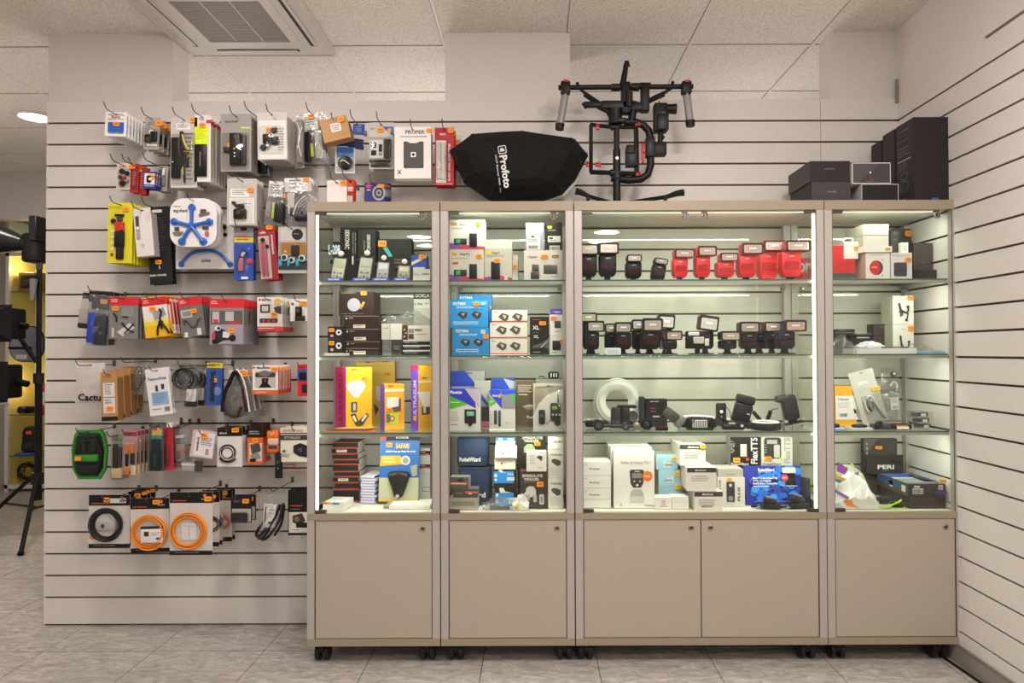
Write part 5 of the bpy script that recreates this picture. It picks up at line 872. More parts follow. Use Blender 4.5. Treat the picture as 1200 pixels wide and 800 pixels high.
carton('dark SPEEDLITE TRIGGER box with green tinted lamp picture, back upper one', (606, 512, 640, 550.5), 2.93, TOP(t_), SPL(508)+'p 614 524 618 520 624 520 627 525 627 530 614 530 a4b894;s 626 517.5 633.5 522', .07, '332c26')
zb = BASE
for i, (y0, y1) in enumerate(((560, 593.5), (526.5, 559.5), (512, 526))):
    a = 't YOKURA 645 %g 659 %g 3a3634;' % (y0+5 if i < 2 else y0+4, y0+7.4 if i < 2 else y0+6.6)
    if i < 2: a += 'p 646 %g 650 %g 657 %g 657 %g 653 %g 647 %g 4a4844;g 645 %g 658 %g 5 c4c0b4;' % (y0+12, y0+10.5, y0+13, y0+18, y0+19.5, y0+15, y0+21, y0+31)
    t_ = carton('white YOKURA box, %s of the stack in the right corner' % ('bottom', 'middle', 'top')[i], (642.5, y0, 660, y1), 2.83, zb, a, .08, 'dcdacc', group='white YOKURA boxes'); zb = TOP(t_)
crumple('crinkled clear bag with dark strip and yellow spot', (565, 580, 608, 597), 2.80, BASE, seed=9, dpt=.05, art=[(.2, .2, .75, .6, '4a4640', .25)])
t = crumple('small white crumpled bag with yellow round sticker', (597, 576, 616, 597), 2.80-.0, BASE, seed=11, dpt=.04, m=mat('dcdcd4', .3)); t.location.x += .012
m = MB(); m.lathe([(.008, -.002), (.008, -.003)], mat('f0c81e'), c=(-.012, -.002, .02), axis='y', n=16); m.build('price_sticker', t)
def wires():
    x, z = at(608, 530, 2.92); t = thing('wire_bundle', 'bundle of black and silver wires hanging over the cream box', 'cable', (x, 2.895, z)); m = MB()
    for i in range(5): m.tube([(-.045+.006*i, 0, .03), (-.03+.004*i, -.012, .036), (-.004, -.006*i*.3, .03), (.004+.002*i, 0, .004), (.0, 0, -.022+.004*i)], .0018, mat('3a3836' if i % 2 else 'b9b6b0', .3, .5), 6)
    m.build('wire', t)
# ------------------------------------------------------------------ cabinet 3, top shelf: four black and six red flashes
FY = 2.85
flash('black flash half hidden by the left post, top shelf of the wide cabinet', 689.5, 287, FY, S1, 19, 24, 13, -.5, panel='b8a890', stand=False)
flash('large black flash, second from the left on the top shelf of the wide cabinet', 711.5, 285.5, FY, S1, 20, 24.5, 13.5, .5, panel='c8b49c', stand=False)
flash('small black flash between the large one and the leaning one', 741.8, 299.5, FY, S1, 18, 18, 8.5, 0, panel='e0d4d0', stand=False, neck=2.5)
flash('leaning black flash without a foot, beside the red ones', 769.5, 303.5, FY, S1, 15.5, 16.5, 7, 0, '1c1b1b', 'b8b8b6', lean=9, foot=False, front='302e2e')
REDS = ((796, 293, 17, 25, 10.5, 4, 'first'), (822, 289.5, 17, 23, 12, 4, 'second'), (848.5, 297.5, 20, 22, 10, 3, 'third, shortest'), (873.5, 286, 20, 26, 13.5, 5, 'fourth'), (898, 283, 21, 27, 13, 6, 'fifth'), (925, 283, 23, 30, 13, 6, 'sixth, rightmost'))
for cx, tp, bw, hw, hh, dx, o_ in REDS:
    flash('bright red flash, %s from the left of the red row' % o_ if 'most' not in o_ else 'bright red flash, rightmost of the red row', cx, tp, FY+(.0 if o_ != 'fifth' else .075), S1, bw, hw, hh, dx, 'e01018', 'e8b8b0', front='b80c12', neck=3.5, stand=False, headcol='e01018' if o_ in ('first', 'second', 'third, shortest') else 'b01018')
# red block added in place of the red box showing through side glass
x, z = at(944, 326, 2.97); t = thing('stand_in_block', 'red stand-in block with white lettering behind the rightmost red flash', 'sign', (x-.006, 3.0, S1+.001))
m = MB(); m.rbox(0, .01, .057, .085, .02, .112, .003, mat('d83a30', .25), 1); m.build('block', t); m = MB(); m.text('nor', -.038, .04, .048, .092, -.0012, mat('dfe4ff', .3)); m.build('lettering', t)
# ------------------------------------------------------------------ second shelf: black flashes on their stands
B2 = ((694, 376, 2.84, 15, 21, 13, 3, 'e0d8d0', 0, 'front black flash at the left post of the second shelf'),
      (690, 366.5, 2.95, 15, 20, 11, -1, 'd8c8a0', 0, 'taller black flash behind the leftmost one on the second shelf'),
      (716, 379, 2.93, 15, 17, 11, 0, 'd0b890', 0, 'black flash behind the small price card'),
      (729.5, 377.5, 2.84, 18, 20, 12.5, -.5, 'c8c0b8', 0, 'wide black flash right of the small price card'),
      (747, 374.5, 2.93, 14, 16, 12, 0, 'f0ece8', 0, 'black flash partly hidden behind the largest one'),
      (761, 373, 2.83, 21, 24, 15.5, 2, 'd8c4b4', 0, 'largest black flash with dark red window, middle of its group'),
      (779, 368.5, 2.95, 15, 20, 17, 0, 'f2eeea', 4, 'tall black flash standing behind two others with tilted white panel'),
      (783.5, 387.5, 2.83, 17, 20, 11, 4, 'd8b8a8', 0, 'short black flash with pinkish panel right of the largest'),
      (826, 370, 2.93, 17, 23, 18, 2, 'f2eee8', 8, 'tall black flash with raised tilted white head, centre of the shelf'),
      (852, 388, 2.84, 19, 24, 11, 1, 'd8b8a0', 0, 'small black flash standing alone with two white marks'),
      (876, 377, 2.84, 19, 24, 13, -1, 'b8a494', 0, 'first of four black flashes at the right of the second shelf'),
      (889, 377.5, 2.985, 19, 24, 13, 2, 'b89a90', 0, 'second of four black flashes, set back at the right'),
      (904, 377, 2.91, 15, 20, 12, -2, 'c8a8a0', 0, 'third of four black flashes with small orange mark'),
      (919, 375, 2.83, 20, 26, 13.5, 9, 'd89a90', 0, 'last black flash with head turned out at the right glass'))
for i, (cx, tp, Y, bw, hw, hh, dx, pc, tl, lb) in enumerate(B2):
    f = flash(lb, cx, tp, Y, S2, bw, hw, hh, dx, '0d0c0d' if i != 13 else '12162a', pc, tl, neck=6, front='3a1216' if i in (0, 3, 5, 6, 10, 12, 13) else '1e1d1e')
t = thing('twin_flash_controller', 'small black flash with two square white panels in front of the tilted head one', 'camera flash', (at(820, 414, 2.8)[0], 2.84, S2+.0008)); k = 2.84/800
m = MB(); m.rbox(0, -.01, .0025, .075, .04, .005, .002, BLK(), 1); m.rbox(0, 0, .014, .02, .018, .018, .003, BLK(), 1); m.build('stand_foot', t)
m = MB(); m.rbox(0, 0, .06, .098, .03, .074, .006, mat('161516', .35), 2); m.build('body', t)
m = MB(); m.rbox(-.018, -.0155, .085, .045, .003, .014, .002, mat('e8e4de', .2), 1); m.rbox(.002, -.0165, .058, .044, .005, .028, .003, mat('c9c5c0', .2), 1); m.rbox(.036, -.0155, .05, .018, .004, .03, .002, mat('dcd8d0', .2), 1); m.build('lens_panel', t)
for q, (px, py0, py1, w_, lab) in enumerate(((718.5, 408, 416, 18, 'small pale price card in front of the black flashes'),)):
    t = thing('price_card', lab, 'price card', (at(px, py1, 2.805)[0], 2.803, S2+.0008), (math.radians(-10), 0, 0)); m = MB(); m.prism(rr(0, .0145, .064, .028, .005), 0, .003, mat('c9d4d6', .2)); m.build('card', t); m = MB()
    for i in range(3): m.box(-.024, .024, -.0006, -.0001, .006+.006*i, .0085+.006*i, mat('98a4a8'))
    m.build('print', t)
# ------------------------------------------------------------------ third shelf: ring lights and macro kit
def disc(label, px, py, Y, R_, r_, d, cols, tiltx=0, name='ring_flash', cat='ring flash', z=None, soft=False, ry=0):
    x, z0 = at(px, py, Y); t = thing(name, label, cat, (x, Y, z if z is not None else S3+.001), (math.radians(tiltx), math.radians(ry), 0)); c = (0, 0, R_) if tiltx < 60 else (0, 0, 0)
    m = MB()
    if soft:
        P = []; n = 40
        for i in range(n): a = 2*PI*i/n; P.append((a,))
        S = []
        for rr_, yy in ((r_, .0), (r_*.98, -.018), (r_*1.12, -.028), ((R_+r_)/2, -.036), (R_*.93, -.028), (R_, -.012), (R_, .0), (R_*.9, .008), (r_*1.1, .008)):
            S.append([(rr_*math.cos(2*PI*i/40), yy, R_+rr_*math.sin(2*PI*i/40)*1.0) for i in range(40)])
        S.append(S[0]); m.loft(S, mat(cols[0], .45), False, True); m.build('diffuser_ring', t)
        m = MB(); m.tube([(R_*.99*math.cos(2*PI*i/40), -.012, R_+R_*.99*math.sin(2*PI*i/40)) for i in range(40)], .003, mat('f2f2ea', .5), 6, closed=True); m.tube([(r_*1.03*math.cos(2*PI*i/40), -.018, R_+r_*1.03*math.sin(2*PI*i/40)) for i in range(40)], .003, mat('f2f2ea', .5), 6, closed=True); m.build('seam', t)
    return t
disc('large white ring shaped diffuser leaning against the back glass', 723, 497, 3.06, (at(750, 466, 3.06)[0]-at(696, 466, 3.06)[0])/2, .052, .04, ('dcdcd2',), -4, 'ring_diffuser', 'ring diffuser', soft=True)
def flatring(label, px, Y, R_, r_, h_, lug=1):
    x, _ = at(px, 495, Y); t = thing('ring_flash', label, 'ring flash', (x, Y+.02, S3+.001))
    m = MB(); S = [[(a*math.cos(2*PI*i/36), a*math.sin(2*PI*i/36), b_) for i in range(36)] for a, b_ in ((r_, 0), (R_*.9, 0), (R_, .004), (R_, h_*.75), (R_*.96, h_*.85), (r_*1.02, h_*.85), (r_, h_*.6), (r_, 0))]
    m.loft(S, mat('1c1b1d', .4), False, True); m.rbox(-R_*lug*1.05, 0, h_*.45, .03, .03, h_*.7, .005, mat('232224', .4)); m.build('housing', t)
    m = MB(); S = [[(a*math.cos(2*PI*i/36), a*math.sin(2*PI*i/36), b_) for i in range(36)] for a, b_ in ((r_*1.06, h_*.84), (r_*1.12, h_*.97), (R_*.82, h_), (R_*.93, h_*.84))]
    m.loft(S, mat('e6e8e6', .3), False, True); m.build('light_ring', t); return t
flatring('flat ring flash with white top behind the small wire cage', 818, 2.945, .085, .05, .046, -1)
flatring('flat ring flash with white top below the coiled cables', 899, 2.83, .062, .036, .036)
def macro():
    x, _ = at(702, 495, 2.95); t = thing('macro_light', 'slim black macro light bar with round centre at the left of the third shelf', 'macro light', (x-.012, 2.93, S3+.001))
    m = MB(); m.rbox(0, 0, .018, .1, .03, .028, .008, BLK()); m.build('bar', t); m = MB(); m.lathe([(.018, -.014), (.02, -.02), (.016, -.026), (.011, -.022)], mat('3a393b', .25), c=(0, 0, .021), axis='y'); m.lathe([(.0105, -.02), (.009, -.0225)], mat('8a8a90', .1), c=(0, 0, .021), axis='y'); m.build('lens', t)
    x, _ = at(718, 500, 2.85); t = thing('flash_bracket', 'grey black bracket arm with round ends lying in front of the third shelf', 'bracket', (x, 2.825, S3+.001)); G_ = mat('3a3739', .4)
    m = MB(); m.rbox(0, 0, .02, .15, .02, .012, .004, G_); m.cyl((-.062, -.012, .0235), (-.062, .02, .0235), .0225, mat('302d2f', .4), n=22); m.cyl((.05, -.01, .017), (.05, .02, .017), .016, G_, n=18); m.build('arm', t); m = MB(); m.cyl((-.062, -.0135, .0235), (-.062, -.0115, .0235), .012, mat('55524f', .4)); m.cyl((.05, -.012, .017), (.05, -.0095, .017), .008, mat('6d6a66', .3)); m.build('knob', t)
    x, _ = at(733, 497, 2.93); t = thing('twin_light_unit', 'boxy black twin light unit with two square heads in front of the white ring', 'macro light', (x-.004, 2.945, S3+.001))
    m = MB(); m.rbox(-.036, 0, .05, .04, .05, .075, .006, mat('2c2a2b', .35)); m.rbox(.004, -.004, .052, .034, .05, .07, .005, mat('242223', .35)); m.rbox(.012, .004, .09, .08, .05, .012, .004, BLK()); m.rbox(-.01, 0, .009, .11, .05, .018, .004, BLK()); m.build('head', t)
    m = MB(); m.T = Matrix.Translation((.034, -.022, .05)); m.lathe([(.02, .01), (.024, 0), (.022, -.006), (.013, -.004)], mat('454243', .35), axis='y'); m.T = Matrix.Identity(4); m.rbox(.034, .004, .045, .03, .03, .05, .004, BLK()); m.build('lens_mount', t)
    x, _ = at(757, 498, 2.85); t = thing('lens_attachment', 'short black round lens attachment beside the bracket arm', 'lens', (x, 2.83, S3+.001))
    m = MB(); m.lathe([(.022, .03), (.0235, 0), (.022, -.006), (.015, -.004), (.012, .004)], mat('201e20', .35), c=(0, 0, .024), axis='y', n=24); m.build('barrel', t); m = MB(); m.lathe([(.012, .0), (.006, -.003), (.0005, -.004)], mat('3a3d52', .05), c=(0, 0, .024), axis='y'); m.build('glass', t)
    m = MB(); m.lathe([(.0155, .02), (.0165, 0), (.01, -.004)], mat('8f8878', .3, .4), c=(-.04, .004, .0172), axis='y'); t2 = m.build('ring_adapter'); t2.location = (x, 2.83, S3+.001); tag(t2, 'small grey brass ring between bracket arm and black lens attachment', 'adapter ring')
macro()
carton('dark brown black control box with red print behind the fallen flash', (757, 467.5, 782, 495), 2.97, S3, 'g 762 469.5 774 471 1 c9c5bc;g 763 476 771 482 2 7a3038;r 765 484 773 485.5 a8a49c', .05, '1d1517')
carton('narrow black box beside the white ring and dark control box', (750.5, 465, 755.5, 496), 2.97, S3, '', .05, '2b292a')
def fallen():
    x, _ = at(780, 497, 2.86); t = thing('flash_unit', 'grey flash head lying on its side with red window underneath', 'camera flash', (x, 2.85, S3+.001), (0, math.radians(38), 0))
    m = MB(); m.rbox(-.012, 0, .048, .062, .05, .042, .008, mat('4b4745', .4)); m.build('body', t); m = MB(); m.loft([[(x_, a, .048+b_) for a, b_ in rr(0, 0, w1, h1, .008, 3)] for x_, w1, h1 in ((.018, .046, .04), (.03, .056, .055), (.045, .05, .05), (.047, .04, .04))], mat('77756c', .35), True, True); m.build('dome_head', t); t.location.z = S3+.018
    m = MB(); m.rbox(0, 0, .009, .05, .034, .018, .004, mat('2a1416', .3)); t2 = m.build('infrared_window'); t2.location = (x-.022, 2.83, S3+.001); tag(t2, 'small dark red block under the fallen grey flash', 'flash accessory')
fallen()
def cage():
    x, _ = at(820, 500, 2.84); t = thing('wire_cage', 'small black wire frame with white flash panel inside, front centre', 'flash accessory', (x, 2.82, S3+.001)); m = MB(); W_ = .052
    for zz in (.004, .048): m.tube([(a, b_, zz) for a, b_ in rr(0, .02, 2*W_, .04, .012, 3)], .003, BLK(), 6, closed=True)
    for a, b_ in ((-W_, .003), (W_, .003), (-W_, .037), (W_, .037)): m.cyl((a*.97, b_, .004), (a*.97, b_, .048), .003, BLK(), n=6)
    m.cyl((-W_*.95, 0, .008), (-W_*.5, 0, .045), .0022, BLK(), n=6); m.cyl((W_*.95, 0, .008), (W_*.5, 0, .045), .0022, BLK(), n=6); m.build('wire_frame', t)
    m = MB(); m.rbox(0, .018, .026, .062, .012, .032, .003, mat('d8dad4', .2))
    for i in range(6): m.box(-.025+.009*i, -.022+.009*i, .0115, .0121, .012, .04, mat('5a5a58'))
    m.build('lens_panel', t)
cage()
def remote():
    x, _ = at(845, 485, 3.0); t = thing('flash_remote', 'upright black remote with white round button and curled wire', 'remote control', (x, 3.0, S3+.001)); k = 3.0/800
    m = MB(); m.rbox(0, 0, .062, .046, .014, .076, .008, mat('2b2628', .35)); m.rbox(0, .006, .012, .06, .04, .024, .004, BLK()); m.build('body', t); m = MB(); m.lathe([(.0075, -.006), (.007, -.009), (.001, -.0095)], mat('f0f0ea', .3), c=(0, 0, .062), axis='y'); m.lathe([(.003, -.006), (.003, -.008)], mat('c9c9c4'), c=(0, 0, .04), axis='y'); m.build('button', t)
    m = MB(); m.tube([(.022, 0, .08), (.035, 0, .07), (.042, 0, .05), (.044, 0, .025)], .0017, BLK(), 6); m.build('wire', t)
    x, _ = at(868, 495, 2.92); t = thing('flash_unit', 'black flash leaning left to right beside the coiled cables', 'camera flash', (x-.003, 2.93, S3+.016), (0, math.radians(14), 0))
    m = MB(); m.rbox(0, 0, .048, .072, .045, .085, .008, mat('1f1d1e', .35)); m.rbox(.0, 0, .002, .03, .03, .014, .004, BLK()); m.build('body', t); m = MB(); m.rbox(0, -.002, .108, .078, .05, .036, .01, mat('242223', .35)); m.build('flash_head', t)
    m = MB(); m.rbox(.02, -.0235, .05, .012, .002, .004, .0006, mat('e0e0da'), 1); m.build('badge', t)
    t = thing('sync_adapter', 'small black adapter arm with silver button at the foot of the leaning flash', 'adapter', (at(862, 497, 2.86)[0], 2.85, S3+.001)); m = MB(); m.rbox(-.015, 0, .011, .09, .03, .022, .006, mat('201e20', .4)); m.cyl((.018, -.018, .018), (.018, .01, .018), .0175, mat('2b292b', .4)); m.build('arm', t); m = MB(); m.cyl((.018, -.021, .018), (.018, -.018, .018), .006, mat('e6e6e0', .2)); m.build('button', t)
    t = thing('coiled_cable', 'black coiled cables rising in a V above the right ring flash', 'cable', (at(899, 489, 2.93)[0], 2.945, S3+.014)); m = MB()
    for a, b_ in (((-.01, 0, .0), (-.055, 0, .052)), ((.0, .0, .0), (.02, 0, .055))):
        a = Vector(a); b_ = Vector(b_); d = (b_-a); u = d.cross(Vector((0, 1, 0))).normalized(); v = Vector((0, 1, 0)); n_ = 13*8
        m.tube([a+d*i/n_+(u*math.cos(2*PI*i/8)+v*math.sin(2*PI*i/8))*.0075 for i in range(n_+1)], .0021, mat('1b1a1b', .4), 5)
    m.tube([(-.055, 0, .052), (-.062, 0, .075), (-.05, 0, .1), (-.062, 0, .118)], .002, BLK(), 6); m.tube([(.02, 0, .055), (.03, 0, .062), (.05, 0, .066)], .002, BLK(), 6); m.build('coil', t)
    t = thing('ring_flash_controller', 'black ring flash controller leaning at the right end of the third shelf', 'camera flash', (at(929, 498, 2.93)[0], 2.93, S3+.027), (0, math.radians(-12), 0))
    m = MB(); m.rbox(0, 0, .06, .062, .05, .105, .012, mat('2b292a', .4)); m.build('body', t); m = MB(); m.rbox(-.028, -.002, .105, .05, .045, .03, .01, mat('363435', .4)); m.build('flash_head', t); m = MB(); m.rbox(0, 0, .004, .03, .03, .02, .003, BLK()); m.rbox(.0, -.01, -.006, .08, .04, .006, .002, BLK(), 1); m.build('shoe_foot', t)
remote()
# ------------------------------------------------------------------ bottom of cabinet 3
zb = BASE
for i, (y0, y1) in enumerate(((585, 596), (572, 586), (557, 572), (541, 557))):
    t_ = carton('white Profoto box, %s of the stack at the left post' % ('bottom', 'third', 'second', 'top')[i], (683, y0, 716, y1), 2.84, zb, ('t Profoto 691 %g 703 %g 6d6a66;g 684.5 %g 688 %g 1 8a8680' % (y0+7, y0+9.5, y0+3, y0+4.4)) if i else '', .12, 'e8e8e0', group='white stacked boxes at the left post'); zb = TOP(t_)
for i, (r_, Y) in enumerate((((719.5, 528.5, 767, 595), 2.83), ((716, 524, 764, 592), 2.91), ((713, 520, 760, 590), 2.99))):
    a = '' if i else 't Profoto~Air~Remote~TTL-C 728 540 763 543.5 a09c96;g 738 544.5 757 546 1 c9c5bc;p 738 551.5 740 550 753 550 755 551.5 754 566 751 571 742 571 739 566 3a3836;r 741 554 752 560 8a8886;r 744 551.5 750 552.6 c9c5c0;e 743.5 563.5 1 1 c9c5c0;e 750 563.5 1 1 c9c5c0;e 746.8 568 1.4 1.4 e8e4e0;p 742 573 751 573 754 578 755 588 739 588 739 578 b9b6b0;p 739 581 755 581 755 588 739 588 d2d0ca;e 758.7 557.5 6 6 e87a20;t New 755.5 556.5 762 558.8 f6e8dc;t Profoto 756 590.5 766 592.5 6d6a66;p 726 592 728.5 588.5 729 592 b0aca4'
    carton('white Profoto Air Remote box, %s of three' % ('front one with orange spot', 'middle one', 'rear one')[i], r_, Y, BASE, a, .065, 'ebebe3', 'dcdcd0')
zb = BASE
# pale blue stack stands behind the two small white boxes
for i, (y0, y1, x0, x1, st) in enumerate(((569.5, 588, 772, 798.5, 's 791 567.5 798 572.5 0 f5b41c'), (550, 569, 772, 797.5, 's 790 552.5 797 557 0 f5b41c'), (532, 549.5, 769, 794.5, 's 787 535.5 793.5 539.5 0 f5b41c'))):
    t_ = carton('pale blue box, %s of the stack' % ('bottom', 'middle', 'top')[i], (x0, y0, x1, y1), 2.92, zb, 'r %g %g %g %g c9d8dc;t blink 779.5 %g 788 %g 4a5a6a;g 780 %g 788 %g 1 8a98a4;' % (x0+8.5, y0+7.5, x0+17.5, y0+15, y0+11, y0+13.6, y0+8.4, y0+9.8)+st, .1, '9cc8dc', 'c8cdb8', 'a8a898'); zb = TOP(t_)
for i, (r_, a) in enumerate((((767.8, 583, 787, 593.5), 'r 775 585 780 590 cfc4ba;g 773 590.5 783 592 1 8a8680'), ((787.6, 582, 807, 593.5), 'g 790 586 800 588 1 d8d4cc'))):
    carton('small white box in front of the pale blue stack, %s one' % ('left', 'right')[i], r_, 2.81, BASE, a, .07, 'eceae2')
zb = BASE
for i, (r_, Y) in enumerate((((814, 576.5, 847, 598), 2.79), ((805.5, 549, 839.5, 576), 2.80), ((797, 524, 827, 548.5), 2.84))):
    X0, y0, X1, y1 = r_; bh = 5.5
    a = 'r %g %g %g %g 3a3430;t elinchrom %g %g %g %g e8e4dc;g %g %g %g %g 3 a8a49c;' % (X0, y0, X1, y0+bh, X0+9, y0+1.5, X0+22, y0+4, X0+5, y0+9, X1-4, y0+17)
    if i == 0: a += 't elinchrom 822 592 835 594.5 6a6058;'
    if i == 2: a += 's 820 523.5 826.5 528.5 0 f5b41c;'
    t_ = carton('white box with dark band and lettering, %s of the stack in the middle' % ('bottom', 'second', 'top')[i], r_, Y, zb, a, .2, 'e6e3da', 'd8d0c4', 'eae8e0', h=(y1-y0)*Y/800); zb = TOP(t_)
    w_ = (X1-X0)*Y/800; m = MB(); m.box(-w_*.2, w_*.28, .05, .13, zb-t_.location.z-.0004, zb-t_.location.z+.0003, mat('8f8c86')); m.box(-w_*.17, w_*.25, .058, .122, zb-t_.location.z-.0002, zb-t_.location.z+.0006, mat('d8d4cc')); m.build('lid_print', t_); HT[t_.name] += .0006; zb = TOP(t_)
t_ = carton('white box with black remote picture and orange dot in the middle', (841, 559.5, 873, 592), 2.86, BASE, 'b 851.5 564 861 587 2 3a3a3c 4;c 856 568 1.8 2.6 d8d8d4;c 856 583 3 2.6 8a8a88;e 854.8 563 3 3 f0a01c;[ PLUS 864.5 570 867.5 586 3a3a3a;[ PLUS 842.5 562 845 576 8a8680;g 848 589 868 590.5 1 c9c5bc', .1, 'e2dfd6')
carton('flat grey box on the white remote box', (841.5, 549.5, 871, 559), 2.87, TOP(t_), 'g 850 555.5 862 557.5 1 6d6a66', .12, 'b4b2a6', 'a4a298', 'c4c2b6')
t_ = carton('dark box lying flat under the FlexTT5 boxes', (858, 545, 890, 572), 2.99, BASE, 'r 859 547 885 548.5 5a544c;e 886 549 1 1 e8e0d8', .1, '3d3630', '2b2622', '8a8478')
carton('black box lettered FlexTT5 with grey transmitter picture', (856, 512, 891, 543), 2.97, TOP(t_), '[ FlexTT5 880 512.5 888 541 ece8e4;g 856.5 516 860 530 5 9a948c;b 867.5 519.5 875 533 2 d4d2cc 1.5;r 869.5 530 873 535 3a1a1a;[ V2 856.5 518 861 530 8a8680;t PocketWizard 857 539.5 877 542.5 e0dcd6;e 875.8 535.8 2 2 d84a2a;s 859 534 867 539.5 0 f5a41c', .06, '221d1b', 'ada59a')
t = carton('closed pale carton hidden behind the blue poster', (893, 545, 928, 585), 2.99, BASE, '', .1, 'cfcdc2')
carton('white box lettered TT5 with black transmitter window', (892.5, 512, 929, 544), 2.97, TOP(t), 'r 895.5 512.5 915.5 536 3a3632 3;r 899 515 911 519.5 b9b6ac;r 907 520.5 914 535 c9c7be 1.5;[ FlexTT5 919 513 926 541 b4b0a8;g 896.5 520 899 531 4 a8a49c;t PocketWizard 895 540.5 915 543 8a867e;e 914.5 536.3 1.6 1.6 c8d82a;s 896 533.5 904 538 0 f5a41c', .06, 'dbd9cd')
rn = random.Random(3); dots = ''.join('e %g %g %g %g %s;' % (rn.uniform(883, 938), rn.uniform(550, 588), *(lambda r: (r, r))(rn.uniform(2.4, 5.2)), rn.choice(('2a7ae8', '1c6ad8', '3aa0f4', '2a8cf0', '1a48b8', '3a2a9a'))) for _ in range(64))
po = carton('blue PocketWizard poster panel with black flash picture leaning at the front', (874.5, 546, 941.5, 595), 2.885, BASE, 'p 891 546 941.5 546 941.5 593 874.5 593 874.5 583 882 560 1d2f98;'+dots+'t PocketWizard 890 549.5 909 553.5 f0f0f4;g 891 554 904 555.5 1 b8c0e0;t MiniTT1~and~FlexTT5 883 560.5 911.5 563 f4f4f8;t TTL~Control 883 564 904 566.2 f4f4f8;t Radio~Slave~Controller 883 567.2 912 569.6 f4f4f8;t and~much~more 883 570.6 902 572.8 e4e4f0;b 917 547.5 935 556.5 2 26242a 1.6;r 918 548.5 934 555.5 d0ccca 1.4;b 917 557 934.5 573 2.4 1a181c 1;t PocketWizard 918 570.6 934 572.2 e8e8ee;e 920.6 561.5 4 4 e02a1c;t NEW 917.8 560.4 923.4 562.6 f6e4e0;g 884 590 936 592 1 8a98d0', .006, '1d2f98', lean=-12, name='poster_panel', cat='poster', seam=False)
def gadgets():
    for i, (px, lab) in enumerate(((903, 'black transmitter on a foot in front of the blue poster, left one'), (937, 'black transmitter with folded top at the right end by the glass'))):
        t = thing('radio_transmitter', lab, 'radio transmitter', (at(px, 595, 2.815)[0], 2.805+.012*i, BASE+.001), (0, 0, math.radians(-12+20*i))); sc = 1 if not i else 1.15
        m = MB(); m.rbox(0, .012, .012*sc, .075*sc, .05, .018*sc, .006, mat('232123', .4)); m.build('body', t)
        m = MB(); m.T = Matrix.Translation((-.006, .01, .032*sc)) @ Matrix.Rotation(math.radians(12), 4, 'Y'); m.rbox(0, 0, 0, .05*sc, .04, .022*sc, .005, mat('2d2b2d', .35)); m.rbox(0, 0, .0135*sc, .034*sc, .028, .006, .002, mat('77757a', .3), 1); m.build('top_unit', t)
        m = MB(); m.rbox(-.055*sc, .01, .006, .05, .012, .008, .003, BLK()); m.cyl((-.05, -.004, .0085), (-.05, .012, .0085), .008, mat('9a9a9e', .2, .8)); m.build('antenna', t)
    t = thing('flash_remote', 'thin dark upright panel behind the right transmitter', 'remote control', (at(944, 590, 2.87)[0]-.004, 2.86, BASE+.001), (0, 0, math.radians(15))); m = MB(); m.rbox(0, 0, .06, .016, .05, .118, .006, mat('333634', .3)); m.build('body', t)
gadgets()
# ------------------------------------------------------------------ cabinet 4
t_ = carton('red box with grey base at the left post of the right cabinet', (976, 303, 1002.5, 323.5), 2.86, S1, 'r 976 316.5 1002.5 323.5 55504e', .16, 'd02020', 'c81c1c', 'd82424')
carton('smaller red box stacked on the red box with grey base', (974.5, 288, 988, 302.5), 2.88, TOP(t_), '', .1, 'd42424')
t_ = carton('white box with looped handle on the red one', (989.5, 283, 1006, 302.5), 2.87, TOP(t_), 'g 991 285.5 1002 286.5 1 b9b5ac;r 988.6 288 1006 288.5 c4c0b8;s 1000.5 289 1006 293 0 f5a41c', .09, 'ecece4')
m = MB(); z_ = TOP(t_)-t_.location.z; m.tube([(-.02, .03, z_), (-.021, .03, z_+.015), (-.012, .03, z_+.018), (.012, .03, z_+.018), (.021, .03, z_+.015), (.02, .03, z_)], .0035, mat('eeeee8', .4)); m.build('handle', t_)
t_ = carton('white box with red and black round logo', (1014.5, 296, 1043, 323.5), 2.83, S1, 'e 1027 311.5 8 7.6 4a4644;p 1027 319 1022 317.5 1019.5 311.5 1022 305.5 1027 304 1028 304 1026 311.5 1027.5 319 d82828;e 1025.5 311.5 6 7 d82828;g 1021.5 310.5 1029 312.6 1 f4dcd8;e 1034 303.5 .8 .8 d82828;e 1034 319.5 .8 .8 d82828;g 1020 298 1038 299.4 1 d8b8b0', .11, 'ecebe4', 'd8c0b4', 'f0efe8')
t2 = carton('wide flat white box on the round logo box', (1011.5, 288.3, 1045.5, 295.8), 2.82, TOP(t_), 's 1037 290.5 1043 293 0 e8b81c', .13, 'f2f2ec')
t3 = carton('white carton, lower of two on the lid box', (1011.5, 276, 1041.5, 288), 2.83, TOP(t2), '', .16, 'd4d3c8', 'c4c2b0')
carton('white carton, upper of two on the lid box', (1011.5, 262.8, 1041.5, 275.8), 2.83, TOP(t3), 'r 1011.5 275 1041.5 275.8 a8a498', .16, 'd8d7cc', 'c4c2b0')
t_ = carton('grey white box with black square picture beside the round logo box', (1044, 296, 1069, 323.5), 2.83, S1, 'r 1047.5 306 1063 320.5 4a4a50 2;r 1048.3 306.8 1062.2 319.7 3a3a42 1.6;r 1046 297.5 1067 300 c4c2ba;s 1060.5 301 1067.5 305.5', .1, 'dcdcda')
carton('tiny white box standing on the black square one', (1056, 284, 1064.5, 293), 2.85, TOP(t_), 'r 1058 286 1063 291 d4d4ca .6', .02, 'e8e8e0')
t_ = carton('dark base box lying deep at the right side of the top shelf', (1077, 316, 1098, 323.5), 2.88, S1, '', .18, '2f2b29')
carton('tall dark grey box with faint outline picture on the dark base', (1071, 284.5, 1093, 316), 2.90, TOP(t_), 'g 1080 302 1088 314 3 4d4845;r 1071 284.5 1071.6 316 5a5552', .06, '3d3836', '332f2d')
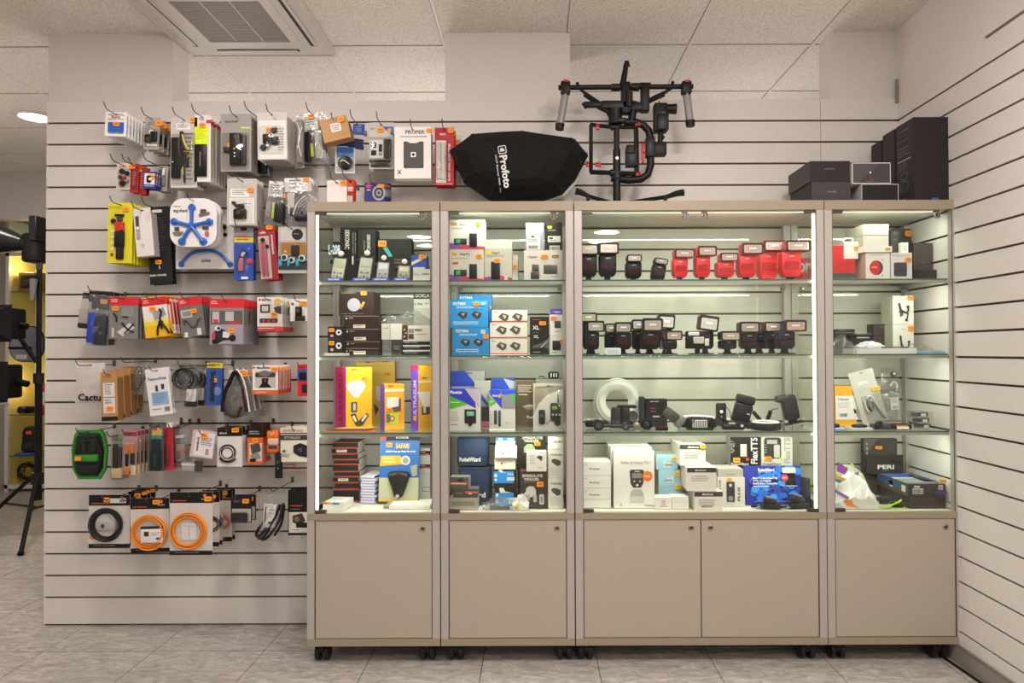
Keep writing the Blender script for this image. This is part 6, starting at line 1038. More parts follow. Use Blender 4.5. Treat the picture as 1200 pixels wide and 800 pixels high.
carton('dark tall box with orange sticker behind, top shelf right', (1049, 268, 1068, 323), 3.06, S1, 'g 1062 280 1070 284 1 55504c;s 1061 270 1068 275.5', .04, '3a3532')
carton('dark slim box with faint print beside the cartons', (1045, 270, 1054, 323), 2.98, S1, 'g 1048 272 1053 274.5 1 77726c;g 1048 279 1053 280.5 1 77726c', .08, '3f3b37')
# second shelf
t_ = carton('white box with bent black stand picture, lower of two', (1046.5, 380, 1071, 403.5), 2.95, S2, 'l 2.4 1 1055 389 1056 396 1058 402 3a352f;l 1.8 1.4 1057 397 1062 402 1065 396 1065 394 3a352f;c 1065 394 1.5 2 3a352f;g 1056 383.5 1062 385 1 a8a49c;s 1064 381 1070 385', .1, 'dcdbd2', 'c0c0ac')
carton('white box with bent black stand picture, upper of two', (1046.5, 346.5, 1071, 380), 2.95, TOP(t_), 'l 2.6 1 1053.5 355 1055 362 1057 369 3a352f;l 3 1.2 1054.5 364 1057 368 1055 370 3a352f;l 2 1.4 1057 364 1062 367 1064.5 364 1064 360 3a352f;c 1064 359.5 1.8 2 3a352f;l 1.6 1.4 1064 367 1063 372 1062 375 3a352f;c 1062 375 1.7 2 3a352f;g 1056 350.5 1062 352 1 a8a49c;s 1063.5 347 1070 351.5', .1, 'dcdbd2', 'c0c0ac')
carton('dark brown upright box left of the stand boxes', (1024, 379.5, 1041, 412), 3.02, S2, 'g 1031 382 1036 384.5 1 77706a', .06, '39312e', '2f2826')
carton('black long box with white lettering lying behind the clear bag', (1004, 391, 1022, 412), 2.9, S2, 'g 1004 394.5 1020 396.5 1 e0dcd6;r 1002 390.8 1022 391.4 8a8478', .1, '2a2524')
carton('dark flat box stack end at the left of the second shelf', (979, 385.5, 1002, 412), 3.03, S2, 'r 979 389 1003 389.6 6d6862;g 984 386.5 992 388 1 8a8680;r 979 396 1003 396.6 55504c', .07, '2d2826')
t_ = carton('long flat white carton at the front of the second shelf', (1000, 408, 1074.5, 415.5), 2.82, S2, 'g 1003 410 1008 411.5 1 c9c5bc', .1, 'dfe0e0')
carton('flat brown board lying on the white carton', (1033, 405, 1065, 408), 2.83, TOP(t_), '', .07, '6a5c50', h=.006)
crumple('crumpled clear bag at the left of the second shelf', (978, 389, 1004, 415), 2.81, S2, seed=21, dpt=.1)
crumple('small bag with dark print on the white carton', (1008, 398, 1037, 408), 2.83, TOP(t_), seed=22, dpt=.06, m=mat('c9cbd0', .25), art=None)
crumple('wrinkled silvery bag on the right end of the white carton', (1067, 400, 1093, 410), 2.86, S2+.012, seed=23, dpt=.06)
t = thing('flat_pouch', 'blue grey flat pouch at the right end of the second shelf', 'pouch', (at(1092, 414, 2.83)[0], 2.82, S2+.001)); m = MB(); pp = rr(0, .045, .118, .08, .01); m.loft([[(a, b_, z_) for a, b_ in pp] for z_ in (0, .006)]+[[(a*.9, .045+(b_-.045)*.9, .01) for a, b_ in pp]], mat('7d98c4', .35), True, True); m.build('pouch', t); m = MB(); m.loft([[(a*.8, .045+(b_-.045)*.8, z_) for a, b_ in pp] for z_ in (.0095, .0112)], mat('26303e', .3)); m.build('label', t)
# third shelf
carton('yellow box with white bar code label in the left corner', (978.5, 452, 1004, 491), 2.96, S3, 'r 979.5 461.5 1004 484.5 e2e0da;t Cullmann 981.5 463.5 995 466 6a645c;g 982 468 998 474 3 b9b4ac;q 984 478.5 993 481.5 3a3634;p 1000 474 1003 475 1004 479 1001 478 2b2825', .06, 'dfa426', 'b8841c')
t2 = hang('grey card with silver clamp leaning to the left', (1013, 431, 1043, 494), 2.93, 'g 1021 444 1036 448 2 e2e0da;s 1034 453.5 1044 458 0 e8b41c;l 4 6 1029 462 1033 470 1036 480 1040 490 a8a6a2;l 3 8 1028 463 1025 470 1027 478 77757a;c 1029 465 4 10 c9c7c4;c 1027 476 3 10 3a3836;l 2 4 1022 466 1021 474 1023 480 d8d6d0', 1, .02, 'b4b1a8', -14, name='carded_clamp', cat='clamp', hk=False, blister='1019 461 1042 493 20'); t2.location.z = S3+.018; t2.rotation_euler.x = math.radians(-6); t2.location.y = 2.94
t2 = hang('clear bag with grey wedge and white label', (1036, 452, 1058, 492), 3.0, 'p 1040 478 1042 465 1045 465 1047 478 77757a;b 1038 478 1049 485 10 8a8884 2;r 1046 463 1056 477 e2e2da;g 1047 465 1055 470 2 8a8680;q 1048 473 1055 476 4a4644', 1, .02, 'G', -6, 'bag', .03, hk=False, name='bagged_accessory'); t2.location.z = S3+.012
t2 = hang('tall clear bag with silver clip against the back glass', (1030, 428, 1052, 490), 3.08, 'c 1044 434 3.4 8 6a4a34;c 1044.5 433.5 1.6 10 f0ece4;l 2 10 1040 448 1044 442 1048 446 1048 454 e8e6e0;l 2 8 1040 455 1050 457 e8e6e0', 1, .02, 'G', 3, 'bag', .02, hk=False, name='bagged_accessory'); t2.location.z = S3+.008
def small4():
    D_ = mat('26262a', .35)
    t = thing('camera_eyepiece', 'black eyepiece on a flat white card near the yellow box', 'eyepiece', (at(1009, 500, 2.85)[0], 2.84, S3+.001)); m = MB(); m.rbox(0, .03, .003, .09, .06, .006, .001, mat('e6e4dc', .4), 1); m.build('white_card', t); m = MB(); m.tube([(a, b_, .012) for a, b_ in rr(0, .025, .05, .03, .012, 4)], .006, D_, 8, closed=True); m.build('eyecup', t)
    t = thing('lens_adapter', 'dark blue grey knob and plate in the middle of the third shelf', 'lens adapter', (at(1033, 501, 2.84)[0], 2.83, S3+.001)); m = MB(); m.rbox(0, .02, .012, .07, .05, .024, .006, mat('3a3c4a', .4)); m.build('plate', t); m = MB(); m.lathe([(.016, .0), (.019, -.006), (.015, -.012), (.006, -.012)], mat('2b2c34', .35), c=(-.018, 0, .021), axis='y'); m.build('knob', t)
    t = thing('flat_pouch', 'flat black pack with orange stripe and white tag on the third shelf', 'pouch', (at(1056, 500, 2.85)[0], 2.84, S3+.001)); m = MB(); m.rbox(0, .03, .01, .08, .06, .02, .004, mat('23201f', .35)); m.build('pack', t); m = MB(); m.rbox(-.002, -.0008, .0155, .05, .002, .004, .0005, mat('e8842a'), 1); m.build('stripe', t); m = MB(); m.T = Matrix.Translation((.0, -.006, .001)) @ Matrix.Rotation(math.radians(-15), 4, 'X'); m.rbox(0, 0, .006, .05, .0012, .011, .0003, mat('e6e6de'), 1); m.build('white_tag', t)
    z_ = S3+.001
    for i in range(3):
        t = thing('lens_cap_case', 'flat clear case with dark round caps, %s of three at the right' % ('bottom', 'middle', 'top')[i], 'case', (at(1083-1.5*i, 500, 2.86)[0], 2.84, z_), group='clear cases of round caps'); hh = .024
        m = MB(); m.rbox(0, .035, hh/2, .075, .07, hh-.001, .003, FILM(), 2); m.build('case', t)
        m = MB()
        for q in (-.018, .018): m.lathe([(.016, .004), (.0165, .008), (.0165, .017), (.014, .019)], mat('4a4a56', .3), c=(q, .035, 0), n=18)
        m.rbox(.0, .004, .011, .02, .002, .012, .0005, mat('d9d7d0'), 1); m.build('caps', t); z_ += hh
    t = thing('plastic_cover', 'pale blue rounded lid lying by the left post of the third shelf', 'lid', (at(984, 501, 2.83)[0], 2.82, S3+.001)); m = MB(); pp = rr(0, .03, .055, .06, .018, 4); m.loft([[(a, b_, 0) for a, b_ in pp], [(a, b_, .004) for a, b_ in pp], [(a*.85, .03+(b_-.03)*.85, .008) for a, b_ in pp]], mat('8fa8d8', .3), True, True); m.build('lid', t); m = MB(); m.rbox(-.006, .03, .016, .022, .03, .016, .006, mat('3a3a5a', .3)); m.build('knob', t)
small4()
# bottom
carton('dark textured upright box in the back of the right cabinet', (1013, 514, 1052, 585), 3.075, BASE, 'p 1013 514 1030 514 1018 530 1013 530 55504e;g 1016 519 1018 548 5 b9b4ae;s 1026 523 1034 527', .03, '3a3532', '2b2725')
t_ = carton('dark plain long box under the blue topped box', (1066, 582, 1108, 594.5), 2.81, BASE, 'r 1066 588 1108 588.4 26211e', .24, '3a302a', '322a26', '3a302a')
z_ = TOP(t_)
t_ = carton('long dark box with blue picture lid and bar code labels', (1064.5, 567, 1108.5, 581.5), 2.81, z_, 'r 1071.5 569 1078 571 d8d4c8;r 1069.5 572 1082 578.5 d8d4c8;q 1070 573 1081.5 578 3a3634;r 1099.5 568 1105 573.5 c9c4ba;q 1100 569 1104.5 573 5a544c;r 1096.5 574.5 1109 578 2a4a7a;g 1070 580 1100 581 1 5a5048;s 1099 562 1108.5 565.5 0 f0b41c', .26, '36302c', '4a3e36', '3d4c66')
w_ = 44*2.81/800; zt = TOP(t_)-t_.location.z-.0004
m = MB(); rn = random.Random(5)
for a, b_, c, d, col in ((-.07, .03, .06, .11, '8f9490'), (-.07, .12, .06, .15, 'cfd4d0'), (-.06, .16, .05, .22, '3a62c0'), (-.072, .225, .06, .25, '4a84c8'), (.02, .05, .06, .2, '6a7a8c')): m.box(max(a, -w_/2+.002), min(c, w_/2-.002), b_, d, zt, zt+.0004, mat(col, .35))
m.build('lid_print', t_)
m = MB()
for y0, y1, z0, z1, col in ((.02, .05, .014, .04, 'd8d4c8'), (.12, .15, .016, .042, 'd8d4c8'), (.06, .25, .022, .05, '2a5a88')): m.box(-w_/2-.0008, -w_/2, y0, y1, z0, min(z1, .046), mat(col, .4))
m.build('side_print', t_)
P_ = carton('black upright box lettered PERI standing on the blue topped box', (1022, 527, 1065, 549), 3.0, None, 't PERI 1034.5 538.5 1054 543.5 ece8e2;g 1041 545 1048 546 1 a8a098', .012, '2e2826', '241f1e', lean=0, h=None)
P_.location.y = 3.045; P_.location.z = z_+(TOP(t_)-z_)
x4 = lambda px, Y=2.84: at(px, 590, Y)[0]
crumple('heap of white plastic bags with purple and orange print', (977, 551, 1030, 596), 2.80, BASE, seed=31, dpt=.13, m=mat('d6d8d0', .3), name='plastic_bag')
crumple('clear bag with purple and blue pattern behind the white heap', (978, 541, 1022, 585), 2.94, BASE, seed=32, dpt=.1, m=mat('b8c0a4', .25))
def peel(label, P, col, Y=2.79):
    """printed band lying on the heap"""
    m = MB(); Q = [(at(a, b_, Y)[0], at(a, b_, Y)[1]) for a, b_ in P]; x0 = sum(q[0] for q in Q)/len(Q); z0 = min(q[1] for q in Q)
    m.loft([[(a-x0, yy, b_-z0) for a, b_ in Q] for yy in (0, .002)], mat(col, .35)); return m, (x0, Y, z0)
heap = [o for o in COL.objects if o.get('label', '').startswith('heap of white plastic')][0]
for P, col, Y in ((((982, 541), (994, 549), (990, 556), (981, 552)), '8a3a9a', 2.935), (((990, 558), (1007, 552), (1004, 561), (1010, 567), (998, 562)), '8048b0', 2.935), (((979, 556), (992, 561), (985, 566), (979, 562)), 'e8b41c', 2.797), (((979, 561), (987, 563), (984, 566), (979, 564)), '2a8ad0', 2.794), (((979, 573), (995, 582), (994, 586), (979, 577)), '9a6ab8', 2.794), (((989, 586), (998, 585), (1000, 591), (1008, 595), (993, 592)), 'e8842a', 2.796)):
    m, (x, y, z) = peel('', P, col, Y-.0); o = m.build('printed_band', heap); o.location = (x-heap.location.x, y-heap.location.y, z-heap.location.z)
t = thing('blister_pack', 'small clear blister with green edging in front of the dark long box', 'accessory', (at(1047, 595, 2.80)[0], 2.795, BASE+.001)); m = MB(); Gn = mat('a4d820', .35)
m.tube([(-.06, .0, .004), (-.03, -.002, .01), (.02, 0, .03), (.035, .01, .036)], .0035, Gn, 6); m.tube([(-.02, -.004, .003), (.02, -.004, .004), (.05, 0, .003)], .003, Gn, 6); m.build('green_edge', t)
m = MB(); m.rbox(-.03, .03, .03, .05, .04, .03, .012, mat('2a2c2c', .3)); m.rbox(.03, .03, .014, .05, .04, .024, .01, mat('35302c', .3)); m.build('product', t); m = MB(); m.rbox(-.028, .028, .03, .07, .056, .052, .02, FILM()); m.rbox(.035, .028, .016, .066, .05, .03, .012, FILM()); m.build('blister', t)
carton('small pale carton at the right front corner of the bottom', (1109.5, 589, 1114, 596), 2.81, BASE, '', .04, 'b4b49c')
# ------------------------------------------------------------------ on top of the cabinets
ZT = Z_TOP+.0005
g6 = lambda x, y: (520+x/3.871, 60+y/3.871)
def softbox():
    Y = 2.86; P = [(25, 455), (120, 385), (240, 376), (360, 370), (480, 388), (600, 405), (655, 470), (600, 575), (540, 640), (450, 672), (330, 673), (210, 672), (90, 590), (55, 520)]
    Q = [at(*g6(*p), Y+.12) for p in P]; cx = sum(q[0] for q in Q)/len(Q); z0 = ZT; Q = [(a-cx, max(0, b_-z0)) for a, b_ in Q]; mz = .15; mx = -.02
    t = thing('softbox', 'black folded octagonal softbox with white vertical lettering standing on the cabinets', 'softbox', (cx, Y, z0))
    S = [[(mx+(a-mx)*k, yy, max(0, mz+(b_-mz)*k)) for a, b_ in Q] for k, yy in ((.93, .2), (1, .16), (1, .14), (.985, .1), (.9, .03), (.72, -.015), (.45, -.04), (.2, -.045))]
    F = mat('0d0c0d', .8, 0, 'fabric'); m = MB(); m.loft(S, F, True, False); m.build('fabric_shell', t)
    m = MB()
    for i in (1, 3, 5, 6, 8, 11, 12, 0): m.tube([(S[j][i][0], S[j][i][1]-.001, S[j][i][2]) for j in range(1, 8)], .0018, mat('1c1b1c', .6), 5)
    m.build('seams', t)
    # lettering follows the sloping middle panel
    m = MB(); hx, hz = at(591, 200, Y); hx -= cx; hz -= z0
    m.T = Matrix.Translation((hx+.0, -.0475, hz)) @ Matrix.Rotation(math.radians(-8), 4, 'Y')
    m.text('Profoto', -.012, .020, -.085, .052, 0, mat('dcdad6', .6), rot=-90, bold=.035); m.text('OCF~Beauty~Dish'.replace('~', ' '), -.031, -.022, -.07, .058, 0, mat('c9c7c4', .6), rot=-90); m.text('White', -.031, -.023, -.1, -.078, 0, mat('6a6866', .6), rot=-90)
    m.add([(a, 0, b_) for a, b_ in rr(.004, .075, .034, .034, .006, 4)], [tuple(range(20))], mat('dcdad6', .6)); m.add([(a, -.0004, b_) for a, b_ in rr(.004, .075, .028, .028, .005, 4)], [tuple(range(20))], mat('141314', .7)); m.add([(a, -.0008, b_) for a, b_ in [(-.006, .068), (.014, .068), (.012, .076), (.002, .084), (-.004, .078)]], [(0, 1, 2, 3, 4)], mat('dcdad6', .6))
    m.T = Matrix.Identity(4); m.build('lettering', t)
    m = MB(); a0 = [S[1][i] for i in (7, 8, 9)]; m.tube([(a[0]+.008, .168, a[2]+.001) for a in a0], .007, mat('d9d5cf', .5), 8); m.build('white_rim', t)
    m = MB()
    for px, py in ((249, 405), (482, 410), (620, 470)): x, z = at(*g6(px, py), Y); m.rbox(x-cx, .04 if px < 600 else .08, z-z0, .028, .03, .035, .003, mat('0d0c0d', .6), 1)
    m.build('rod_pocket', t)
softbox()
def gimbal():
    Y = 2.97; X0, _ = at(*g6(785, 600), Y); K = mat('0d0c0c', .45); K2 = mat('161415', .4); k = Y/800/3.871
    def p(x, y, dy=0):
        a, b_ = at(*g6(x, y), Y); return (a-X0, dy, b_-ZT)
    st = t = thing('camera_gimbal', 'black two-handed camera gimbal with red clamps on a stand above the wide cabinet', 'camera gimbal', (X0, Y, ZT))
    m = MB(); zt = p(785, 345)[2]; m.cyl((0, 0, .01), (0, 0, p(785, 445)[2]), .0165, K); m.cyl((0, 0, p(785, 445)[2]), (0, 0, zt), .0125, K); m.cyl((0, 0, p(785, 580)[2]), (0, 0, p(785, 560)[2]), .024, K2); m.cyl((0, -.013, p(788, 490)[2]), (0, -.02, p(788, 490)[2]), .007, mat('8a8580', .3, .6)); m.build('stand_post', st)
    for ex, ey, dy in ((612, 663, -.1), (1040, 664, -.08), (800, 668, .12)):
        a = p(ex, ey, dy); q = MB(); q.tube([(0, 0, .03), (a[0]*.8, dy*.8, a[2]-.012), (a[0], dy, a[2])], .009, K, 8); q.tube([(a[0]*.8, dy, a[2]-.016), (a[0], dy, a[2]), (a[0]*1.12, dy, a[2]+.004)], [.009, .013, .015], K, 8); q.cyl((a[0]*.8, dy, 0), (a[0]*.8, dy, a[2]-.01), .008, K); q.build('stand_leg', st)
    m = MB(); m.cyl(p(520, 165), p(1130, 160), .011, K); m.cyl(p(760, 164), p(800, 164), .016, K2); m.cyl(p(850, 162), p(885, 162), .017, K2); m.build('handlebar', t)
    for (a, b_, c, d, nm) in ((552, 190, 528, 330, 0), (1100, 185, 1117, 315, 1)):
        q = MB(); x, y, z = p(a, 165); q.rbox(x, 0, z-.003, .042, .04, .055, .006, K); q.rbox(x, -.002, z-.028, .03, .03, .02, .004, K); cl = q.build('bar_clamp', t)
        q = MB(); q.rbox(x+.002, -.012, z+.023, .022, .016, .012, .003, mat('b81c20', .35)); q.build('red_lever', cl)
        q = MB(); q.cyl(p(a, b_), p(c, d), .0175, mat('8a8784', .25), .0165); q.build('grip', t, 'grip wrapped in grey clear plastic')
        q = MB(); q.cyl(p(c+(c-a)*.02, d), p(c+(c-a)*.13, d+26), .021, K, .019); q.build('end_cap', t)
    m = MB(); m.cyl(p(828, 60), p(812, 150), .011, K, .014); m.lathe([(.001, -.014), (.010, -.011), (.012, 0), (.010, .010), (.003, .013)], K, c=p(830, 57), axis='z'); m.tube([p(815, 70), p(830, 45), p(845, 70)], .004, mat('55514e', .3, .6)); m.build('top_handle', t)
    m = MB(); x, y, z = p(825, 215); m.rbox(x, 0, z, .04, .045, .14, .008, K); m.cyl(p(838, 195, -.02), p(838, 260, -.02), .016, K2); m.build('centre_mount', t)
    m = MB(); x, y, z = p(912, 215); m.rbox(x, 0, z, .036, .045, .12, .006, K); m.rbox(x+.0, 0, z+.055, .05, .04, .02, .004, K2); m.build('right_mount', t)
    m = MB(); m.tube([p(605, 142), p(612, 165), p(640, 190), p(705, 232)], .007, K, 8); m.tube([p(640, 190, .01), p(705, 235, .01)], .012, K, 8); m.build('left_brace', t)
    m = MB(); m.tube([p(1040, 138), p(1030, 170), p(1000, 190), p(930, 225)], .007, K, 8); m.tube([p(1000, 190, .01), p(930, 222, .01)], .012, K, 8); m.build('right_brace', t)
    m = MB(); a = p(690, 243); m.rbox(a[0], 0, a[2], .105, .03, .022, .004, K); a = p(775, 248); m.rbox(a[0], 0, a[2], .12, .045, .035, .006, K2); m.cyl(p(632, 235), p(648, 258), .008, K2); a = p(880, 255); m.rbox(a[0], 0, a[2], .09, .04, .035, .006, K); m.tube([p(700, 250), p(745, 272), p(760, 300)], .012, K); m.build('cross_plate', t)
    m = MB(); m.cyl(p(778, 265), p(778, 332), .03, K); m.cyl(p(778, 275), p(778, 285), .0315, K2); m.rbox(p(800, 320)[0], -.01, p(800, 320)[2], .05, .04, .02, .005, K2); m.build('pan_motor', t)
    m = MB(); m.tube([p(870, 232), p(858, 275), p(850, 325)], .017, K, 10); m.build('diagonal_arm', t)
    m = MB(); m.cyl(p(985, 262), p(1050, 262), .021, K); m.cyl(p(1040, 262), p(1054, 262), .0225, K2); a = p(982, 305); m.rbox(a[0], 0, a[2], .058, .05, .125, .006, K); a = p(985, 330); m.rbox(a[0]+.004, -.01, a[2], .05, .05, .07, .005, K2); a = p(978, 448); m.rbox(a[0], 0, a[2], .058, .045, .055, .006, K); m.cyl(p(985, 360), p(980, 430), .011, K); m.cyl(p(988, 385), p(1000, 395), .008, K2); a = p(992, 292, -.03); m.cyl(a, (a[0], -.022, a[2]), .009, K2); m.build('battery_unit', t)
    m = MB(); m.tube([p(985, 240), p(978, 226), p(970, 240)], .003, mat('b81c20', .4), 6); m.build('red_loop', t)
    m = MB(); m.tube([p(x, y) for x, y in ((820, 322), (870, 322), (905, 335), (930, 362), (938, 400), (938, 520), (925, 560), (895, 580), (840, 585), (760, 575))], .0165, K, 10); a = p(935, 440, 0); m.rbox(a[0], -.005, a[2], .04, .04, .085, .005, K2); m.build('roll_arm', t)
    m = MB(); m.tube([p(668, 332), p(668, 550)], .0085, K, 8); m.tube([p(664, 332), p(760, 344), p(880, 344)], .009, K, 8); m.tube([p(664, 548), p(775, 552), p(870, 556)], .0105, K, 8); m.cyl(p(755, 552), p(800, 552), .016, K2); m.cyl(p(757, 345), p(795, 345), .0135, K2); m.tube([p(872, 338), p(876, 560)], .011, K, 8); a = p(850, 482); m.rbox(a[0], 0, a[2], .05, .04, .085, .005, K2); m.rbox(a[0]-.004, -.01, a[2]+.03, .036, .03, .04, .004, K); m.build('camera_cage', t)
    for x, y, w_, h_ in ((696, 348, .014, .026), (700, 517, .024, .02), (652, 516, .014, .024), (878, 338, .024, .01), (880, 560, .022, .01), (901, 468, .012, .085)):
        q = MB(); a = p(x, y, -.014); q.rbox(a[0], -.014, a[2], w_, .012, h_, .003, mat('c42228', .35)); q.cyl((a[0], -.014, a[2]), (a[0]+.004, -.026, a[2]+.004), .004, mat('c42228', .35)); q.build('red_clamp', t)
gimbal()
B_ = '2b2728'
t_ = carton('plain black long box on the right cabinet, lower of the left pair', (951, 213, 997, 232.5), 2.80, ZT, 'g 970 222 981 224 1 8a8588;r 951 223.5 997 224 4a4548', .23, '383235', '2a2627', '2a2627')
carton('black long box resting on the lower left one with faint title', (949.5, 188.5, 996, 212.5), 2.80, TOP(t_), 'g 966 197 982 199.5 1 6a6466;r 949.5 188.5 996 189 6a6466', .24, '2b2628', '3b3738', '3b3738')
t_ = carton('black front box with white edges, lower of the middle pair', (1009.5, 215.5, 1053, 232.5), 2.79, ZT, 'r 1009.5 215.5 1053 216.1 c9c5c0;r 1052.3 215.5 1053 232.5 c9c5c0;r 1009.5 215.5 1010.2 232.5 c9c5c0', .14, '1f1c1d', 'b9b5b0', 'd4d0ca')
carton('dark box with small centre emblem and white edges, upper of the middle pair', (998.5, 190.5, 1044, 215), 2.79, TOP(t_), 'r 998.5 190.5 1044 215 cfcbc6 1;r 999.5 191.5 1043 214 4a4446;p 1012 208 1032 191.5 1043 191.5 1043 214 1005 214 3b3638;e 1020 202 1 1.3 e8e4e0;r 1020 209.5 1022.5 210.6 a83a3a;g 1016 212 1028 213 1 8a8588', .14, '4a4446', 'c4c0ba', 'd4d0ca')
def tall(label, r_, Y, d, art='', sart='', **k):
    return carton(label, r_, Y, ZT, art, d, '272223', '302b2c', '302b2c', sart=sart, **k)
tall('tallest black box nearest the viewer with blue tape at its foot', (1071.5, 137, 1115, 232.5), 2.79, .135, 'r 1071.5 137 1115 137.6 2a3f60;r 1092 228.5 1099.5 232.5 2a62b0;r 1112 216.5 1115 230 e0dcd8;q 1112.4 218 1114.6 228 3a3638', '0 0 19 95|g 2 8 14 11 1 6a6466;g 2 14 13 15 1 6a6466;g 2 20 14 22 1 6a6466;g 2 28 15 40 3 5a5456;r 2 43 16 44 b9b5b0;g 2 46 14 56 5 5a5456;e 9 62 4 5 5a5456;e 9 62 3 4 302b2c;e 9 74 5 7 5a5456;e 9 74 4 6 302b2c;g 2 88 14 90 1 8a8486')
tall('black box with faint side, second from the viewer in the tall row', (1049, 151, 1086, 232.5), 2.935, .10)
tall('black box at the back of the tall row', (1033.5, 164, 1068, 232.5), 3.045, .09)
# ------------------------------------------------------------------ beyond the left end of the slat wall
K = mat('0c0b0b', .5)
def lights():
    Y = 4.7; X0, _ = at(45, 500, Y); k = Y/800
    def p(x, y, dy=0): a, b_ = at(x, y, Y); return (a-X0, dy, b_)
    t = thing('light_stand', 'black tripod light stand carrying three studio lamps at the left edge', 'light stand', (X0, Y, 0))
    m = MB(); m.cyl((0, 0, .25), (0, 0, 1.1), .022, K); m.cyl((0, 0, 1.1), (0, 0, p(45, 300)[2]-.09), .016, K); m.cyl((0, 0, .36), (0, 0, .44), .04, mat('232122', .4)); m.cyl((0, 0, 1.05), (0, 0, 1.12), .032, mat('232122', .4)); m.build('pole', t)
    for a in (-64, -184, 56):
        c, s_ = math.cos(math.radians(a)), math.sin(math.radians(a)); m = MB(); m.cyl((c*.03, s_*.03, .42), (c*.48, s_*.48, .022), .014, K, n=8); m.cyl((c*.48, s_*.48, .022), (c*.5, s_*.5, .012), .018, K, n=8); m.cyl((0, 0, .2), (c*.25, s_*.25, .225), .008, mat('232122', .4), n=8); m.build('leg', t)
    u = thing('studio_flash', 'studio lamp with polished reflector bowl pointing left, topmost on the stand', 'studio lamp', (X0, Y, p(45, 300)[2]))
    z0 = p(45, 300)[2]; q = lambda x, y, dy=0: (p(x, y)[0], dy, p(x, y)[2]-z0)
    m = MB(); a = q(42, 291); m.rbox(a[0], 0, a[2], .12, .13, .2, .02, K); m.cyl(q(31, 286), q(37, 286), .07, K); m.cyl((0, 0, -.09), (0, 0, 0), .02, mat('3a3634', .4)); m.build('body', u)
    m = MB(); A = Vector(q(31, 286)); Bq = Vector(q(6, 282, -.07)); d = (Bq-A).normalized(); v = Vector((0, 1, 0)); w2 = d.cross(v)
    S = [[A+d*s_+(v*math.cos(2*PI*i/24)+w2*math.sin(2*PI*i/24))*r_ for i in range(24)] for s_, r_ in ((0, .05), (.02, .055), (.13, .1), (.135, .102), (.128, .095), (.02, .045))]
    m.loft(S, mat('2a2827', .25, .4), False, True); m.build('reflector', u)
    m = MB(); S = [[A+d*s_+(v*math.cos(2*PI*i/24)+w2*math.sin(2*PI*i/24))*r_ for i in range(24)] for s_, r_ in ((.134, .094), (.08, .07), (.025, .044), (.024, .002))]
    m.loft(S, mat('c9c5c0', .2, .9), False, True); m.build('reflector_lining', u)
    m = MB(); a = q(50, 270); m.rbox(a[0], -.03, a[2], .05, .14, .17, .004, K, 1); m.build('flag', u)
    h = u; m = MB(); m.T = Matrix.Translation((0, 0, p(46, 338)[2]-z0)); m.cyl((.004, -.06, .06), (-.002, -.065, -.09), .024, mat('6d6a68', .5), .015); m.rbox(0, -.045, .06, .04, .05, .03, .005, K); m.build('grip', h)
    def barn(label, x0, y0, x1, y1, dy, flap=None):
        bx, bz = p((x0+x1)/2, (y0+y1)/2)[0], p(0, (y0+y1)/2)[2]; b2 = thing('studio_flash', label, 'studio lamp', (X0+bx, Y+dy, bz)); w_ = (x1-x0)*k; h_ = (y1-y0)*k
        m = MB(); m.rbox(0, .02, 0, w_*.8, .16, h_*.8, .015, K); m.cyl((w_*.3, .05, 0), (max(.06, -bx-.024), .05+.0, -.02), .022, K); m.build('lamp_head', b2)
        for (cx, cz, sx, sz, rz, rx) in ((0, h_*.46, w_, .004, 0, 18), (0, -h_*.46, w_*.95, .004, 0, -22), (-w_*.48, 0, .004, h_*.9, 12, 0), (w_*.46, 0, .004, h_*.9, -10, 0)):
            m = MB(); m.T = Matrix.Translation((cx, -.07, cz)) @ Matrix.Rotation(math.radians(rz), 4, 'Z') @ Matrix.Rotation(math.radians(rx), 4, 'X'); m.rbox(0, -.06, 0, max(sx, .004), .14, max(sz, .004), .0015, mat('171516', .5), 1); m.build('barn_door', b2)
        m = MB(); m.rbox(0, -.068, 0, w_*.76, .01, h_*.76, .006, mat('0f0e0e', .35)); m.build('front_cover', b2); return b2
    barn('black lamp with folded barn doors, middle one on the stand', -4, 358, 40, 402, -.13)
    c = barn('black lamp with square barn doors, lowest one on the stand', -5, 422, 34, 470, -.12)
    m = MB(); m.T = Matrix.Rotation(math.radians(-14), 4, 'Y'); m.rbox(-.01, -.1, -.165, .16, .12, .006, .002, mat('b9b4aa', .5), 1); m.build('white_flap', c)
    t2 = thing('folding_arm', 'slanting black arm with white tag between the two lower lamps', 'arm', (X0, Y, p(0, 415)[2])); m = MB(); A = p(16, 396); B2 = p(35, 424); z1 = t2.location.z; m.cyl((A[0], .06, A[2]-z1), (B2[0], .06, B2[2]-z1), .014, K); m.build('arm', t2); m = MB(); a = p(21, 418); m.rbox(a[0], .03, a[2]-z1, .075, .003, .03, .001, mat('d9d5cf'), 1); m.build('tag', t2)
lights()
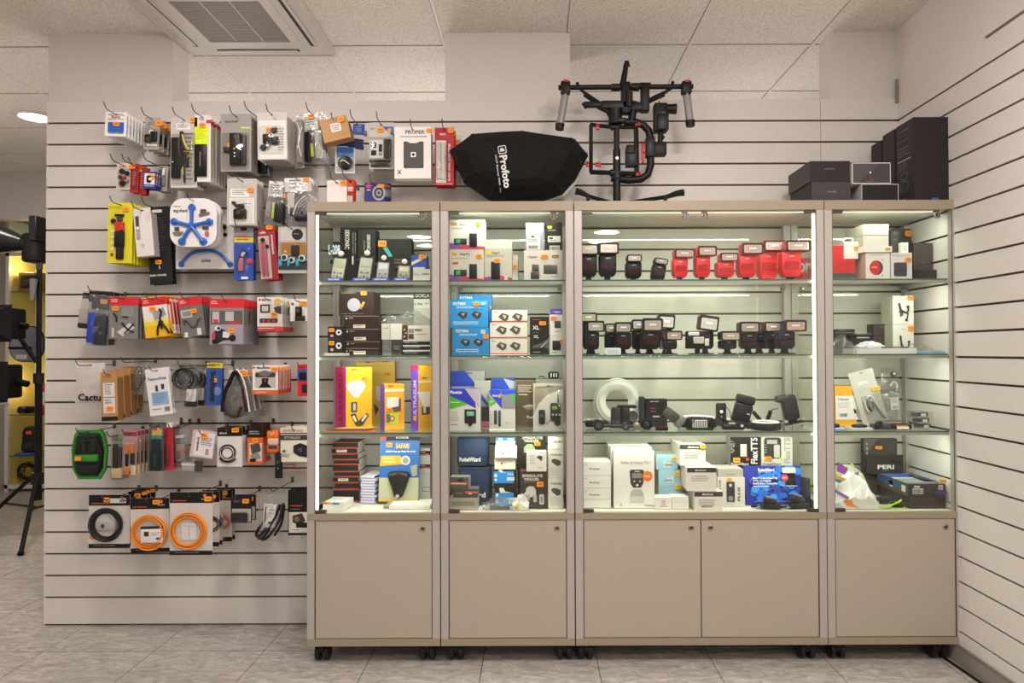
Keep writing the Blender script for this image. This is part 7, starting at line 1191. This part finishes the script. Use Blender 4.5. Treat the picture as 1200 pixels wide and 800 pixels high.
def shop():
    Y = 6.2
    def P(x, y, yy=Y): return at(x, y, yy)
    xl = P(6, 400)[0]; xr = -2.95; zt = P(0, 252)[1]; D = .38; cx = (xl+xr)/2
    t = thing('display_cabinet', 'yellow lit shop display cabinet with white frame seen past the left wall end', 'display cabinet', (cx, Y, 0)); h = (xr-xl)/2
    Wf = mat('cfc9bf', .4); Yl = mat('d6c274', .5); m = MB()
    for x in (-h, h-.03): m.box(x, x+.03, 0, .03, 0, zt, Wf); m.box(x, x+.03, D-.03, D, 0, zt, Wf)
    for z in (.03, zt-.04, P(0, 300)[1]): m.box(-h, h, 0, .03, z, z+.035, Wf)
    for i in range(1, 9): m.box(-h+i*2*h/9-.004, -h+i*2*h/9+.004, .004, .012, P(0, 300)[1], zt, Wf)
    m.build('frame', t)
    m = MB(); m.box(-h, h, D-.012, D, .05, P(0, 298)[1], Yl); m.box(-h+.001, h-.001, .03, D, .04, .06, Yl); m.box(h-.012, h, .03, D, .06, P(0, 298)[1], Yl); m.box(-h+.002, -h+.014, .031, D-.031, .06, P(0, 298)[1], Yl); m.build('yellow_panel', t)
    m = MB(); m.box(-h, h, D-.01, D, P(0, 298)[1], zt, mat('b9c0bf', .4)); m.box(-h+.002, -h+.014, .031, D-.031, P(0, 298)[1], zt-.04, mat('b9c0bf', .4)); m.build('upper_panel', t)
    SZ = []
    for py in (341, 405, 486, 534):
        z = P(0, py)[1]; SZ.append(z); m = MB(); m.box(-h+.03, h-.03, .02, D-.02, z-.008, z, mat('e4efe6', 0, 0, 'glass')); m.box(-h+.03, h-.03, .018, .0205, z-.008, z, mat('4a4a3a', .3)); m.build('glass_shelf', t)
    point((P(24, 320)[0], Y+.1, P(0, 316)[1]), 3, .05, (1, .84, .4)); point((P(24, 450)[0], Y+.1, P(0, 450)[1]), 1.6, .05, (1, .84, .4))
    def it(name, lab, cat, px, z, f, dy=.12):
        x = max(P(px, 400, Y+dy)[0], xl+.13); o = thing(name, lab, cat, (x, Y+dy, z+.001)); f(o)
    def f1(o):
        m = MB(); m.rbox(0, 0, .09, .2, .1, .175, .01, mat('8a6a3a', .4)); m.build('case', o); m = MB(); m.rbox(0, -.052, .09, .15, .006, .12, .004, mat('2b2420', .3)); m.cyl((-.02, -.055, .085), (-.02, -.075, .085), .035, mat('4a4038', .25)); m.build('window', o)
    it('boxed_camera', 'brown boxed camera on the upper shelf of the far yellow cabinet', 'camera', 38, SZ[0], f1)
    def f2(o):
        m = MB(); m.rbox(-.02, 0, .035, .12, .07, .065, .012, K); m.cyl((-.02, -.03, .035), (-.02, -.08, .035), .03, mat('232122', .3)); m.build('body', o)
    it('camera', 'small dark camera on the third shelf of the far yellow cabinet', 'camera', 31, SZ[2], f2)
    def f3(o):
        m = MB(); m.rbox(0, 0, .13, .15, .1, .25, .05, mat('232122', .5)); m.rbox(0, -.04, .07, .12, .06, .1, .03, mat('2b2828', .5)); m.build('body', o); m = MB(); m.rbox(.01, -.053, .2, .05, .006, .03, .003, mat('e8641c')); m.build('orange_badge', o)
    it('camera_bag', 'black camera bag with orange badge on the fourth shelf far left', 'bag', 38, SZ[3], f3)
    def f4(o): m = MB(); m.rbox(0, -.02, .01, .14, .1, .018, .004, mat('2a5ab8', .4)); m.build('case', o)
    it('flat_case', 'flat blue case in front of the black camera bag', 'case', 33, SZ[3], f4, .07)
    def f5(o):
        m = MB(); rn = random.Random(2)
        for i in range(9): r_ = rn.uniform(.05, .1); m.tube([(rn.uniform(-.005, .005)+r_*math.cos(a*PI/8), .03*math.sin(a*PI/8+i), .1+r_*.9*math.sin(a*PI/8)) for a in range(16)], .004, K, 5, closed=True)
        m.build('coils', o)
    it('cable_coil', 'tangle of black cables at the bottom of the far yellow cabinet', 'cable', 30, .06, f5)
    def f6(o): m = MB(); m.rbox(0, 0, .14, .1, .1, .28, .02, mat('c8342c', .4)); m.rbox(0, -.052, .14, .07, .004, .12, .002, mat('e4dcd4'), 1); m.build('carton', o)
    it('product_box', 'red carton on the third shelf at the slat wall edge', 'box', 53, SZ[2], f6)
    o = thing('reflector_panel', 'grey violet rounded reflector panel clamped behind the studio lamps', 'reflector', (at(37, 402, 5.0)[0], 4.95, at(0, 424, 4.95)[1]))
    m = MB(); m.prism([(a*.9, b_) for a, b_ in rr(0, .13, .27, .25, .1, 6)], 0, .012, mat('77727f', .5)); m.build('panel', o); m = MB(); m.tube([(a*.9, .006, b_) for a, b_ in rr(0, .13, .27, .25, .1, 6)], .007, K, 6, closed=True); m.cyl((.03, -.2, .1), (.03, 0, .1), .01, K); m.build('rim', o)
shop()
